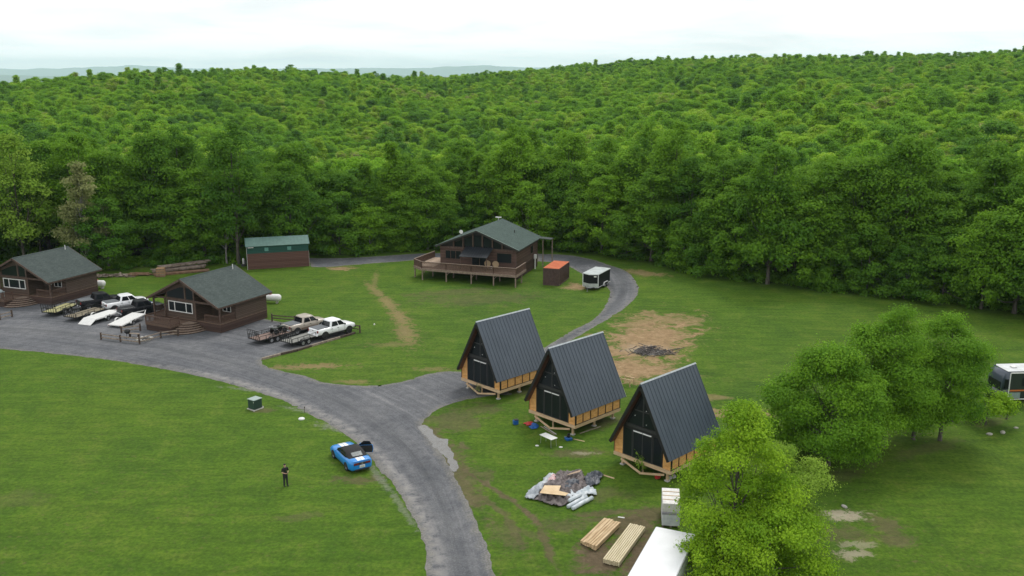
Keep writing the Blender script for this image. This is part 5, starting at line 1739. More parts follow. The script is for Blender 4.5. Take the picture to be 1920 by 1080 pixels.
def make_sports():
    a, c_ = P(652.6, 882.2), P(628.1, 858.5)
    rz = heading(a, c_)
    mx_, my_ = (a[0] + c_[0]) / 2, (a[1] + c_[1]) / 2
    cx_, cy_ = mx_ + .80 * math.sin(rz), my_ - .80 * math.cos(rz)
    root = empty('sports_car', (cx_, cy_, 0), rz, 'bright blue convertible with white stripes, black soft top and open door on the grass', 'car')
    bl = paint('bright_blue_paint', (0.006, 0.20, 0.56), .28, .35)
    st = [(-2.38, .66, .42, .72, .88, .9), (-2.32, .80, .30, .78, .97, .88), (-2.15, .90, .24, .82, 1.03, .86), (-1.75, .955, .20, .84, 1.04, .84), (-1.35, .965, .20, .84, 1.01, .84), (-.9, .95, .20, .82, .97, .84),
          (0, .925, .20, .80, .93, .86), (.6, .93, .20, .80, .94, .86), (1.0, .945, .20, .80, .96, .84), (1.45, .96, .20, .79, .94, .82), (1.85, .945, .22, .74, .89, .80), (2.1, .91, .24, .68, .83, .80), (2.28, .82, .28, .60, .75, .8), (2.38, .66, .34, .52, .64, .8)]
    b_ = MB(); b_.loft([ring(*q) for q in st])
    body = b_.build('body', bl, root)
    sx_ = [q[0] for q in st]; sz_ = [q[4] for q in st]
    tz = lambda x: float(np.interp(x, sx_, sz_))
    stripe = MB()
    for y0, y1 in ((-.30, -.025), (.025, .30)):
        for xa, xb in ((1.02, 2.26), (-2.30, -1.62)):
            xs = np.linspace(xa, xb, 8)
            for p_, q_ in zip(xs[:-1], xs[1:]):
                stripe.add([(p_, y0, tz(p_) + .008), (q_, y0, tz(q_) + .008), (q_, y1, tz(q_) + .008), (p_, y1, tz(p_) + .008)], [(0, 1, 2, 3)])
    stripe.build('stripes', paint('white_stripe_paint', (.82, .83, .84)), body)
    # soft top, windscreen, side windows
    soft = mat('black_canvas', (0.016, 0.016, 0.017), 0.85, bump=.2, bscale=60)
    gh = MB()
    def sec(x, w, z0, z1, k):
        h = [(w, z0), (w * .97, z0 + (z1 - z0) * .45), (w * k, z1 - .03), (w * k * .5, z1)]
        return [(x, y, z) for y, z in h] + [(x, -y, z) for y, z in reversed(h)]
    gh.loft([sec(.28, .80, .93, 1.32, .80), sec(-.2, .82, .93, 1.375, .80), sec(-.7, .82, .94, 1.36, .80), sec(-1.15, .80, .96, 1.24, .80), sec(-1.45, .78, .98, 1.11, .82), sec(-1.66, .74, 1.0, 1.045, .84)])
    top = gh.build('soft_top', soft, root)
    one('rear_window', mat('clouded_rear_window', (0.10, 0.12, 0.12), .15), lambda m: m.slab([(-1.52, -.42, 1.10), (-1.10, -.42, 1.273), (-1.10, .42, 1.273), (-1.52, .42, 1.10)], .015), top)
    one('windshield', m_cglass, lambda m: m.slab([(.98, -.72, .965), (.98, .72, .965), (.28, .60, 1.335), (.28, -.60, 1.335)], .03), root)
    one('cowl', m_plastic, lambda m: m.box(.9, 1.06, -.7, .7, .93, .972), root)
    for s in (-1, 1):
        q = [(.85, s * .835, .96), (-1.0, s * .835, .98), (-.85, s * .74, 1.27), (.28, s * .72, 1.29)]
        one('side_window', m_cglass, lambda m: m.slab(q if s > 0 else q[::-1], .02), root)
        for xx in (-1.38, 1.36):
            one('wheel_arch', m_plastic, lambda m: m.prism([(xx + .40 * math.cos(a_), .33 + .40 * math.sin(a_)) for a_ in [math.pi * k / 8 for k in range(9)]], s * .8, s * .968), body)
            wheel(root, xx, s * .865, .345, .23, m_rim)
        tl = one('tail_light', m_red_l, lambda m: [m.cbox((-2.405, s * (.36 + .13 * k), .81), (.05, .10, .15), .02) for k in range(3)], root)
        one('headlight', m_clear_l, lambda m: m.cbox((2.24, s * .62, .64), (.14, .26, .11), .03), root)
        one('mirror', bl, lambda m: m.cbox((.62, s * 1.03, 1.0), (.14, .2, .12), .04), root) if s > 0 else None
    one('rear_panel', m_plastic, lambda m: m.cbox((-2.39, 0, .81), (.05, 1.38, .20), .02), root)
    one('spoiler_lip', bl, lambda m: m.cbox((-2.30, 0, 1.005), (.14, 1.4, .035), .012), root)
    one('license_plate', mat('plate_grey', (.42, .46, .42), .5), lambda m: (m.cbox((-2.425, 0, .58), (.02, .34, .15), .005)), root)
    one('plate_surround', m_white, lambda m: m.cbox((-2.41, 0, .58), (.02, .44, .22), .005), root)
    one('rear_badge', m_chrome, lambda m: m.tube([(-2.41, 0, .82), (-2.43, 0, .82)], .07, 12), root)
    one('rear_diffuser', m_plastic, lambda m: m.cbox((-2.30, 0, .30), (.16, 1.2, .14), .03), root)
    # door opening on the right and the opened door
    one('door_opening', m_plastic, lambda m: m.prism([(.78, .30), (.78, .95), (-.45, .97), (-.50, .32)], -.945, -.90), body)
    d = MB()
    hx, hy = .78, -.93
    an = R(-180 + 62)
    dv = Vector((math.cos(an), math.sin(an), 0)); nv = Vector((-dv.y, dv.x, 0))
    def dp(t, z, o): v = Vector((hx, hy, z)) + dv * t + nv * o; return tuple(v)
    prof = [(0, .30), (1.18, .30), (1.25, .62), (1.20, .95), (0, .93)]
    d.add([dp(t, z, .0) for t, z in prof] + [dp(t, z, .07) for t, z in prof], [(0, 1, 2, 3, 4), (9, 8, 7, 6, 5)] + [(i, i + 5, (i + 1) % 5 + 5, (i + 1) % 5) for i in range(5)])
    do = d.build('door', bl, root)
    i_ = MB()
    pr2 = [(0.04, .34), (1.14, .34), (1.2, .62), (1.16, .93), (0.04, .91)]
    for off in (-.035,):
        i_.add([dp(t, z, off) for t, z in pr2] + [dp(t, z, -.003) for t, z in pr2], [(0, 1, 2, 3, 4), (9, 8, 7, 6, 5)] + [(i, i + 5, (i + 1) % 5 + 5, (i + 1) % 5) for i in range(5)])
    i_.build('inner_panel', m_plastic, do)
    one('handle', m_chrome, lambda m: m.beam(dp(.35, .72, -.06), dp(.52, .72, -.06), .03, .03), do)
    w_ = MB(); w_.add([dp(.02, .93, .02), dp(1.15, .955, .02), dp(.95, 1.27, -.0), dp(.50, 1.29, 0), dp(.02, .93, .035), dp(1.15, .955, .035), dp(.95, 1.27, .015), dp(.50, 1.29, .015)], [(0, 1, 2, 3), (7, 6, 5, 4), (0, 4, 5, 1), (1, 5, 6, 2), (2, 6, 7, 3), (3, 7, 4, 0)])
    w_.build('door_glass', m_cglass, do)
    one('mirror', bl, lambda m: m.cbox(dp(.22, 1.0, .14), (.16, .16, .12), .04), do)
    return root


make_sports()

# ------------------------------------------------------------------ flat trailers
m_tboard = board_mat('trailer_boards', (0.16, 0.135, 0.095), (0.27, 0.235, 0.165), 'y', .16, .1, grain=(.6, 5, 1))
m_yboard = board_mat('yellow_trailer_boards', (0.27, 0.26, 0.12), (0.38, 0.36, 0.18), 'y', .16, .08, grain=(.6, 5, 1))
m_rboard = board_mat('reddish_trailer_boards', (0.17, 0.115, 0.095), (0.26, 0.185, 0.155), 'y', .16, .1, grain=(.6, 5, 1))
m_gboard = board_mat('grey_trailer_boards', (0.17, 0.17, 0.155), (0.27, 0.27, 0.245), 'y', .16, .1, grain=(.6, 5, 1))
m_wplate = mat('white_deck_plate', (0.62, 0.62, 0.60), 0.5, var=.08)


def make_utility(label, rl, rr2, front, deck_m, L=4.6, W=2.0, gate=True, axles=2, frame_m=None, cat='trailer', rails=True, tilt=0.0):
    a, c_ = P(*rl), P(*rr2)
    f = P(*front)
    mx_, my_ = (a[0] + c_[0]) / 2, (a[1] + c_[1]) / 2
    rz = heading((mx_, my_), f)
    fm = frame_m or m_black
    root = empty('utility_trailer' if rails else 'flatbed_trailer', (mx_, my_, 0), rz, label, cat, 'trailers parked on the gravel')
    z = .62
    fr = MB()
    for s in (-1, 1):
        fr.box(0, L, s * W / 2 - .04, s * W / 2 + .04, z - .12, z)
    for k in range(7):
        x = L * k / 6
        fr.box(max(0, x - .03), min(L, x + .03), -W / 2 + .043, W / 2 - .043, z - .1, z - .02)
    fr.beam((L - .1, W / 2 - .1, z - .06), (L + 1.25, 0, z - .06), .08, .1)
    fr.beam((L - .1, -W / 2 + .1, z - .06), (L + 1.25, 0, z - .06), .08, .1)
    fr.build('frame', fm, root)
    one('deck', deck_m, lambda m: m.box(.02, L - .02, -W / 2 + .045, W / 2 - .045, z - .018, z + .02), root)
    one('coupler', m_plastic, lambda m: m.cbox((L + 1.3, 0, z - .03), (.25, .12, .12), .03), root)
    one('jack', m_plastic, lambda m: m.tube([(L + 1.0, .0, .02), (L + 1.0, .0, 1.05)], .035, 8), root)
    if rails:
        rl_ = MB()
        h = .45
        for s in (-1, 1):
            y = s * W / 2
            rl_.beam((0, y, z + h), (L, y, z + h), .05)
            for k in range(6):
                rl_.beam((L * k / 5 if 0 < k < 5 else (.03 if k == 0 else L - .03), y, z + .003), (L * k / 5 if 0 < k < 5 else (.03 if k == 0 else L - .03), y, z + h - .028), .045)
        rl_.beam((L, -W / 2, z + h), (L, W / 2, z + h), .05)
        rl_.build('side_rail', fm, root)
    if gate:
        g = MB()
        h = 1.15
        x0, x1 = -.06, -.16
        def gp(y, t): return (x0 + (x1 - x0) * t, y, z - .04 + h * t)
        for t in (0, .5, 1): g.beam(gp(-W / 2, t), gp(W / 2, t), .05)
        for k in range(7):
            y = -W / 2 + W * k / 6
            g.beam(gp(y, 0), gp(y, 1), .045)
        g.build('ramp_gate', fm, root)
    xs = [L * .42 - .42, L * .42 + .42] if axles == 2 else [L * .42]
    for s in (-1, 1):
        for x in xs: wheel(root, x, s * (W / 2 + .17), .33, .2, m_rim)
        x0, x1 = xs[0] - .42, xs[-1] + .42
        fd = [(x0, z - .18), (x0 + .15, z + .14), (x0 + .3, z + .2), (x1 - .3, z + .2), (x1 - .15, z + .14), (x1, z - .18)]
        fi = [(p_[0] + (.04 if i < 3 else -.04), p_[1] - .03) for i, p_ in enumerate(fd)]
        m = MB()
        ya, yb = sorted((s * (W / 2 + .05), s * (W / 2 + .29)))
        for i in range(5):
            m.slab([(fd[i][0], ya, fd[i][1]), (fd[i + 1][0], ya, fd[i + 1][1]), (fd[i + 1][0], yb, fd[i + 1][1]), (fd[i][0], yb, fd[i][1])], -.02)
        m.build('fender', fm, root)
        one('tail_light', m_red_l, lambda m: m.cbox((-.03, s * (W / 2 - .15), z - .06), (.05, .16, .07), .01), root)
    if tilt:
        root.rotation_euler = (0, 0, rz)
        root.rotation_mode = 'XYZ'
        root.rotation_euler = (0, R(-tilt), rz)
    return root


make_utility('black utility trailer with yellow boards and tall rear gate nearest the left cabin steps', (77.8, 592.5), (109, 596), (138, 577), m_yboard)
make_utility('black railed utility trailer with brown boards, between the yellow boarded and white trailers', (118, 601), (147, 605.5), (186, 587), m_tboard, L=4.8)
t3 = make_utility('white flatbed trailer with spare wheel, left of the tilted white one', (155, 604), (184, 608.5), (213, 592), m_wplate, gate=False, frame_m=m_wplate, rails=False, L=4.2, axles=1)
m = MB(); m.prism([(-1.0, .05), (0, .58), (0, .64), (-1.0, .09)], -.98, .98); m.build('ramp', m_wplate, t3)
wheel(t3, 4.5, -.75, .33, .2, m_rim)
t4 = make_utility('white flatbed trailer tilted with its tail on the gravel, beside the rail pen', (206, 613), (226, 616), (264, 597), m_wplate, gate=False, frame_m=m_wplate, rails=False, L=4.4, axles=1, tilt=5.5)
t4.location.z = -.28
u1 = make_utility('black utility trailer with reddish boards carrying a dark quad bike behind the tan truck', (464.4, 643.5), (490, 648), (527, 632), m_rboard)
make_utility('black utility trailer with grey boards parked right behind the lifted white pickup truck', (526.7, 649), (547.6, 653), (583, 637), m_gboard, L=4.4)

# quad bike on the left of those two trailers
qx, qy = loc2w(u1, (3.4, 0))
q = empty('quad_bike', (qx, qy, .642), u1.rotation_euler[2], 'dark quad bike with a pale rear rack standing on the reddish boarded trailer', 'quad bike')
one('body', mat('dark_green_plastic', (.02, .03, .022), .4), lambda m: m.loft([[(x, w * math.cos(t), z + h * math.sin(t)) for t in [k * math.pi / 5 for k in range(10)]] for x, w, z, h in ((-.85, .3, .62, .06), (-.6, .42, .66, .12), (-.1, .2, .62, .15), (.3, .22, .68, .17), (.65, .42, .70, .13), (.9, .3, .62, .07))]), q)
one('seat', m_plastic, lambda m: m.cbox((-.2, 0, .86), (.75, .34, .14), .05), q)
one('handlebar', m_plastic, lambda m: (m.beam((.35, -.38, 1.05), (.35, .38, 1.05), .04), m.beam((.45, 0, .75), (.35, 0, 1.05), .05)), q)
one('rack', m_rim, lambda m: ([m.beam((-.95 + .12 * k, -.4, .86), (-.95 + .12 * k, .4, .86), .03) for k in range(5)], m.beam((-.97, -.4, .85), (-.4, -.4, .85), .03), m.beam((-.97, .4, .85), (-.4, .4, .85), .03)), q)
for s in (-1, 1):
    for xx in (-.6, .62): wheel(q, xx, s * .42, .29, .24, m_rim_dark, 12)

# ------------------------------------------------------------------ enclosed cargo trailer with a v-nose
def make_cargo():
    NR, NL = P(1120.5, 544), P(1090, 543)
    FRc = P(1121, 545); 
    rz = R(90 - 27)
    root = empty('cargo_trailer', (FRc[0], FRc[1], 0), rz, 'black enclosed cargo trailer with white trim and v shaped nose parked on the gravel loop', 'trailer')
    # local: +x to the back of the trailer (away), y to the left; nose towards -x
    W, L, H, z0 = 2.3, 4.7, 2.35, .42
    bk_ = mat('black_trailer_skin', (.010, .011, .012), .5, 0, .15)
    wh = mat('white_trailer_trim', (.62, .64, .63), .4)
    pl_ = [(0, 0), (L, 0), (L, W), (0, W), (-.55, W * .5)]
    one('body', bk_, lambda m: m.prism(pl_, z0, H, 'z'), root)
    def off(p, d): cx_, cy_ = L / 2, W / 2; return (p[0] + (d if p[0] > cx_ else -d), p[1] + (d if p[1] > cy_ + .01 else -d if p[1] < cy_ - .01 else 0))
    big = [off(p, .03) for p in pl_]
    one('roof', mat('white_trailer_roof', (.46, .50, .49), .45, scale=1.5), lambda m: (m.prism(big, H - .001 + .003, H + .05, 'z'), [m.box(.4 + k * .6, .45 + k * .6, .05, W - .05, H + .052, H + .065) for k in range(7)]), root)
    one('top_trim', wh, lambda m: [m.beam((a[0], a[1], H - .02), (c_[0], c_[1], H - .02), .045, .09) for a, c_ in zip(big, big[1:] + big[:1])], root)
    one('bottom_trim', wh, lambda m: [m.beam((a[0], a[1], z0 + .02), (c_[0], c_[1], z0 + .02), .045, .06) for a, c_ in zip(big, big[1:] + big[:1])], root)
    nz_ = [(0, 0), (0, W), (-.55, W * .5)]
    one('stone_guard', mat('diamond_plate', (.48, .50, .50), .4, metal=.4), lambda m: [m.beam((a[0] - .02, a[1], z0 + .34), (c_[0] - .02, c_[1], z0 + .34), .05, .52) for a, c_ in (((0, -.01), (-.55, W * .5)), ((-.55, W * .5), (0, W + .01)))], root)
    one('corner_trim', wh, lambda m: (m.beam((0, -.02, z0), (0, -.02, H), .1, .07), m.beam((0, W + .02, z0), (0, W + .02, H), .1, .07)), root)
    one('emblem', m_white, lambda m: m.beam((-.10, .22, H - .32), (-.27, .54, H - .32), .03, .16), root)
    for s, y in ((-1, 0), (1, W)):
        for xx in (L * .52, L * .70): wheel(root, xx, y + s * .06, .34, .2, m_rim)
        one('fender', wh, lambda m: [m.slab([(a[0], min(y, y + s * .2), a[1]), (c_[0], min(y, y + s * .2), c_[1]), (c_[0], max(y, y + s * .2), c_[1]), (a[0], max(y, y + s * .2), a[1])], .03)
            for a, c_ in zip([(L * .52 - .45, .35), (L * .52 - .36, .68), (L * .52 - .15, .80), (L * .70 + .15, .80), (L * .70 + .36, .68)], [(L * .52 - .36, .68), (L * .52 - .15, .80), (L * .70 + .15, .80), (L * .70 + .36, .68), (L * .70 + .45, .35)])], root)
    one('tongue', m_black, lambda m: (m.beam((0, .3, .45), (-1.5, W / 2, .42), .08, .1), m.beam((0, W - .3, .45), (-1.5, W / 2, .42), .08, .1)), root)
    one('jack', m_rim, lambda m: (m.tube([(-1.15, W / 2, .0), (-1.15, W / 2, 1.0)], .04, 8), m.cbox((-1.15, W / 2, .02), (.2, .2, .04))), root)
    return root


make_cargo()

# ------------------------------------------------------------------ motorhome at the right edge
def make_rv():
    c0 = P(1888, 757)
    c1 = P(1858, 687, 3.1)
    rz0 = heading(c0, c1)            # along the front face, to the far corner
    W = 2.5
    rz = rz0 - R(90)                 # local x runs to the rear of the vehicle, y across to the far side
    root = empty('motorhome', (c0[0], c0[1], 0), R(4), 'dark motorhome with a pale roof cut off by the right edge of the photo', 'motorhome')
    m_rv = paint('dark_slate_paint', (.022, .028, .030), .25, .6)
    m_cap = paint('slate_front_cap', (.045, .06, .085), .3, .3)
    m_rf = mat('rv_roof', (.55, .57, .57), .5, scale=1.2)
    L, H = 10.0, 3.1
    # local: x to the rear (right in the picture), y away
    one('body', m_rv, lambda m: m.loft([[(x, .0, .35), (x, .0, H - .12), (x, .12, H), (x, W - .12, H), (x, W, H - .12), (x, W, .35)] for x in (0.0, L)], smooth=False), root)
    cap = MB()
    rows_ = []
    for x, zt_, ins in ((0.0, H, 0), (-.2, H - .03, .03), (-.42, H - .18, .08), (-.58, H - .55, .12), (-.64, H - 1.0, .14)):
        rows_.append([(x, ins, 1.35 if x < -.1 else .4), (x, ins, zt_ - .14), (x, ins + .14, zt_), (x, W - ins - .14, zt_), (x, W - ins, zt_ - .14), (x, W - ins, 1.35 if x < -.1 else .4)])
    cap.loft(rows_)
    cp_ = cap.build('front_cap', m_cap, root)
    lower = MB(); lower.loft([[(x, ins, .42), (x, ins, z), (x, W - ins, z), (x, W - ins, .42)] for x, ins, z in ((0, 0, 1.4), (-.4, .05, 1.36), (-.7, .2, 1.1), (-.85, .4, .9))])
    lower.build('hood', m_rv, root)
    one('windshield', m_cglass, lambda m: m.slab([(-.70, .30, 1.30), (-.70, W - .30, 1.30), (-.69, W - .36, 2.05), (-.69, .36, 2.05)][::-1], .04), root)
    one('side_window', m_cglass, lambda m: m.box(-.45, -.1, -.0, .06, 1.5, 2.4), root)
    one('roof', m_rf, lambda m: m.box(-.2, L, .13, W - .13, H + .003, H + .04), root)
    one('corner_trim', m_white, lambda m: (m.box(-.04, .04, -.03, -.003, .45, H - .1), m.beam((0, -.02, H - .09), (L, -.02, H - .09), .05, .09), m.beam((.05, -.02, .44), (L, -.02, .44), .04, .08)), root)
    one('side_window', m_cglass, lambda m: m.box(1.2, 2.6, -.015, -.003, 1.7, 2.5), root)
    one('stripe', mat('orange_stripe', (.5, .13, .03), .4), lambda m: m.box(.1, 4, -.012, -.003, 1.22, 1.36), root)
    one('hatch', mat('pale_green_hatch', (.20, .27, .25), .4), lambda m: m.box(.08, 1.15, -.03, -.013, .55, 1.1), root)
    one('roof_vent', m_white, lambda m: m.cbox((1.0, W / 2, H + .12), (.5, .5, .14), .04), root)
    for s, y in ((-1, .14), (1, W - .14)):
        wheel(root, -.35, y, .42, .26, m_rim); wheel(root, 6.0, y, .42, .26, m_rim)
    return root


make_rv()
# ------------------------------------------------------------------ right hand trees
def hero(key, label, px, py, H_, fol, seed, Rad, bt=0.12, n_l=26000, leaf=.24, sh='oval', cr=.95, ncl=85, bk=None, kx=None, nlimb=26, br=.16, group='trees in the right hand row'):
    KIND[key] = make_kind(key, fol, bk or bark, H_, Rad, bt, ncl, n_l, leaf, seed, sh, cr, nlimb, br)
    x, y = P(px, py)
    return place_tree(key, x, y, (seed * 1.7) % 6.28, 1, 1, label, group, z=0)


hero('maple_a', 'broad green tree with low crown, left end of the right hand row', 1553, 872, 9.8, fol_mid, 41, 4.1, .17, 52000, .16, ncl=84, cr=.95)
hero('maple_b', 'tallest green tree rising from the middle of the right hand row', 1655, 838, 12.2, fol_mid, 42, 3.3, .16, 46000, .16, ncl=70, cr=.92)
hero('maple_c', 'rounded green tree right of the tallest one in the row', 1762, 826, 11.0, fol_mid, 43, 3.3, .16, 46000, .16, ncl=70, cr=.92)
hero('maple_d', 'slender green tree between the tallest and the rounded one in the row', 1712, 824, 8.6, fol_mid, 44, 2.6, .16, 26000, .17)
hero('sapling_e', 'small yellow green tree leaning out in front of the dark motorhome', 1848, 796, 3.3, fol_bright, 45, 2.2, .25, 5500, .18, 'dome', .6, 30, nlimb=14, br=.09)
hero('maple_g', 'green tree filling the gap behind the broad one and the tallest one', 1598, 842, 10.6, fol_mid, 53, 2.9, .16, 32000, .17, ncl=56)
hero('maple_f', 'small green tree tucked behind the left end of the right hand row', 1490, 838, 6.4, fol_mid, 46, 2.6, .10, 12000, ncl=46)
hero('fore_a', 'tall bright green tree in the foreground beside the wrapped stack', 1372, 1068, 11.0, fol_bright, 47, 3.4, .08, 58000, .14, 'oval', .78, 70, nlimb=34, group='bright trees in the foreground')
hero('fore_b', 'pale blossoming green tree on the right flank of the foreground clump', 1462, 1035, 8.0, fol_yellow, 48, 2.3, .12, 26000, .13, 'oval', .75, 44, nlimb=20, group='bright trees in the foreground')
hero('fore_c', 'bushy bright green tree at the bottom edge of the photo', 1432, 1130, 6.0, fol_bright, 49, 3.0, .06, 36000, .14, 'dome', .8, 70, nlimb=18, group='bright trees in the foreground')
hero('fore_d', 'low bright green tree over the corner of the white trailer roof', 1345, 1125, 5.6, fol_bright, 50, 2.0, .10, 20000, .14, 'dome', .7, 44, nlimb=18, group='bright trees in the foreground')
lx_, ly_ = P(1886, 786)
one('leaning_post', bark, lambda m: m.tube([(0, 0, -.1), (.35, 0, 1.25)], [.09, .06], 8)).location = (lx_, ly_, 0)
tag(bpy.data.objects['leaning_post'], 'short dark leaning post in the grass below the motorhome', 'post')

# the trees that stand out of the left wood
for kind, px, py, s, sz, lab in (('yellow', 48, 503, 1.0, 1.0, 'tall yellow green tree with thin leaves at the far left of the wood'), ('budding', 165, 508, .92, .98, 'grey brown budding tree rising right of the tall yellow green one'),
                                 ('tall0', 448, 494, 1.12, 1.02, 'tallest dark green tree with a bare trunk left of the storage shed'), ('tall1', 425, 494, .7, .9, 'thin pale trunked tree close beside the tallest one by the shed'),
                                 ('broad2', 205, 505, .85, .9, 'spreading dark green tree between the two log cabins'), ('broad0', 330, 492, .85, .85, 'leafy green tree standing behind the log pile'),
                                 ('broad0', 990, 470, .8, .9, 'green tree crowding the back right corner of the lodge roof'), ('broad2', 1175, 484, .8, .75, 'bright leafy tree hanging over the bend of the loop')):
    x, y = P(px, py)
    place_tree(kind, x, y, px * .37, s, sz, lab, 'trees of the wood round the meadow')

# ------------------------------------------------------------------ undergrowth along the foot of the wood
um, ucs = crown_mesh('undergrowth_clump', [fol_edge], 3.4, 2.2, .03, 20, 2000, .34, 61, 'dome', .7)
um2, _ = crown_mesh('undergrowth_clump', [fol_edge], 1.5, 1.7, .02, 12, 900, .30, 62, 'dome', .6)
gu = np.random.default_rng(8)
up_, az = [], math.radians(-33)
while az < math.radians(33):
    r0 = float(np.interp(az, tl_az, tl_r))
    for k in range(3):
        rr = r0 + 0.6 + gu.uniform(-.6, 1.6) + k * 2.2
        a2 = az + gu.uniform(-.006, .006)
        up_.append((math.sin(a2) * rr, math.cos(a2) * rr))
    az += 1.9 / r0
up_ = np.array(up_)
m_u = bpy.data.meshes.new('undergrowth')
m_u.vertices.add(len(up_)); m_u.vertices.foreach_set('co', np.column_stack([up_, np.full(len(up_), -.15)]).astype(np.float32).ravel())
for nm_, arr in (('sc', gu.uniform(.4, 1.15, len(up_))), ('rz', gu.uniform(0, 6.28, len(up_)))):
    a = m_u.attributes.new(nm_, 'FLOAT', 'POINT'); a.data.foreach_set('value', arr.astype(np.float32))
a = m_u.attributes.new('kid', 'INT', 'POINT'); a.data.foreach_set('value', gu.integers(0, 2, len(up_)).astype(np.int32))
ug = bpy.data.objects.new('undergrowth', m_u); C.objects.link(ug)
tag(ug, 'dark leafy undergrowth along the foot of the wood', 'undergrowth', kind='stuff')
scatter(ug, 'undergrowth_scatter', [um, um2])

# ------------------------------------------------------------------ fences, timbers, tanks
m_post = mat('dark_fence_post', (0.045, 0.030, 0.022), 0.85, col2=(0.09, 0.065, 0.05), scale=6)
m_rail2 = mat('grey_brown_rail', (0.16, 0.125, 0.095), 0.85, col2=(0.30, 0.245, 0.19), scale=4)


def fence_run(label, pts, h=.95, heights=(.42, .8), rail_m=None, group='split rail fences on the lot'):
    w = [P(*p) for p in pts]
    root = empty('rail_fence', (w[0][0], w[0][1], 0), 0, label, 'fence', group)
    o = w[0]
    for x, y in w:
        one('post', m_post, lambda m: m.box(x - o[0] - .08, x - o[0] + .08, y - o[1] - .08, y - o[1] + .08, -.1, h + rnd.uniform(-.03, .08)), root)
    for a, c_ in zip(w[:-1], w[1:]):
        for z in heights:
            one('rail', rail_m or m_rail2, lambda m: m.beam((a[0] - o[0], a[1] - o[1], z + rnd.uniform(-.04, .04)), (c_[0] - o[0], c_[1] - o[1], z + rnd.uniform(-.04, .04)), .09, .11), root)
    return root


fence_run('low split rail fence round the fire pit in front of the middle cabin', [(190, 636.7), (226.2, 641), (262, 645.6), (301.8, 634), (334.4, 630)], .85, (.3, .68))
fence_run('short split rail fence behind the fire pit, next to the tilted trailer', [(228, 624.5), (263.3, 620.5)], .85, (.3, .68))
fence_run('brown rail fence behind the tan and white pickup trucks', [(510.4, 602.6), (553, 606), (592, 611), (634, 617), (675, 624.3)], .95, (.45, .82), m_post)
fence_run('split rail fence before the left cabin at the edge of the photo', [(-30, 606), (0, 600), (23, 594.4)], .85, (.3, .68))
# timber kerb pieces
kerb = [(491, 675), (527, 665.5), (557, 658.5), (584, 650), (611, 642), (638, 634), (666, 625.5)]
kl = ['nearest the road', 'second from the road', 'third from the road', 'beside the grey boarded trailer', 'beside the rear wheel of the white pickup truck', 'at the far end by the fence post']
for i, (a, c_) in enumerate(zip(kerb[:-1], kerb[1:])):
    pa, pb = P(*a), P(*c_)
    d_ = (pb[0] - pa[0], pb[1] - pa[1]); L_ = math.hypot(*d_)
    m = MB(); m.beam((0.04, 0, .11), (L_ - .06, 0, .11 + rnd.uniform(-.02, .02)), .22, .22)
    o = m.build('kerb_timber', m_rail2 if i in (0, 3, 4) else m_post)
    o.location = (pa[0], pa[1], 0); o.rotation_euler[2] = math.atan2(d_[1], d_[0])
    tag(o, ('pale ' if i in (0, 3, 4) else 'dark ') + 'landscape timber of the lot edge, ' + kl[i], 'timber', 'timbers along the lot edge')


def propane(label, px, py, rz, L=2.9, r=.48):
    x, y = P(px, py)
    root = empty('propane_tank', (x, y, 0), rz, label, 'tank', 'white propane tanks behind the cabins')
    one('shell', m_white, lambda m: m.tube([(-L / 2, 0, .75), (-L / 2 + .08, 0, .75), (-L / 2 + .3, 0, .75), (L / 2 - .3, 0, .75), (L / 2 - .08, 0, .75), (L / 2, 0, .75)], [.1, r * .7, r, r, r * .7, .1], 18), root)
    one('dome', mat('red_valve_dome', (.35, .06, .04), .5), lambda m: m.tube([(0, 0, .75 + r - .02), (0, 0, .75 + r + .1), (0, 0, .75 + r + .16)], [.2, .19, .1], 12), root)
    for s in (-1, 1):
        one('leg', m_conc, lambda m: m.box(s * L * .3 - .1, s * L * .3 + .1, -.3, .3, 0, .36), root)


propane('white propane tank with a red cap behind the middle cabin', 508, 568, R(-4))
propane('white propane tank by the back corner of the left cabin', 183, 541, R(-2), 2.4)

# ------------------------------------------------------------------ timber pile and junk by the wood
m_oldwood = mat('weathered_boards', (0.10, 0.072, 0.052), 0.9, col2=(0.26, 0.215, 0.175), scale=2)
m_oldred = mat('reddish_beams', (0.14, 0.075, 0.045), 0.85, col2=(0.24, 0.15, 0.095), scale=2)
for i, (a, c_, z, w, h, mt, lab) in enumerate((
        ((288, 517), (392, 508), .15, .5, .3, m_oldred, 'reddish beams at the bottom of the timber pile behind the middle cabin'),
        ((286, 514), (388, 504), .5, .7, .35, m_oldwood, 'grey weathered boards lying in the middle of the timber pile'),
        ((300, 512), (394, 500), .95, .6, .25, m_oldwood, 'pale long boards on top of the timber pile'))):
    pa, pb = P(*a), P(*c_)
    d_ = (pb[0] - pa[0], pb[1] - pa[1]); L_ = math.hypot(*d_)
    m = MB()
    for k in range(5):
        for j in range(2):
            m.beam((rnd.uniform(-.2, .3), (k - 2) * w / 2.2, j * h / 2 + h / 4), (L_ + rnd.uniform(-.8, .2), (k - 2) * w / 2.2 + rnd.uniform(-.1, .1), j * h / 2 + h / 4), w / 2.6, h / 2.2)
    o = m.build('board_bundle', mt); o.location = (pa[0], pa[1], z - h / 2 + .02 if i else 0.0); o.rotation_euler[2] = math.atan2(d_[1], d_[0])
    tag(o, lab, 'timber', 'timber pile at the wood edge')
x, y = P(302, 518)
e = empty('wooden_crate', (x, y, 0), R(8), 'tan wooden crate at the left end of the timber pile', 'crate')
m_crate = mat('tan_crate', (.30, .185, .10), .8)
one('crate_box', m_crate, lambda m: m.cbox((0, 0, .75), (1.2, 1.0, 1.1), .02), e)
one('crate_base', m_oldred, lambda m: m.box(-.65, .65, -.55, .55, .0, .195), e)
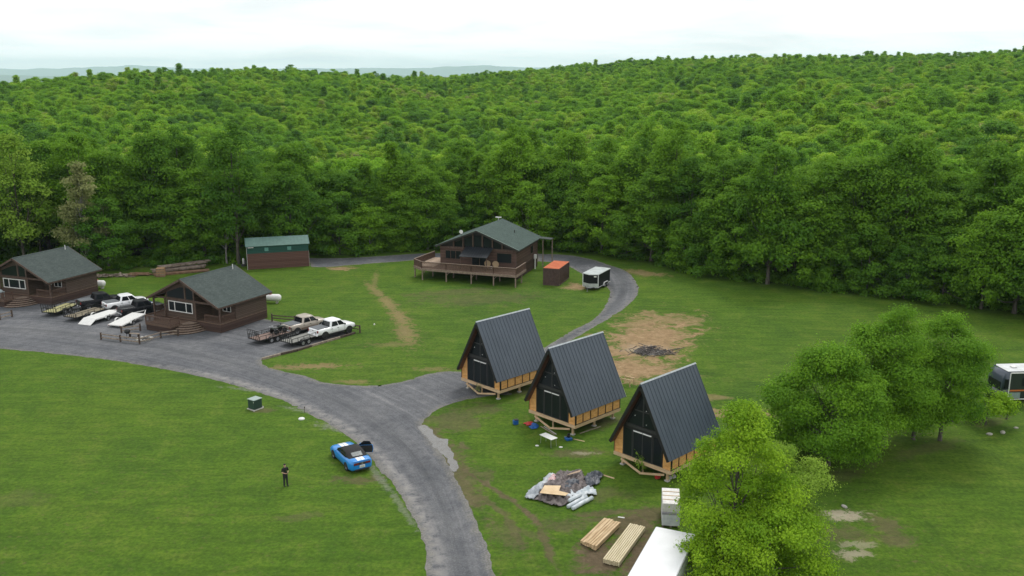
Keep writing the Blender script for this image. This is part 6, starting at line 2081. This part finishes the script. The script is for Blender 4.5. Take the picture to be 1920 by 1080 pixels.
one('slat', m_oldwood, lambda m: [m.box(-.62, .62, -.53, -.503, z, z + .1) for z in (.3, .7, 1.1)], e)
for px, py, n_, mt, w_, lab, nm in ((192, 519, 26, m_oldwood, 1.2, 'low heap of grey rubble right of the left cabin', 'rubble_heap'), (222, 518, 34, m_oldwood, 2.0, 'long low heap of rocks and broken boards at the wood edge', 'rubble_heap'), (262, 516, 26, m_oldred, 1.8, 'reddish brown board heap left of the timber pile', 'board_heap')):
    x, y = P(px, py)
    m = MB(); g = random.Random(px)
    for k in range(n_):
        cx_, cy_ = g.gauss(0, w_ * .6), g.gauss(0, .5)
        z_ = max(.12, .5 - abs(cx_) * .15 + g.uniform(-.2, .1))
        if 'board' in nm or k % 3 == 0:
            a_ = g.uniform(-.5, .5)
            m.beam((cx_ - math.cos(a_) * .8, cy_ - math.sin(a_) * .5, z_ * g.uniform(.2, 1)), (cx_ + math.cos(a_) * .8, cy_ + math.sin(a_) * .5, z_ * g.uniform(.2, 1)), .2, .07)
        else:
            m.sphere((cx_, cy_, z_ * .6), (g.uniform(.15, .35), g.uniform(.15, .3), g.uniform(.1, .25)), 7, 5)
    o = m.build(nm, mt); o.location = (x, y, 0); tag(o, lab, 'heap')

# ------------------------------------------------------------------ fire pit furniture inside the rail pen
x, y = P(240, 634)
e = empty('grill', (x, y, 0), R(20), 'dark round grill standing inside the rail pen', 'grill')
one('bowl', m_black, lambda m: m.tube([(0, 0, .55), (0, 0, .7), (0, 0, .95), (0, 0, 1.1)], [.15, .33, .33, .12], 14), e)
for k in range(3): one('leg', m_black, lambda m: m.beam((.15 * math.cos(k * 2.1), .15 * math.sin(k * 2.1), .6), (.32 * math.cos(k * 2.1), .32 * math.sin(k * 2.1), 0), .04), e)
x, y = P(271, 637)
e = empty('fire_pit', (x, y, 0), 0, 'ring of stones round a dark fire pit inside the rail pen', 'fire pit')
one('stone_ring', m_conc, lambda m: [m.sphere((.8 * math.cos(t), .8 * math.sin(t), .1), (.22, .2, .17), 8, 5) for t in [k * .57 for k in range(11)]], e)
one('ash', mat('ash', (.03, .03, .03), .95), lambda m: m.tube([(0, 0, .0), (0, 0, .05), (0, 0, .12)], [.68, .6, .1], 14), e)
x, y = P(252, 632)
e = empty('bench', (x, y, 0), R(-10), 'small dark bench between the grill and the fire pit', 'bench')
one('seat', m_rail2, lambda m: m.box(-.7, .7, -.18, .18, .4, .45), e)
for s in (-1, 1): one('leg', m_post, lambda m: m.box(s * .55 - .05, s * .55 + .05, -.15, .15, 0, .398), e)

# white grill and bins in front of the left cabin
x, y = loc2w(cabA, (-7.4, -1.6))
e = empty('patio_table', (x, y, .9), R(-21), 'pale grey covered patio table on the terrace of the left cabin', 'table')
m_pg = mat('pale_grey_cover', (.34, .40, .40), .6)
one('tabletop', m_pg, lambda m: m.cbox((0, 0, .72), (1.1, .8, .08), .03), e)
one('cover', m_pg, lambda m: m.loft([[(.6 * k * math.cos(t), .45 * k * math.sin(t), z) for t in [q * math.pi / 6 for q in range(12)]] for k, z in ((.9, .76), (.7, .95), (.3, 1.08))]), e)
for sx in (-1, 1):
    for sy in (-1, 1): one('leg', m_pg, lambda m: m.box(sx * .45 - .03, sx * .45 + .03, sy * .3 - .03, sy * .3 + .03, 0, .68), e)

# ------------------------------------------------------------------ green utility cabinet, lid, stake
def utility_box():
    a, bl_, br_ = P(477, 770.5), P(465, 767), P(492, 765)
    rz = heading(a, br_)
    e = empty('utility_box', (a[0], a[1], 0), rz, 'dark green utility cabinet with a pale top standing in the lawn', 'utility box')
    W, D, H = math.hypot(br_[0] - a[0], br_[1] - a[1]), math.hypot(bl_[0] - a[0], bl_[1] - a[1]), .95
    W, D = max(.8, min(W, 1.15)), max(.7, min(D, 1.1))
    one('cabinet', mat('dark_green_cabinet', (.022, .050, .038), .5), lambda m: m.cbox((W / 2, D / 2, H / 2 + .04), (W, D, H - .05), .02), e)
    one('lid', mat('pale_green_lid', (.27, .34, .31), .4), lambda m: m.cbox((W / 2, D / 2, H + .03), (W + .08, D + .08, .06), .02), e)
    one('pad', m_conc, lambda m: m.cbox((W / 2, D / 2, .03), (W + .2, D + .2, .07), .02), e)
    one('latch', m_white, lambda m: m.cbox((.0, .06, H - .16), (.05, .05, .12), .01), e)
    one('bolt_cap', m_conc, lambda m: (m.sphere((-.12, -.1, .06), .09, 8, 6), m.sphere((W + .12, .1, .06), .09, 8, 6)), e)


utility_box()
x, y = P(565.5, 786)
o = one('valve_lid', m_white, lambda m: m.loft([[(r_ * math.cos(t) * 1.1, r_ * math.sin(t), z) for t in [k * math.pi / 7 for k in range(14)]] for r_, z in ((.26, .0), (.27, .07), (.2, .13), (.05, .15))]))
o.location = (x, y, 0); tag(o, 'white plastic valve lid in the lawn between the cabinet and the road', 'lid')
x, y = P(571.5, 774.5)
o = one('marker_stake', m_post, lambda m: (m.beam((0, 0, -.1), (.01, 0, .62), .035), m.box(-.05, .05, -.01, .01, .5, .62))); o.location = (x, y, 0)
tag(o, 'thin dark marker stake at the road edge by the white lid', 'stake')
x, y = P(702, 609)
o = one('stub_pipe', m_white, lambda m: m.tube([(0, 0, -.05), (0, 0, .12), (0, 0, .16)], [.09, .09, .04], 8)); o.location = (x, y, 0)
tag(o, 'tiny white pipe cap in the lawn right of the rail fence', 'pipe')
x, y = P(700, 606)

# ------------------------------------------------------------------ heap of tarps and plastic
ZX, ZY, ZK = 960, 860, 4.908
def Z(px, py, h=0): return P(ZX + px / ZK, ZY + py / ZK, h)


def tarp(name, label, poly, mt, hgt, seed, step=.08, amp=.22, fold=2.1, cat='tarp', group='sheets of the crumpled tarp heap'):
    w = [Z(*p) for p in poly]
    c0 = np.mean(np.array(w), 0)
    xs = np.arange(min(p[0] for p in w) - .3, max(p[0] for p in w) + .3, step)
    ys = np.arange(min(p[1] for p in w) - .3, max(p[1] for p in w) + .3, step)
    X, Y = np.meshgrid(xs, ys)
    D = sdf_poly(X, Y, w)
    Zv = np.zeros(X.shape)
    for j in range(X.shape[0]):
        for i in range(X.shape[1]):
            v = Vector((X[j, i] * fold, Y[j, i] * fold, seed))
            nz_ = mnoise.noise(v)
            rg = 1 - abs(mnoise.noise(v * 1.7 + Vector((5, 5, 5)))) * 2
            D[j, i] += mnoise.noise(v * .8) * .18
            Zv[j, i] = hgt + amp * (nz_ * .7 + max(0, rg) ** 2 * .7 + .35 * max(0, 1 - abs(mnoise.noise(v * 3.7)) * 2.5))
    edge = np.clip(-D / .5, 0, 1)
    Zv = .04 + np.clip(Zv, .03, None) * (.25 + .75 * edge)
    keep = D < .03
    kq = keep[:-1, :-1] & keep[:-1, 1:] & keep[1:, 1:] & keep[1:, :-1]
    I = np.arange(X.size).reshape(X.shape)
    Q = np.stack([I[:-1, :-1][kq], I[:-1, 1:][kq], I[1:, 1:][kq], I[1:, :-1][kq]], -1)
    used = np.unique(Q); rm = np.full(X.size, -1); rm[used] = np.arange(len(used))
    V = np.stack([X.ravel()[used] - c0[0], Y.ravel()[used] - c0[1], Zv.ravel()[used]], -1)
    me = np_mesh(name, V, rm[Q], [mt], True)
    o = bpy.data.objects.new(name, me); C.objects.link(o); o.location = (c0[0], c0[1], 0)
    sm_ = o.modifiers.new('thickness', 'SOLIDIFY'); sm_.thickness = .015; sm_.offset = -1
    return tag(o, label, cat, group)


m_tb = mat('brown_grey_tarp', (.060, .048, .046), .55, col2=(.20, .17, .165), scale=2.6, detail=8)
m_td = mat('dark_blue_tarp', (.035, .042, .055), .4, col2=(.11, .12, .14), scale=3)
m_tw = mat('pale_blue_plastic', (.34, .40, .44), .35, col2=(.62, .66, .68), scale=2)
m_tg = mat('grey_plastic', (.22, .25, .28), .4, col2=(.50, .53, .55), scale=1.6)
tarp('tarp', 'brown grey tarp in the middle of the crumpled heap', [(400, 140), (640, 115), (700, 250), (670, 340), (560, 400), (430, 455), (310, 415), (200, 390), (250, 300)], m_tb, .13, 1.0, amp=.38, fold=1.8)
tarp('tarp', 'dark blue tarp at the right end of the crumpled heap', [(655, 190), (690, 150), (820, 148), (850, 175), (790, 240), (700, 285)], m_td, .2, 3.0, amp=.45)
tarp('tarp', 'grey white plastic sheet along the left side of the crumpled heap', [(115, 370), (150, 310), (240, 240), (345, 150), (400, 160), (330, 250), (240, 340), (205, 405)], m_tg, .26, 5.0, amp=.3)
tarp('tarp', 'pale bubbly plastic bundle behind the white rolls', [(640, 300), (700, 270), (765, 280), (770, 345), (690, 350), (560, 400), (470, 400), (460, 370), (540, 290), (580, 330)], m_tw, .30, 8.0, amp=.25, fold=4)
tarp('tarp', 'small folded sheet with red edges on the heap top left', [(350, 150), (440, 180), (400, 235), (300, 262)], mat('white_and_red_sheet', (.45, .12, .12), .5, col2=(.62, .58, .58), scale=5, stretch=(1, 3, 1)), .38, 9.0, amp=.15)
tarp('tarp', 'dark crumpled fold in the heap behind the plywood', [(450, 250), (560, 200), (650, 250), (640, 310), (560, 300), (500, 320)], m_td, .40, 12.0, amp=.2)
pw = [Z(*p, .55) for p in ((300, 255), (450, 258), (432, 305), (522, 328), (492, 350), (255, 325))]
c0 = pw[0]
o = one('plywood_sheet', mat('fresh_plywood', (.52, .37, .21), .7, col2=(.64, .49, .30), scale=1.5), lambda m: m.prism([(x - c0[0], y - c0[1]) for x, y in pw], 0, .02, 'z'))
o.location = (c0[0], c0[1], .62); tag(o, 'l shaped tan plywood sheet lying on top of the crumpled heap', 'plywood')
bd = [Z(*p, .5) for p in ((530, 150), (640, 112), (622, 135), (500, 165))]
o = one('plywood_scrap', mat('tan_scrap', (.36, .26, .18), .7), lambda m: m.prism([(x - bd[0][0], y - bd[0][1]) for x, y in bd], 0, .02, 'z'))
o.location = (bd[0][0], bd[0][1], .60); tag(o, 'small tan board scrap at the back of the crumpled heap', 'board')
for i, (a, c_, r_) in enumerate((((512, 462), (688, 368), .15), ((555, 478), (742, 376), .15), ((520, 430), (640, 372), .13))):
    pa, pb = Z(*a), Z(*c_)
    m = MB()
    L_ = math.hypot(pb[0] - pa[0], pb[1] - pa[1])
    m.tube([(0, 0, r_), (.05, 0, r_), (L_ * .5, .03, r_ * 1.05), (L_ - .05, 0, r_), (L_, 0, r_)], [r_ * .6, r_, r_ * 1.03, r_, r_ * .6], 12)
    o = m.build('plastic_roll', m_tw); o.location = (pa[0], pa[1], .01 if i < 2 else .24); o.rotation_euler[2] = math.atan2(pb[1] - pa[1], pb[0] - pa[0])
    tag(o, ('white plastic roll in front of the heap, the left of the two on the grass', 'white plastic roll in front of the heap, the outermost one', 'shorter white plastic roll lying on the other rolls')[i], 'roll', 'white rolls by the tarp heap')
def stick(label, a, c_, w=.12, h=.05, z=.03, name='board', mt=None, cat='board', zf_=Z):
    pa, pb = zf_(*a), zf_(*c_)
    m = MB(); m.beam((0, 0, 0), (math.hypot(pb[0] - pa[0], pb[1] - pa[1]), 0, 0), w, h)
    o = m.build(name, mt or m_lumber); o.location = (pa[0], pa[1], z); o.rotation_euler[2] = math.atan2(pb[1] - pa[1], pb[0] - pa[0])
    return tag(o, label, cat)


stick('single yellow board on the grass right of the dark blue tarp', (825, 150), (940, 185))
stick('short white board on the grass above the longer lumber stack', (975, 540), (1035, 548), .1, .04, .03, mt=m_white)

# ------------------------------------------------------------------ lumber stacks
def lumber(label, a, c_, wpt, cols, rows_, mt, L=None, fan=0.0, ends=True):
    pa, pb, pw_ = Z(*a), Z(*c_), Z(*wpt)
    rz = math.atan2(pb[1] - pa[1], pb[0] - pa[0])
    L_ = math.hypot(pb[0] - pa[0], pb[1] - pa[1])
    W_ = abs(-(pw_[0] - pa[0]) * math.sin(rz) + (pw_[1] - pa[1]) * math.cos(rz))
    e = empty('lumber_stack', (pa[0], pa[1], 0), rz, label, 'lumber', 'lumber stacks on the mud')
    bw, bh = W_ / cols, .09
    g = random.Random(int(a[0]))
    for r_ in range(rows_):
        nc = cols if r_ < rows_ - 1 or not fan else cols - 2
        for k in range(nc):
            sk = g.uniform(-.06, .06) + (fan * k * .1)
            y0 = -W_ + bw * k + .006
            m = MB(); m.box(g.uniform(-.04, .04) + sk * (1 if fan else .2), L_ + g.uniform(-.04, .04) + sk * (1 if fan else .2), y0, y0 + bw - .035, .1 + r_ * (bh + .008), .1 + r_ * (bh + .008) + bh)
            m.build('board', mt, e)
    for t in (.15, .85):
        one('support_block', m_oldwood, lambda m: m.box(L_ * t - .05, L_ * t + .05, -W_ + .05, -.05, 0, .095), e)
    return e


m_lum1 = mat('mixed_new_boards', (.40, .27, .14), .75, col2=(.58, .44, .27), scale=3, stretch=(.3, 2, 2))
m_lum2 = mat('clean_new_boards', (.50, .42, .26), .7, col2=(.62, .54, .37), scale=3, stretch=(.3, 2, 2))
lumber('untidy short stack of new boards nearer the tarp heap', (605, 808), (830, 592), (770, 862), 7, 3, m_lum1, fan=.5)
lumber('neat long stack of pale new boards beside the white trailer roof', (832, 970), (1082, 640), (970, 1030), 8, 3, m_lum2)

# ------------------------------------------------------------------ wrapped stack
def wrapped():
    F0 = P(1275.8, 996.5); L0 = P(1243, 990.5)
    tF, tL, tB, tR = P(1271.7, 949.6, 1.75), P(1238.5, 947.5, 1.75), P(1256.5, 920, 1.75), P(1286, 922, 1.75)
    w_ = math.hypot(tF[0] - tL[0], tF[1] - tL[1]); l_ = math.hypot(tB[0] - tL[0], tB[1] - tL[1])
    rz = heading(tL, tF)
    e = empty('wrapped_stack', (L0[0] - .05, L0[1] + .15, 0), rz, 'tall white plastic wrapped pallet stack behind the white trailer roof', 'pallet stack')
    m_wrap = mat('white_wrap', (.50, .52, .55), .4, col2=(.66, .67, .68), scale=2.5, bump=.8, bscale=5)
    m_band = mat('grey_band', (.30, .29, .32), .6)
    m_top = mat('white_boards_top', (.64, .63, .60), .5)
    W_, D_ = max(1.15, min(w_, 1.5)), max(1.9, min(l_, 2.6))
    one('pallet', m_oldwood, lambda m: ([m.box(x, x + .12, 0, D_, 0, .1) for x in (0, W_ / 2 - .06, W_ - .12)], [m.box(0, W_, y, y + .1, .103, .125) for y in [.02 + k * (D_ - .14) / 6 for k in range(7)]]), e)
    one('lower_bundle', m_wrap, lambda m: m.cbox((W_ / 2, D_ / 2, .55), (W_ + .02, D_ + .02, .83), .03), e)
    one('strap_band', m_band, lambda m: m.cbox((W_ / 2, D_ / 2, 1.03), (W_ + .05, D_ + .05, .18), .02), e)
    for k in range(4):
        y0 = D_ * k / 4
        one('upper_bundle', m_top, lambda m: m.cbox((W_ / 2, y0 + D_ / 8, 1.45), (W_ + rnd.uniform(0, .06), D_ / 4 - .03, .64), .02), e)
    one('wood_strip', m_lum1, lambda m: [m.box(0.02, W_, D_ * k / 4 - .03, D_ * k / 4 + .03, 1.773, 1.80) for k in range(1, 4)], e)


wrapped()

# ------------------------------------------------------------------ long white box trailer at the bottom edge
def white_trailer():
    H = 2.7
    a, c_ = P(1230, 988, H), P(1304, 1006, H)
    dn = P(1177, 1080, H)
    rz = heading(a, dn)              # local x runs towards the camera
    W_ = abs((c_[0] - a[0]) * math.sin(rz) - (c_[1] - a[1]) * math.cos(rz))
    W_ = max(2.3, W_)
    L_ = 6.4
    e = empty('box_trailer', (a[0], a[1], 0), rz, 'long white box trailer seen from above at the bottom edge of the photo', 'trailer')
    wp = mat('white_box_paint', (.66, .67, .68), .4, var=.05)
    one('box', wp, lambda m: m.cbox((L_ / 2, W_ / 2, (H + .5) / 2), (L_, W_, H - .5), .03), e)
    one('roof', mat('white_box_roof', (.72, .73, .74), .45, var=.05, scale=1), lambda m: m.cbox((L_ / 2, W_ / 2, H + .02), (L_ - .04, W_ - .04, .04), .015), e)
    one('edge_trim', mat('grey_aluminium', (.45, .46, .47), .35, metal=.5), lambda m: (m.box(0, L_, -.02, -.003, H - .12, H - .02), m.box(0, L_, W_ + .003, W_ + .02, H - .12, H - .02)), e)
    for s, y in ((-1, .12), (1, W_ - .12)):
        for xx in (L_ * .5, L_ * .64): wheel(e, xx, y, .38, .24, m_rim)


white_trailer()

# ------------------------------------------------------------------ things round the middle a-frame
ZX, ZY, ZK = 960, 600, 4.154
m_bluep = mat('blue_plastic', (.012, .09, .30), .4)
m_redp = mat('red_plastic', (.42, .03, .03), .5)
x, y = Z(28, 812)
e = empty('blue_cooler', (x, y, 0), R(20), 'blue cooler box on the grass left of the red and blue sheets', 'cooler')
one('tub', m_bluep, lambda m: m.cbox((0, 0, .2), (.45, .36, .4), .04), e)
one('lid', m_black, lambda m: m.cbox((.05, 0, .43), (.4, .36, .06), .02), e)
one('handle', m_black, lambda m: m.beam((.24, -.14, .38), (.24, .14, .38), .03), e)
G2 = 'plastic sheets by the middle a-frame'
tarp('plastic_sheet', 'crumpled red plastic sheet left of the blue one', [(90, 815), (120, 795), (170, 800), (165, 822), (120, 828)], m_redp, .1, 20.0, .07, .15, 4, 'sheet', G2)
tarp('plastic_sheet', 'crumpled blue plastic sheet beside the white folding table', [(135, 840), (150, 812), (200, 815), (220, 838), (190, 852), (150, 852)], m_bluep, .12, 22.0, .07, .18, 4, 'sheet', G2)
tc_ = [Z(*p, .74) for p in ((245, 875), (370, 915), (320, 942), (205, 890))]
cx_, cy_ = sum(p[0] for p in tc_) / 4, sum(p[1] for p in tc_) / 4
e = empty('folding_table', (cx_, cy_, 0), heading(tc_[3], tc_[2]), 'white folding table on the grass before the middle a-frame', 'table')
one('tabletop', m_white, lambda m: m.cbox((0, 0, .73), (1.5, .72, .05), .02), e)
for sx in (-1, 1):
    for sy in (-1, 1): one('leg', m_rim, lambda m: m.beam((sx * .6, sy * .28, .7), (sx * .66, sy * .3, 0), .03), e)
x, y = Z(440, 935)
e = empty('table_saw', (x, y, 0), R(25), 'blue and black job site saw right of the white folding table', 'saw')
one('base', m_bluep, lambda m: m.cbox((0, 0, .12), (.55, .45, .22), .03), e)
one('motor', m_black, lambda m: (m.cbox((.02, .02, .34), (.3, .25, .2), .05), m.tube([(0, -.08, .5), (0, .02, .5)], .12, 12)), e)
one('fence', m_rim, lambda m: m.box(-.32, .32, .18, .21, .235, .3), e)
stick('thin pale board right of the blue saw', (480, 930), (565, 948), .07, .04)
stick('grey white board under the front of the middle a-frame', (225, 830), (330, 895), .1, .05, mt=m_rail2)
stick('second pale board crossing behind the white folding table', (250, 835), (345, 898), .08, .05, z=.09, mt=m_conc)
stick('long pale board on the grass along the side of the middle a-frame', (530, 885), (690, 832), .1, .05, mt=m_rail2)
for i, (px, py, lab) in enumerate(((195, 980, 'white scrap on the grass left of the table'), (380, 992, 'white scrap on the grass below the blue saw'))):
    x, y = Z(px, py)
    o = one('paper_scrap', m_white, lambda m: m.loft([[(r_ * math.cos(t) * 1.3, r_ * math.sin(t), z) for t in [k * math.pi / 4 for k in range(8)]] for r_, z in ((.12, .0), (.13, .04), (.05, .07))])); o.location = (x, y, 0); tag(o, lab, 'scrap', 'white scraps on the grass')
x, y = P(1163, 722)
e = empty('timber_frame', (x, y, 0), R(-38), 'small raw timber landing frame behind the middle a-frame', 'frame')
one('top_rail', m_lumber, lambda m: (m.box(0, 1.1, 0, .09, .62, .74), m.box(0, 1.1, .8, .89, .62, .74)), e)
for (a_, c_) in ((.05, .045), (1.05, .045), (.05, .845), (1.05, .845)):
    one('post', m_lumber, lambda m: m.box(a_ - .045, a_ + .045, c_ - .04, c_ + .04, 0, .617), e)
one('brace', m_lumber, lambda m: m.beam((.1, -.03, .15), (1.0, -.03, .5), .05, .09), e)
x, y = P(1233, 898)
e = empty('fuel_can', (x, y, 0), R(30), 'red fuel can on the grass by the front pier of the nearest a-frame', 'fuel can')
one('can', m_redp, lambda m: m.cbox((0, 0, .2), (.46, .3, .38), .08), e)
one('spout', m_black, lambda m: m.tube([(.14, 0, .38), (.22, 0, .5)], [.035, .02], 8), e)
one('handle', m_redp, lambda m: m.beam((-.14, 0, .43), (.08, 0, .43), .04), e)
for i, (px, py, w_) in enumerate(((1254, 899, .5), (1263, 896, .35))):
    x, y = P(px, py)
    o = one('concrete_block', m_conc, lambda m: (m.cbox((0, 0, .1), (w_, .2, .2), .01), m.cbox((0, .0, .24), (w_ * .6, .18, .07), .01))); o.location = (x, y, 0); o.rotation_euler[2] = R(40)
    tag(o, ('larger grey block under the front corner of the nearest a-frame', 'smaller grey block under the side of the nearest a-frame')[i], 'block')


def sapling(label, px, py, h, fm, seed, n=160, name='sapling'):
    x, y = P(px, py)
    e = empty(name, (x, y, 0), 0, label, 'sapling', 'saplings before the a-frames')
    g = random.Random(seed); m = MB(); tips = []
    m.tube([(0, 0, -.05), (.03, .02, h * .5), (.0, .05, h)], [.03, .02, .008], 6)
    for k in range(9):
        z = h * g.uniform(.25, .9); a_ = g.uniform(0, 6.28); L_ = h * .4 * g.uniform(.5, 1)
        t_ = (math.cos(a_) * L_, math.sin(a_) * L_, z + L_ * .5); tips.append(t_)
        m.tube([(0, 0, z), t_], [.012, .005], 4, caps=False)
    m.build('stem', bark, e)
    gg = np.random.default_rng(seed); c_ = np.array(tips)[gg.integers(0, 9, n)] * gg.uniform(.4, 1.05, (n, 1)) + gg.normal(size=(n, 3)) * .09
    a_ = gg.normal(size=(n, 3)) * .05; b_ = gg.normal(size=(n, 3)) * .05
    me = np_mesh('foliage', np.stack([c_ - a_, c_ - b_, c_ + a_, c_ + b_], 1).reshape(-1, 3), np.arange(n * 4).reshape(-1, 4), [fm])
    at = me.attributes.new('tone', 'FLOAT', 'POINT'); at.data.foreach_set('value', np.repeat(gg.uniform(0, 1, n), 4).astype(np.float32))
    o = bpy.data.objects.new('foliage', me); C.objects.link(o); o.parent = e


sapling('pale leafed sapling before the door of the nearest a-frame', 1203, 885, 1.9, fol_yellow, 3)
sapling('thin grey sapling before the front of the farthest a-frame', 893, 741, 1.3, fol_grey, 4, 60)
# brush pile on the bare patch
x, y = P(1220, 660)
e = empty('brush_pile', (x, y, 0), 0, 'dark burnt brush pile on the bare tan patch behind the a-frames', 'brush pile')
m = MB(); g = random.Random(4)
for k in range(110):
    a_ = g.uniform(0, 3.14); c_ = (g.gauss(0, 1.1), g.gauss(0, .7)); z_ = max(.03, g.uniform(0, .5) - abs(c_[0]) * .15); L_ = g.uniform(.3, .9)
    m.beam((c_[0] - math.cos(a_) * L_, c_[1] - math.sin(a_) * L_, z_ * g.uniform(.1, 1)), (c_[0] + math.cos(a_) * L_, c_[1] + math.sin(a_) * L_, z_ + g.uniform(-.05, .2)), .05)
m.build('branches', mat('charred_wood', (.03, .025, .024), .9, col2=(.16, .14, .13), scale=3), e)
one('ash_bed', mat('ash_bed', (.05, .045, .045), .95, col2=(.2, .19, .18), scale=4), lambda m: m.loft([[(r_ * 1.8 * math.cos(t) * (1 + .15 * math.sin(3 * t)), r_ * 1.2 * math.sin(t), z) for t in [k * math.pi / 9 for k in range(18)]] for r_, z in ((1, .0), (.8, .06), (.4, .12), (.05, .14))]), e)
for px, py in ((1598, 862), (1850, 786), (1868, 783), (1585, 962)):
    pass
for i, (px, py, s_, lab) in enumerate(((1855, 815, .3, 'pale stone on the grass below the small leaning tree'), (1880, 812, .35, 'larger pale stone near the right edge of the photo'), (1583, 951, .28, 'pale stone on the sandy patch right of the foreground trees'), (1905, 803, .22, 'small pale stone nearest the right edge of the photo'))):
    x, y = P(px, py)
    o = one('rock', mat('pale_rock', (.26, .25, .22), .9, col2=(.42, .40, .36), scale=4), lambda m: m.sphere((0, 0, s_ * .2), (s_, s_ * .6, s_ * .4), 9, 6)); o.location = (x, y, 0); o.rotation_euler[2] = i
    tag(o, lab, 'rock')
# ------------------------------------------------------------------ the person on the lawn
def capsule_mesh(segs, n=12):
    m = MB()
    for a, c_, r0, r1 in segs:
        a, c_ = Vector(a), Vector(c_)
        d = (c_ - a)
        L = d.length or 1e-4
        d = d / L
        pts = [a - d * r0 * .95, a - d * r0 * .7, a - d * r0 * .3, a, c_, c_ + d * r1 * .3, c_ + d * r1 * .7, c_ + d * r1 * .95]
        rs = [r0 * .3, r0 * .71, r0 * .95, r0, r1, r1 * .95, r1 * .71, r1 * .3]
        m.tube([tuple(p) for p in pts], rs, n)
    return m


def blob_part(name, segs, mt, parent, voxel=.012, smooth_it=4):
    o = capsule_mesh(segs).build(name, mt, parent)
    rm_ = o.modifiers.new('blend', 'REMESH'); rm_.mode = 'VOXEL'; rm_.voxel_size = voxel; rm_.use_smooth_shade = True
    s_ = o.modifiers.new('soften', 'SMOOTH'); s_.iterations = smooth_it; s_.factor = .5
    return o


px_, py_ = P(536, 911)
person = empty('person', (px_, py_, 0), math.atan2(-px_, py_) + R(25), 'person in black t-shirt and black trousers standing on the lawn with hands held in front', 'person')
skin = mat('skin', (.46, .28, .20), .55, var=.06)
cloth = mat('black_cloth', (.012, .012, .014), .8)
cloth2 = mat('black_trousers', (.014, .015, .018), .85)
# local: faces -y (towards the camera), x to the person's left hand side of the picture
def arm(s):
    sh = (s * .19, 0.0, 1.43); el = (s * .25, -.02, 1.14); wr = (s * .07, -.27, 1.10)
    hand = (s * .02, -.33, 1.12)
    segs = [(sh, el, .050, .040), (el, wr, .038, .026), (wr, hand, .028, .032)]
    for k, (dx, L) in enumerate(((-.030, .060), (-.010, .072), (.010, .068), (.030, .052))):
        b0 = Vector(hand) + Vector((dx * .7, -.02, .006 * k - .01))
        m1 = b0 + Vector((-s * .012, -.03, -.004)); t1 = m1 + Vector((-s * .022, -L * .45, .012))
        segs += [(tuple(b0), tuple(m1), .0095, .009), (tuple(m1), tuple(t1), .009, .0075)]
    tb = Vector(hand) + Vector((s * .012, .015, .022))
    segs += [(tuple(tb), tuple(tb + Vector((-s * .02, -.03, .022))), .011, .009), (tuple(tb + Vector((-s * .02, -.03, .022))), tuple(tb + Vector((-s * .03, -.055, .02))), .009, .008)]
    return segs


head = [((0, -.005, 1.64), (0, .012, 1.67), .085, .088), ((0, -.035, 1.585), (0, -.03, 1.60), .052, .060), ((0, -.102, 1.625), (0, -.090, 1.655), .014, .010), ((0, 0, 1.44), (0, -.01, 1.56), .058, .052),
        ((.082, .01, 1.62), (.084, .012, 1.65), .014, .016), ((-.082, .01, 1.62), (-.084, .012, 1.65), .014, .016), ((-.02, -.088, 1.582), (.02, -.088, 1.582), .008, .008)]
core = [((0, 0, 1.0), (0, 0, 1.2), .125, .115), ((0, 0, 1.2), (0, 0, 1.38), .12, .13), ((-.13, 0, 1.40), (.13, 0, 1.40), .065, .065)]
def leg(s, fx):
    return [((s * .085, 0, .96), (s * .10, fx * .5, .52), .088, .058), ((s * .10, fx * .5, .52), (s * .11, fx, .10), .056, .040)]
feet = []
body = blob_part('body', head + core + arm(-1) + arm(1) + leg(-1, .02) + leg(1, -.05), skin, person, .008, 2)
blob_part('shirt', [((0, 0, .96), (0, 0, 1.2), .145, .132), ((0, 0, 1.2), (0, 0, 1.38), .138, .145), ((-.15, 0, 1.405), (.15, 0, 1.405), .076, .076), ((.19, 0, 1.42), (.235, -.01, 1.24), .068, .066), ((-.19, 0, 1.42), (-.235, -.01, 1.24), .068, .066)], cloth, person)
blob_part('trousers', [((-.06, 0, .96), (.06, 0, .96), .135, .135)] + [(a, c_, r0 + .018, r1 + .022) for s, fx in ((-1, .02), (1, -.05)) for a, c_, r0, r1 in leg(s, fx)], cloth2, person)
for s, fx in ((-1, .02), (1, -.05)):
    blob_part('shoe', [((s * .11, fx + .03, .055), (s * .125, fx - .15, .045), .048, .042)], m_plastic, person)
blob_part('hair', [((0, .012, 1.685), (0, .03, 1.70), .090, .088), ((0, .055, 1.62), (0, .06, 1.67), .062, .07)], mat('dark_hair', (.015, .011, .009), .6), person)
for s in (-1, 1):
    one('eye', m_plastic, lambda m: m.sphere((s * .032, -.083, 1.643), (.011, .007, .007), 8, 6), person)
ph = one('phone', m_plastic, lambda m: m.cbox((0, -.375, 1.15), (.075, .02, .15), .008)); ph.parent = None
a_ = person.rotation_euler[2]
ph.location = (person.location.x, person.location.y, 0); ph.rotation_euler[2] = a_
tag(ph, 'small dark phone held in front by the standing person', 'phone')
# ------------------------------------------------------------------ air
hz = MB(); hz.box(-20700, 20700, -900, 29500, -132, 450)
m_hz = bpy.data.materials.new('air'); m_hz.use_nodes = True
hn, hl = m_hz.node_tree.nodes, m_hz.node_tree.links
hn.clear()
ho = hn.new('ShaderNodeOutputMaterial'); hv = hn.new('ShaderNodeVolumePrincipled')
hv.inputs['Color'].default_value = (0.72, 0.94, 1.0, 1)
hv.inputs['Density'].default_value = 0.00005
hv.inputs['Anisotropy'].default_value = 0.0
hl.new(hv.outputs[0], ho.inputs['Volume'])
haze = hz.build('haze', m_hz)
tag(haze, kind='stuff')
SC.cycles.volume_bounces = 2
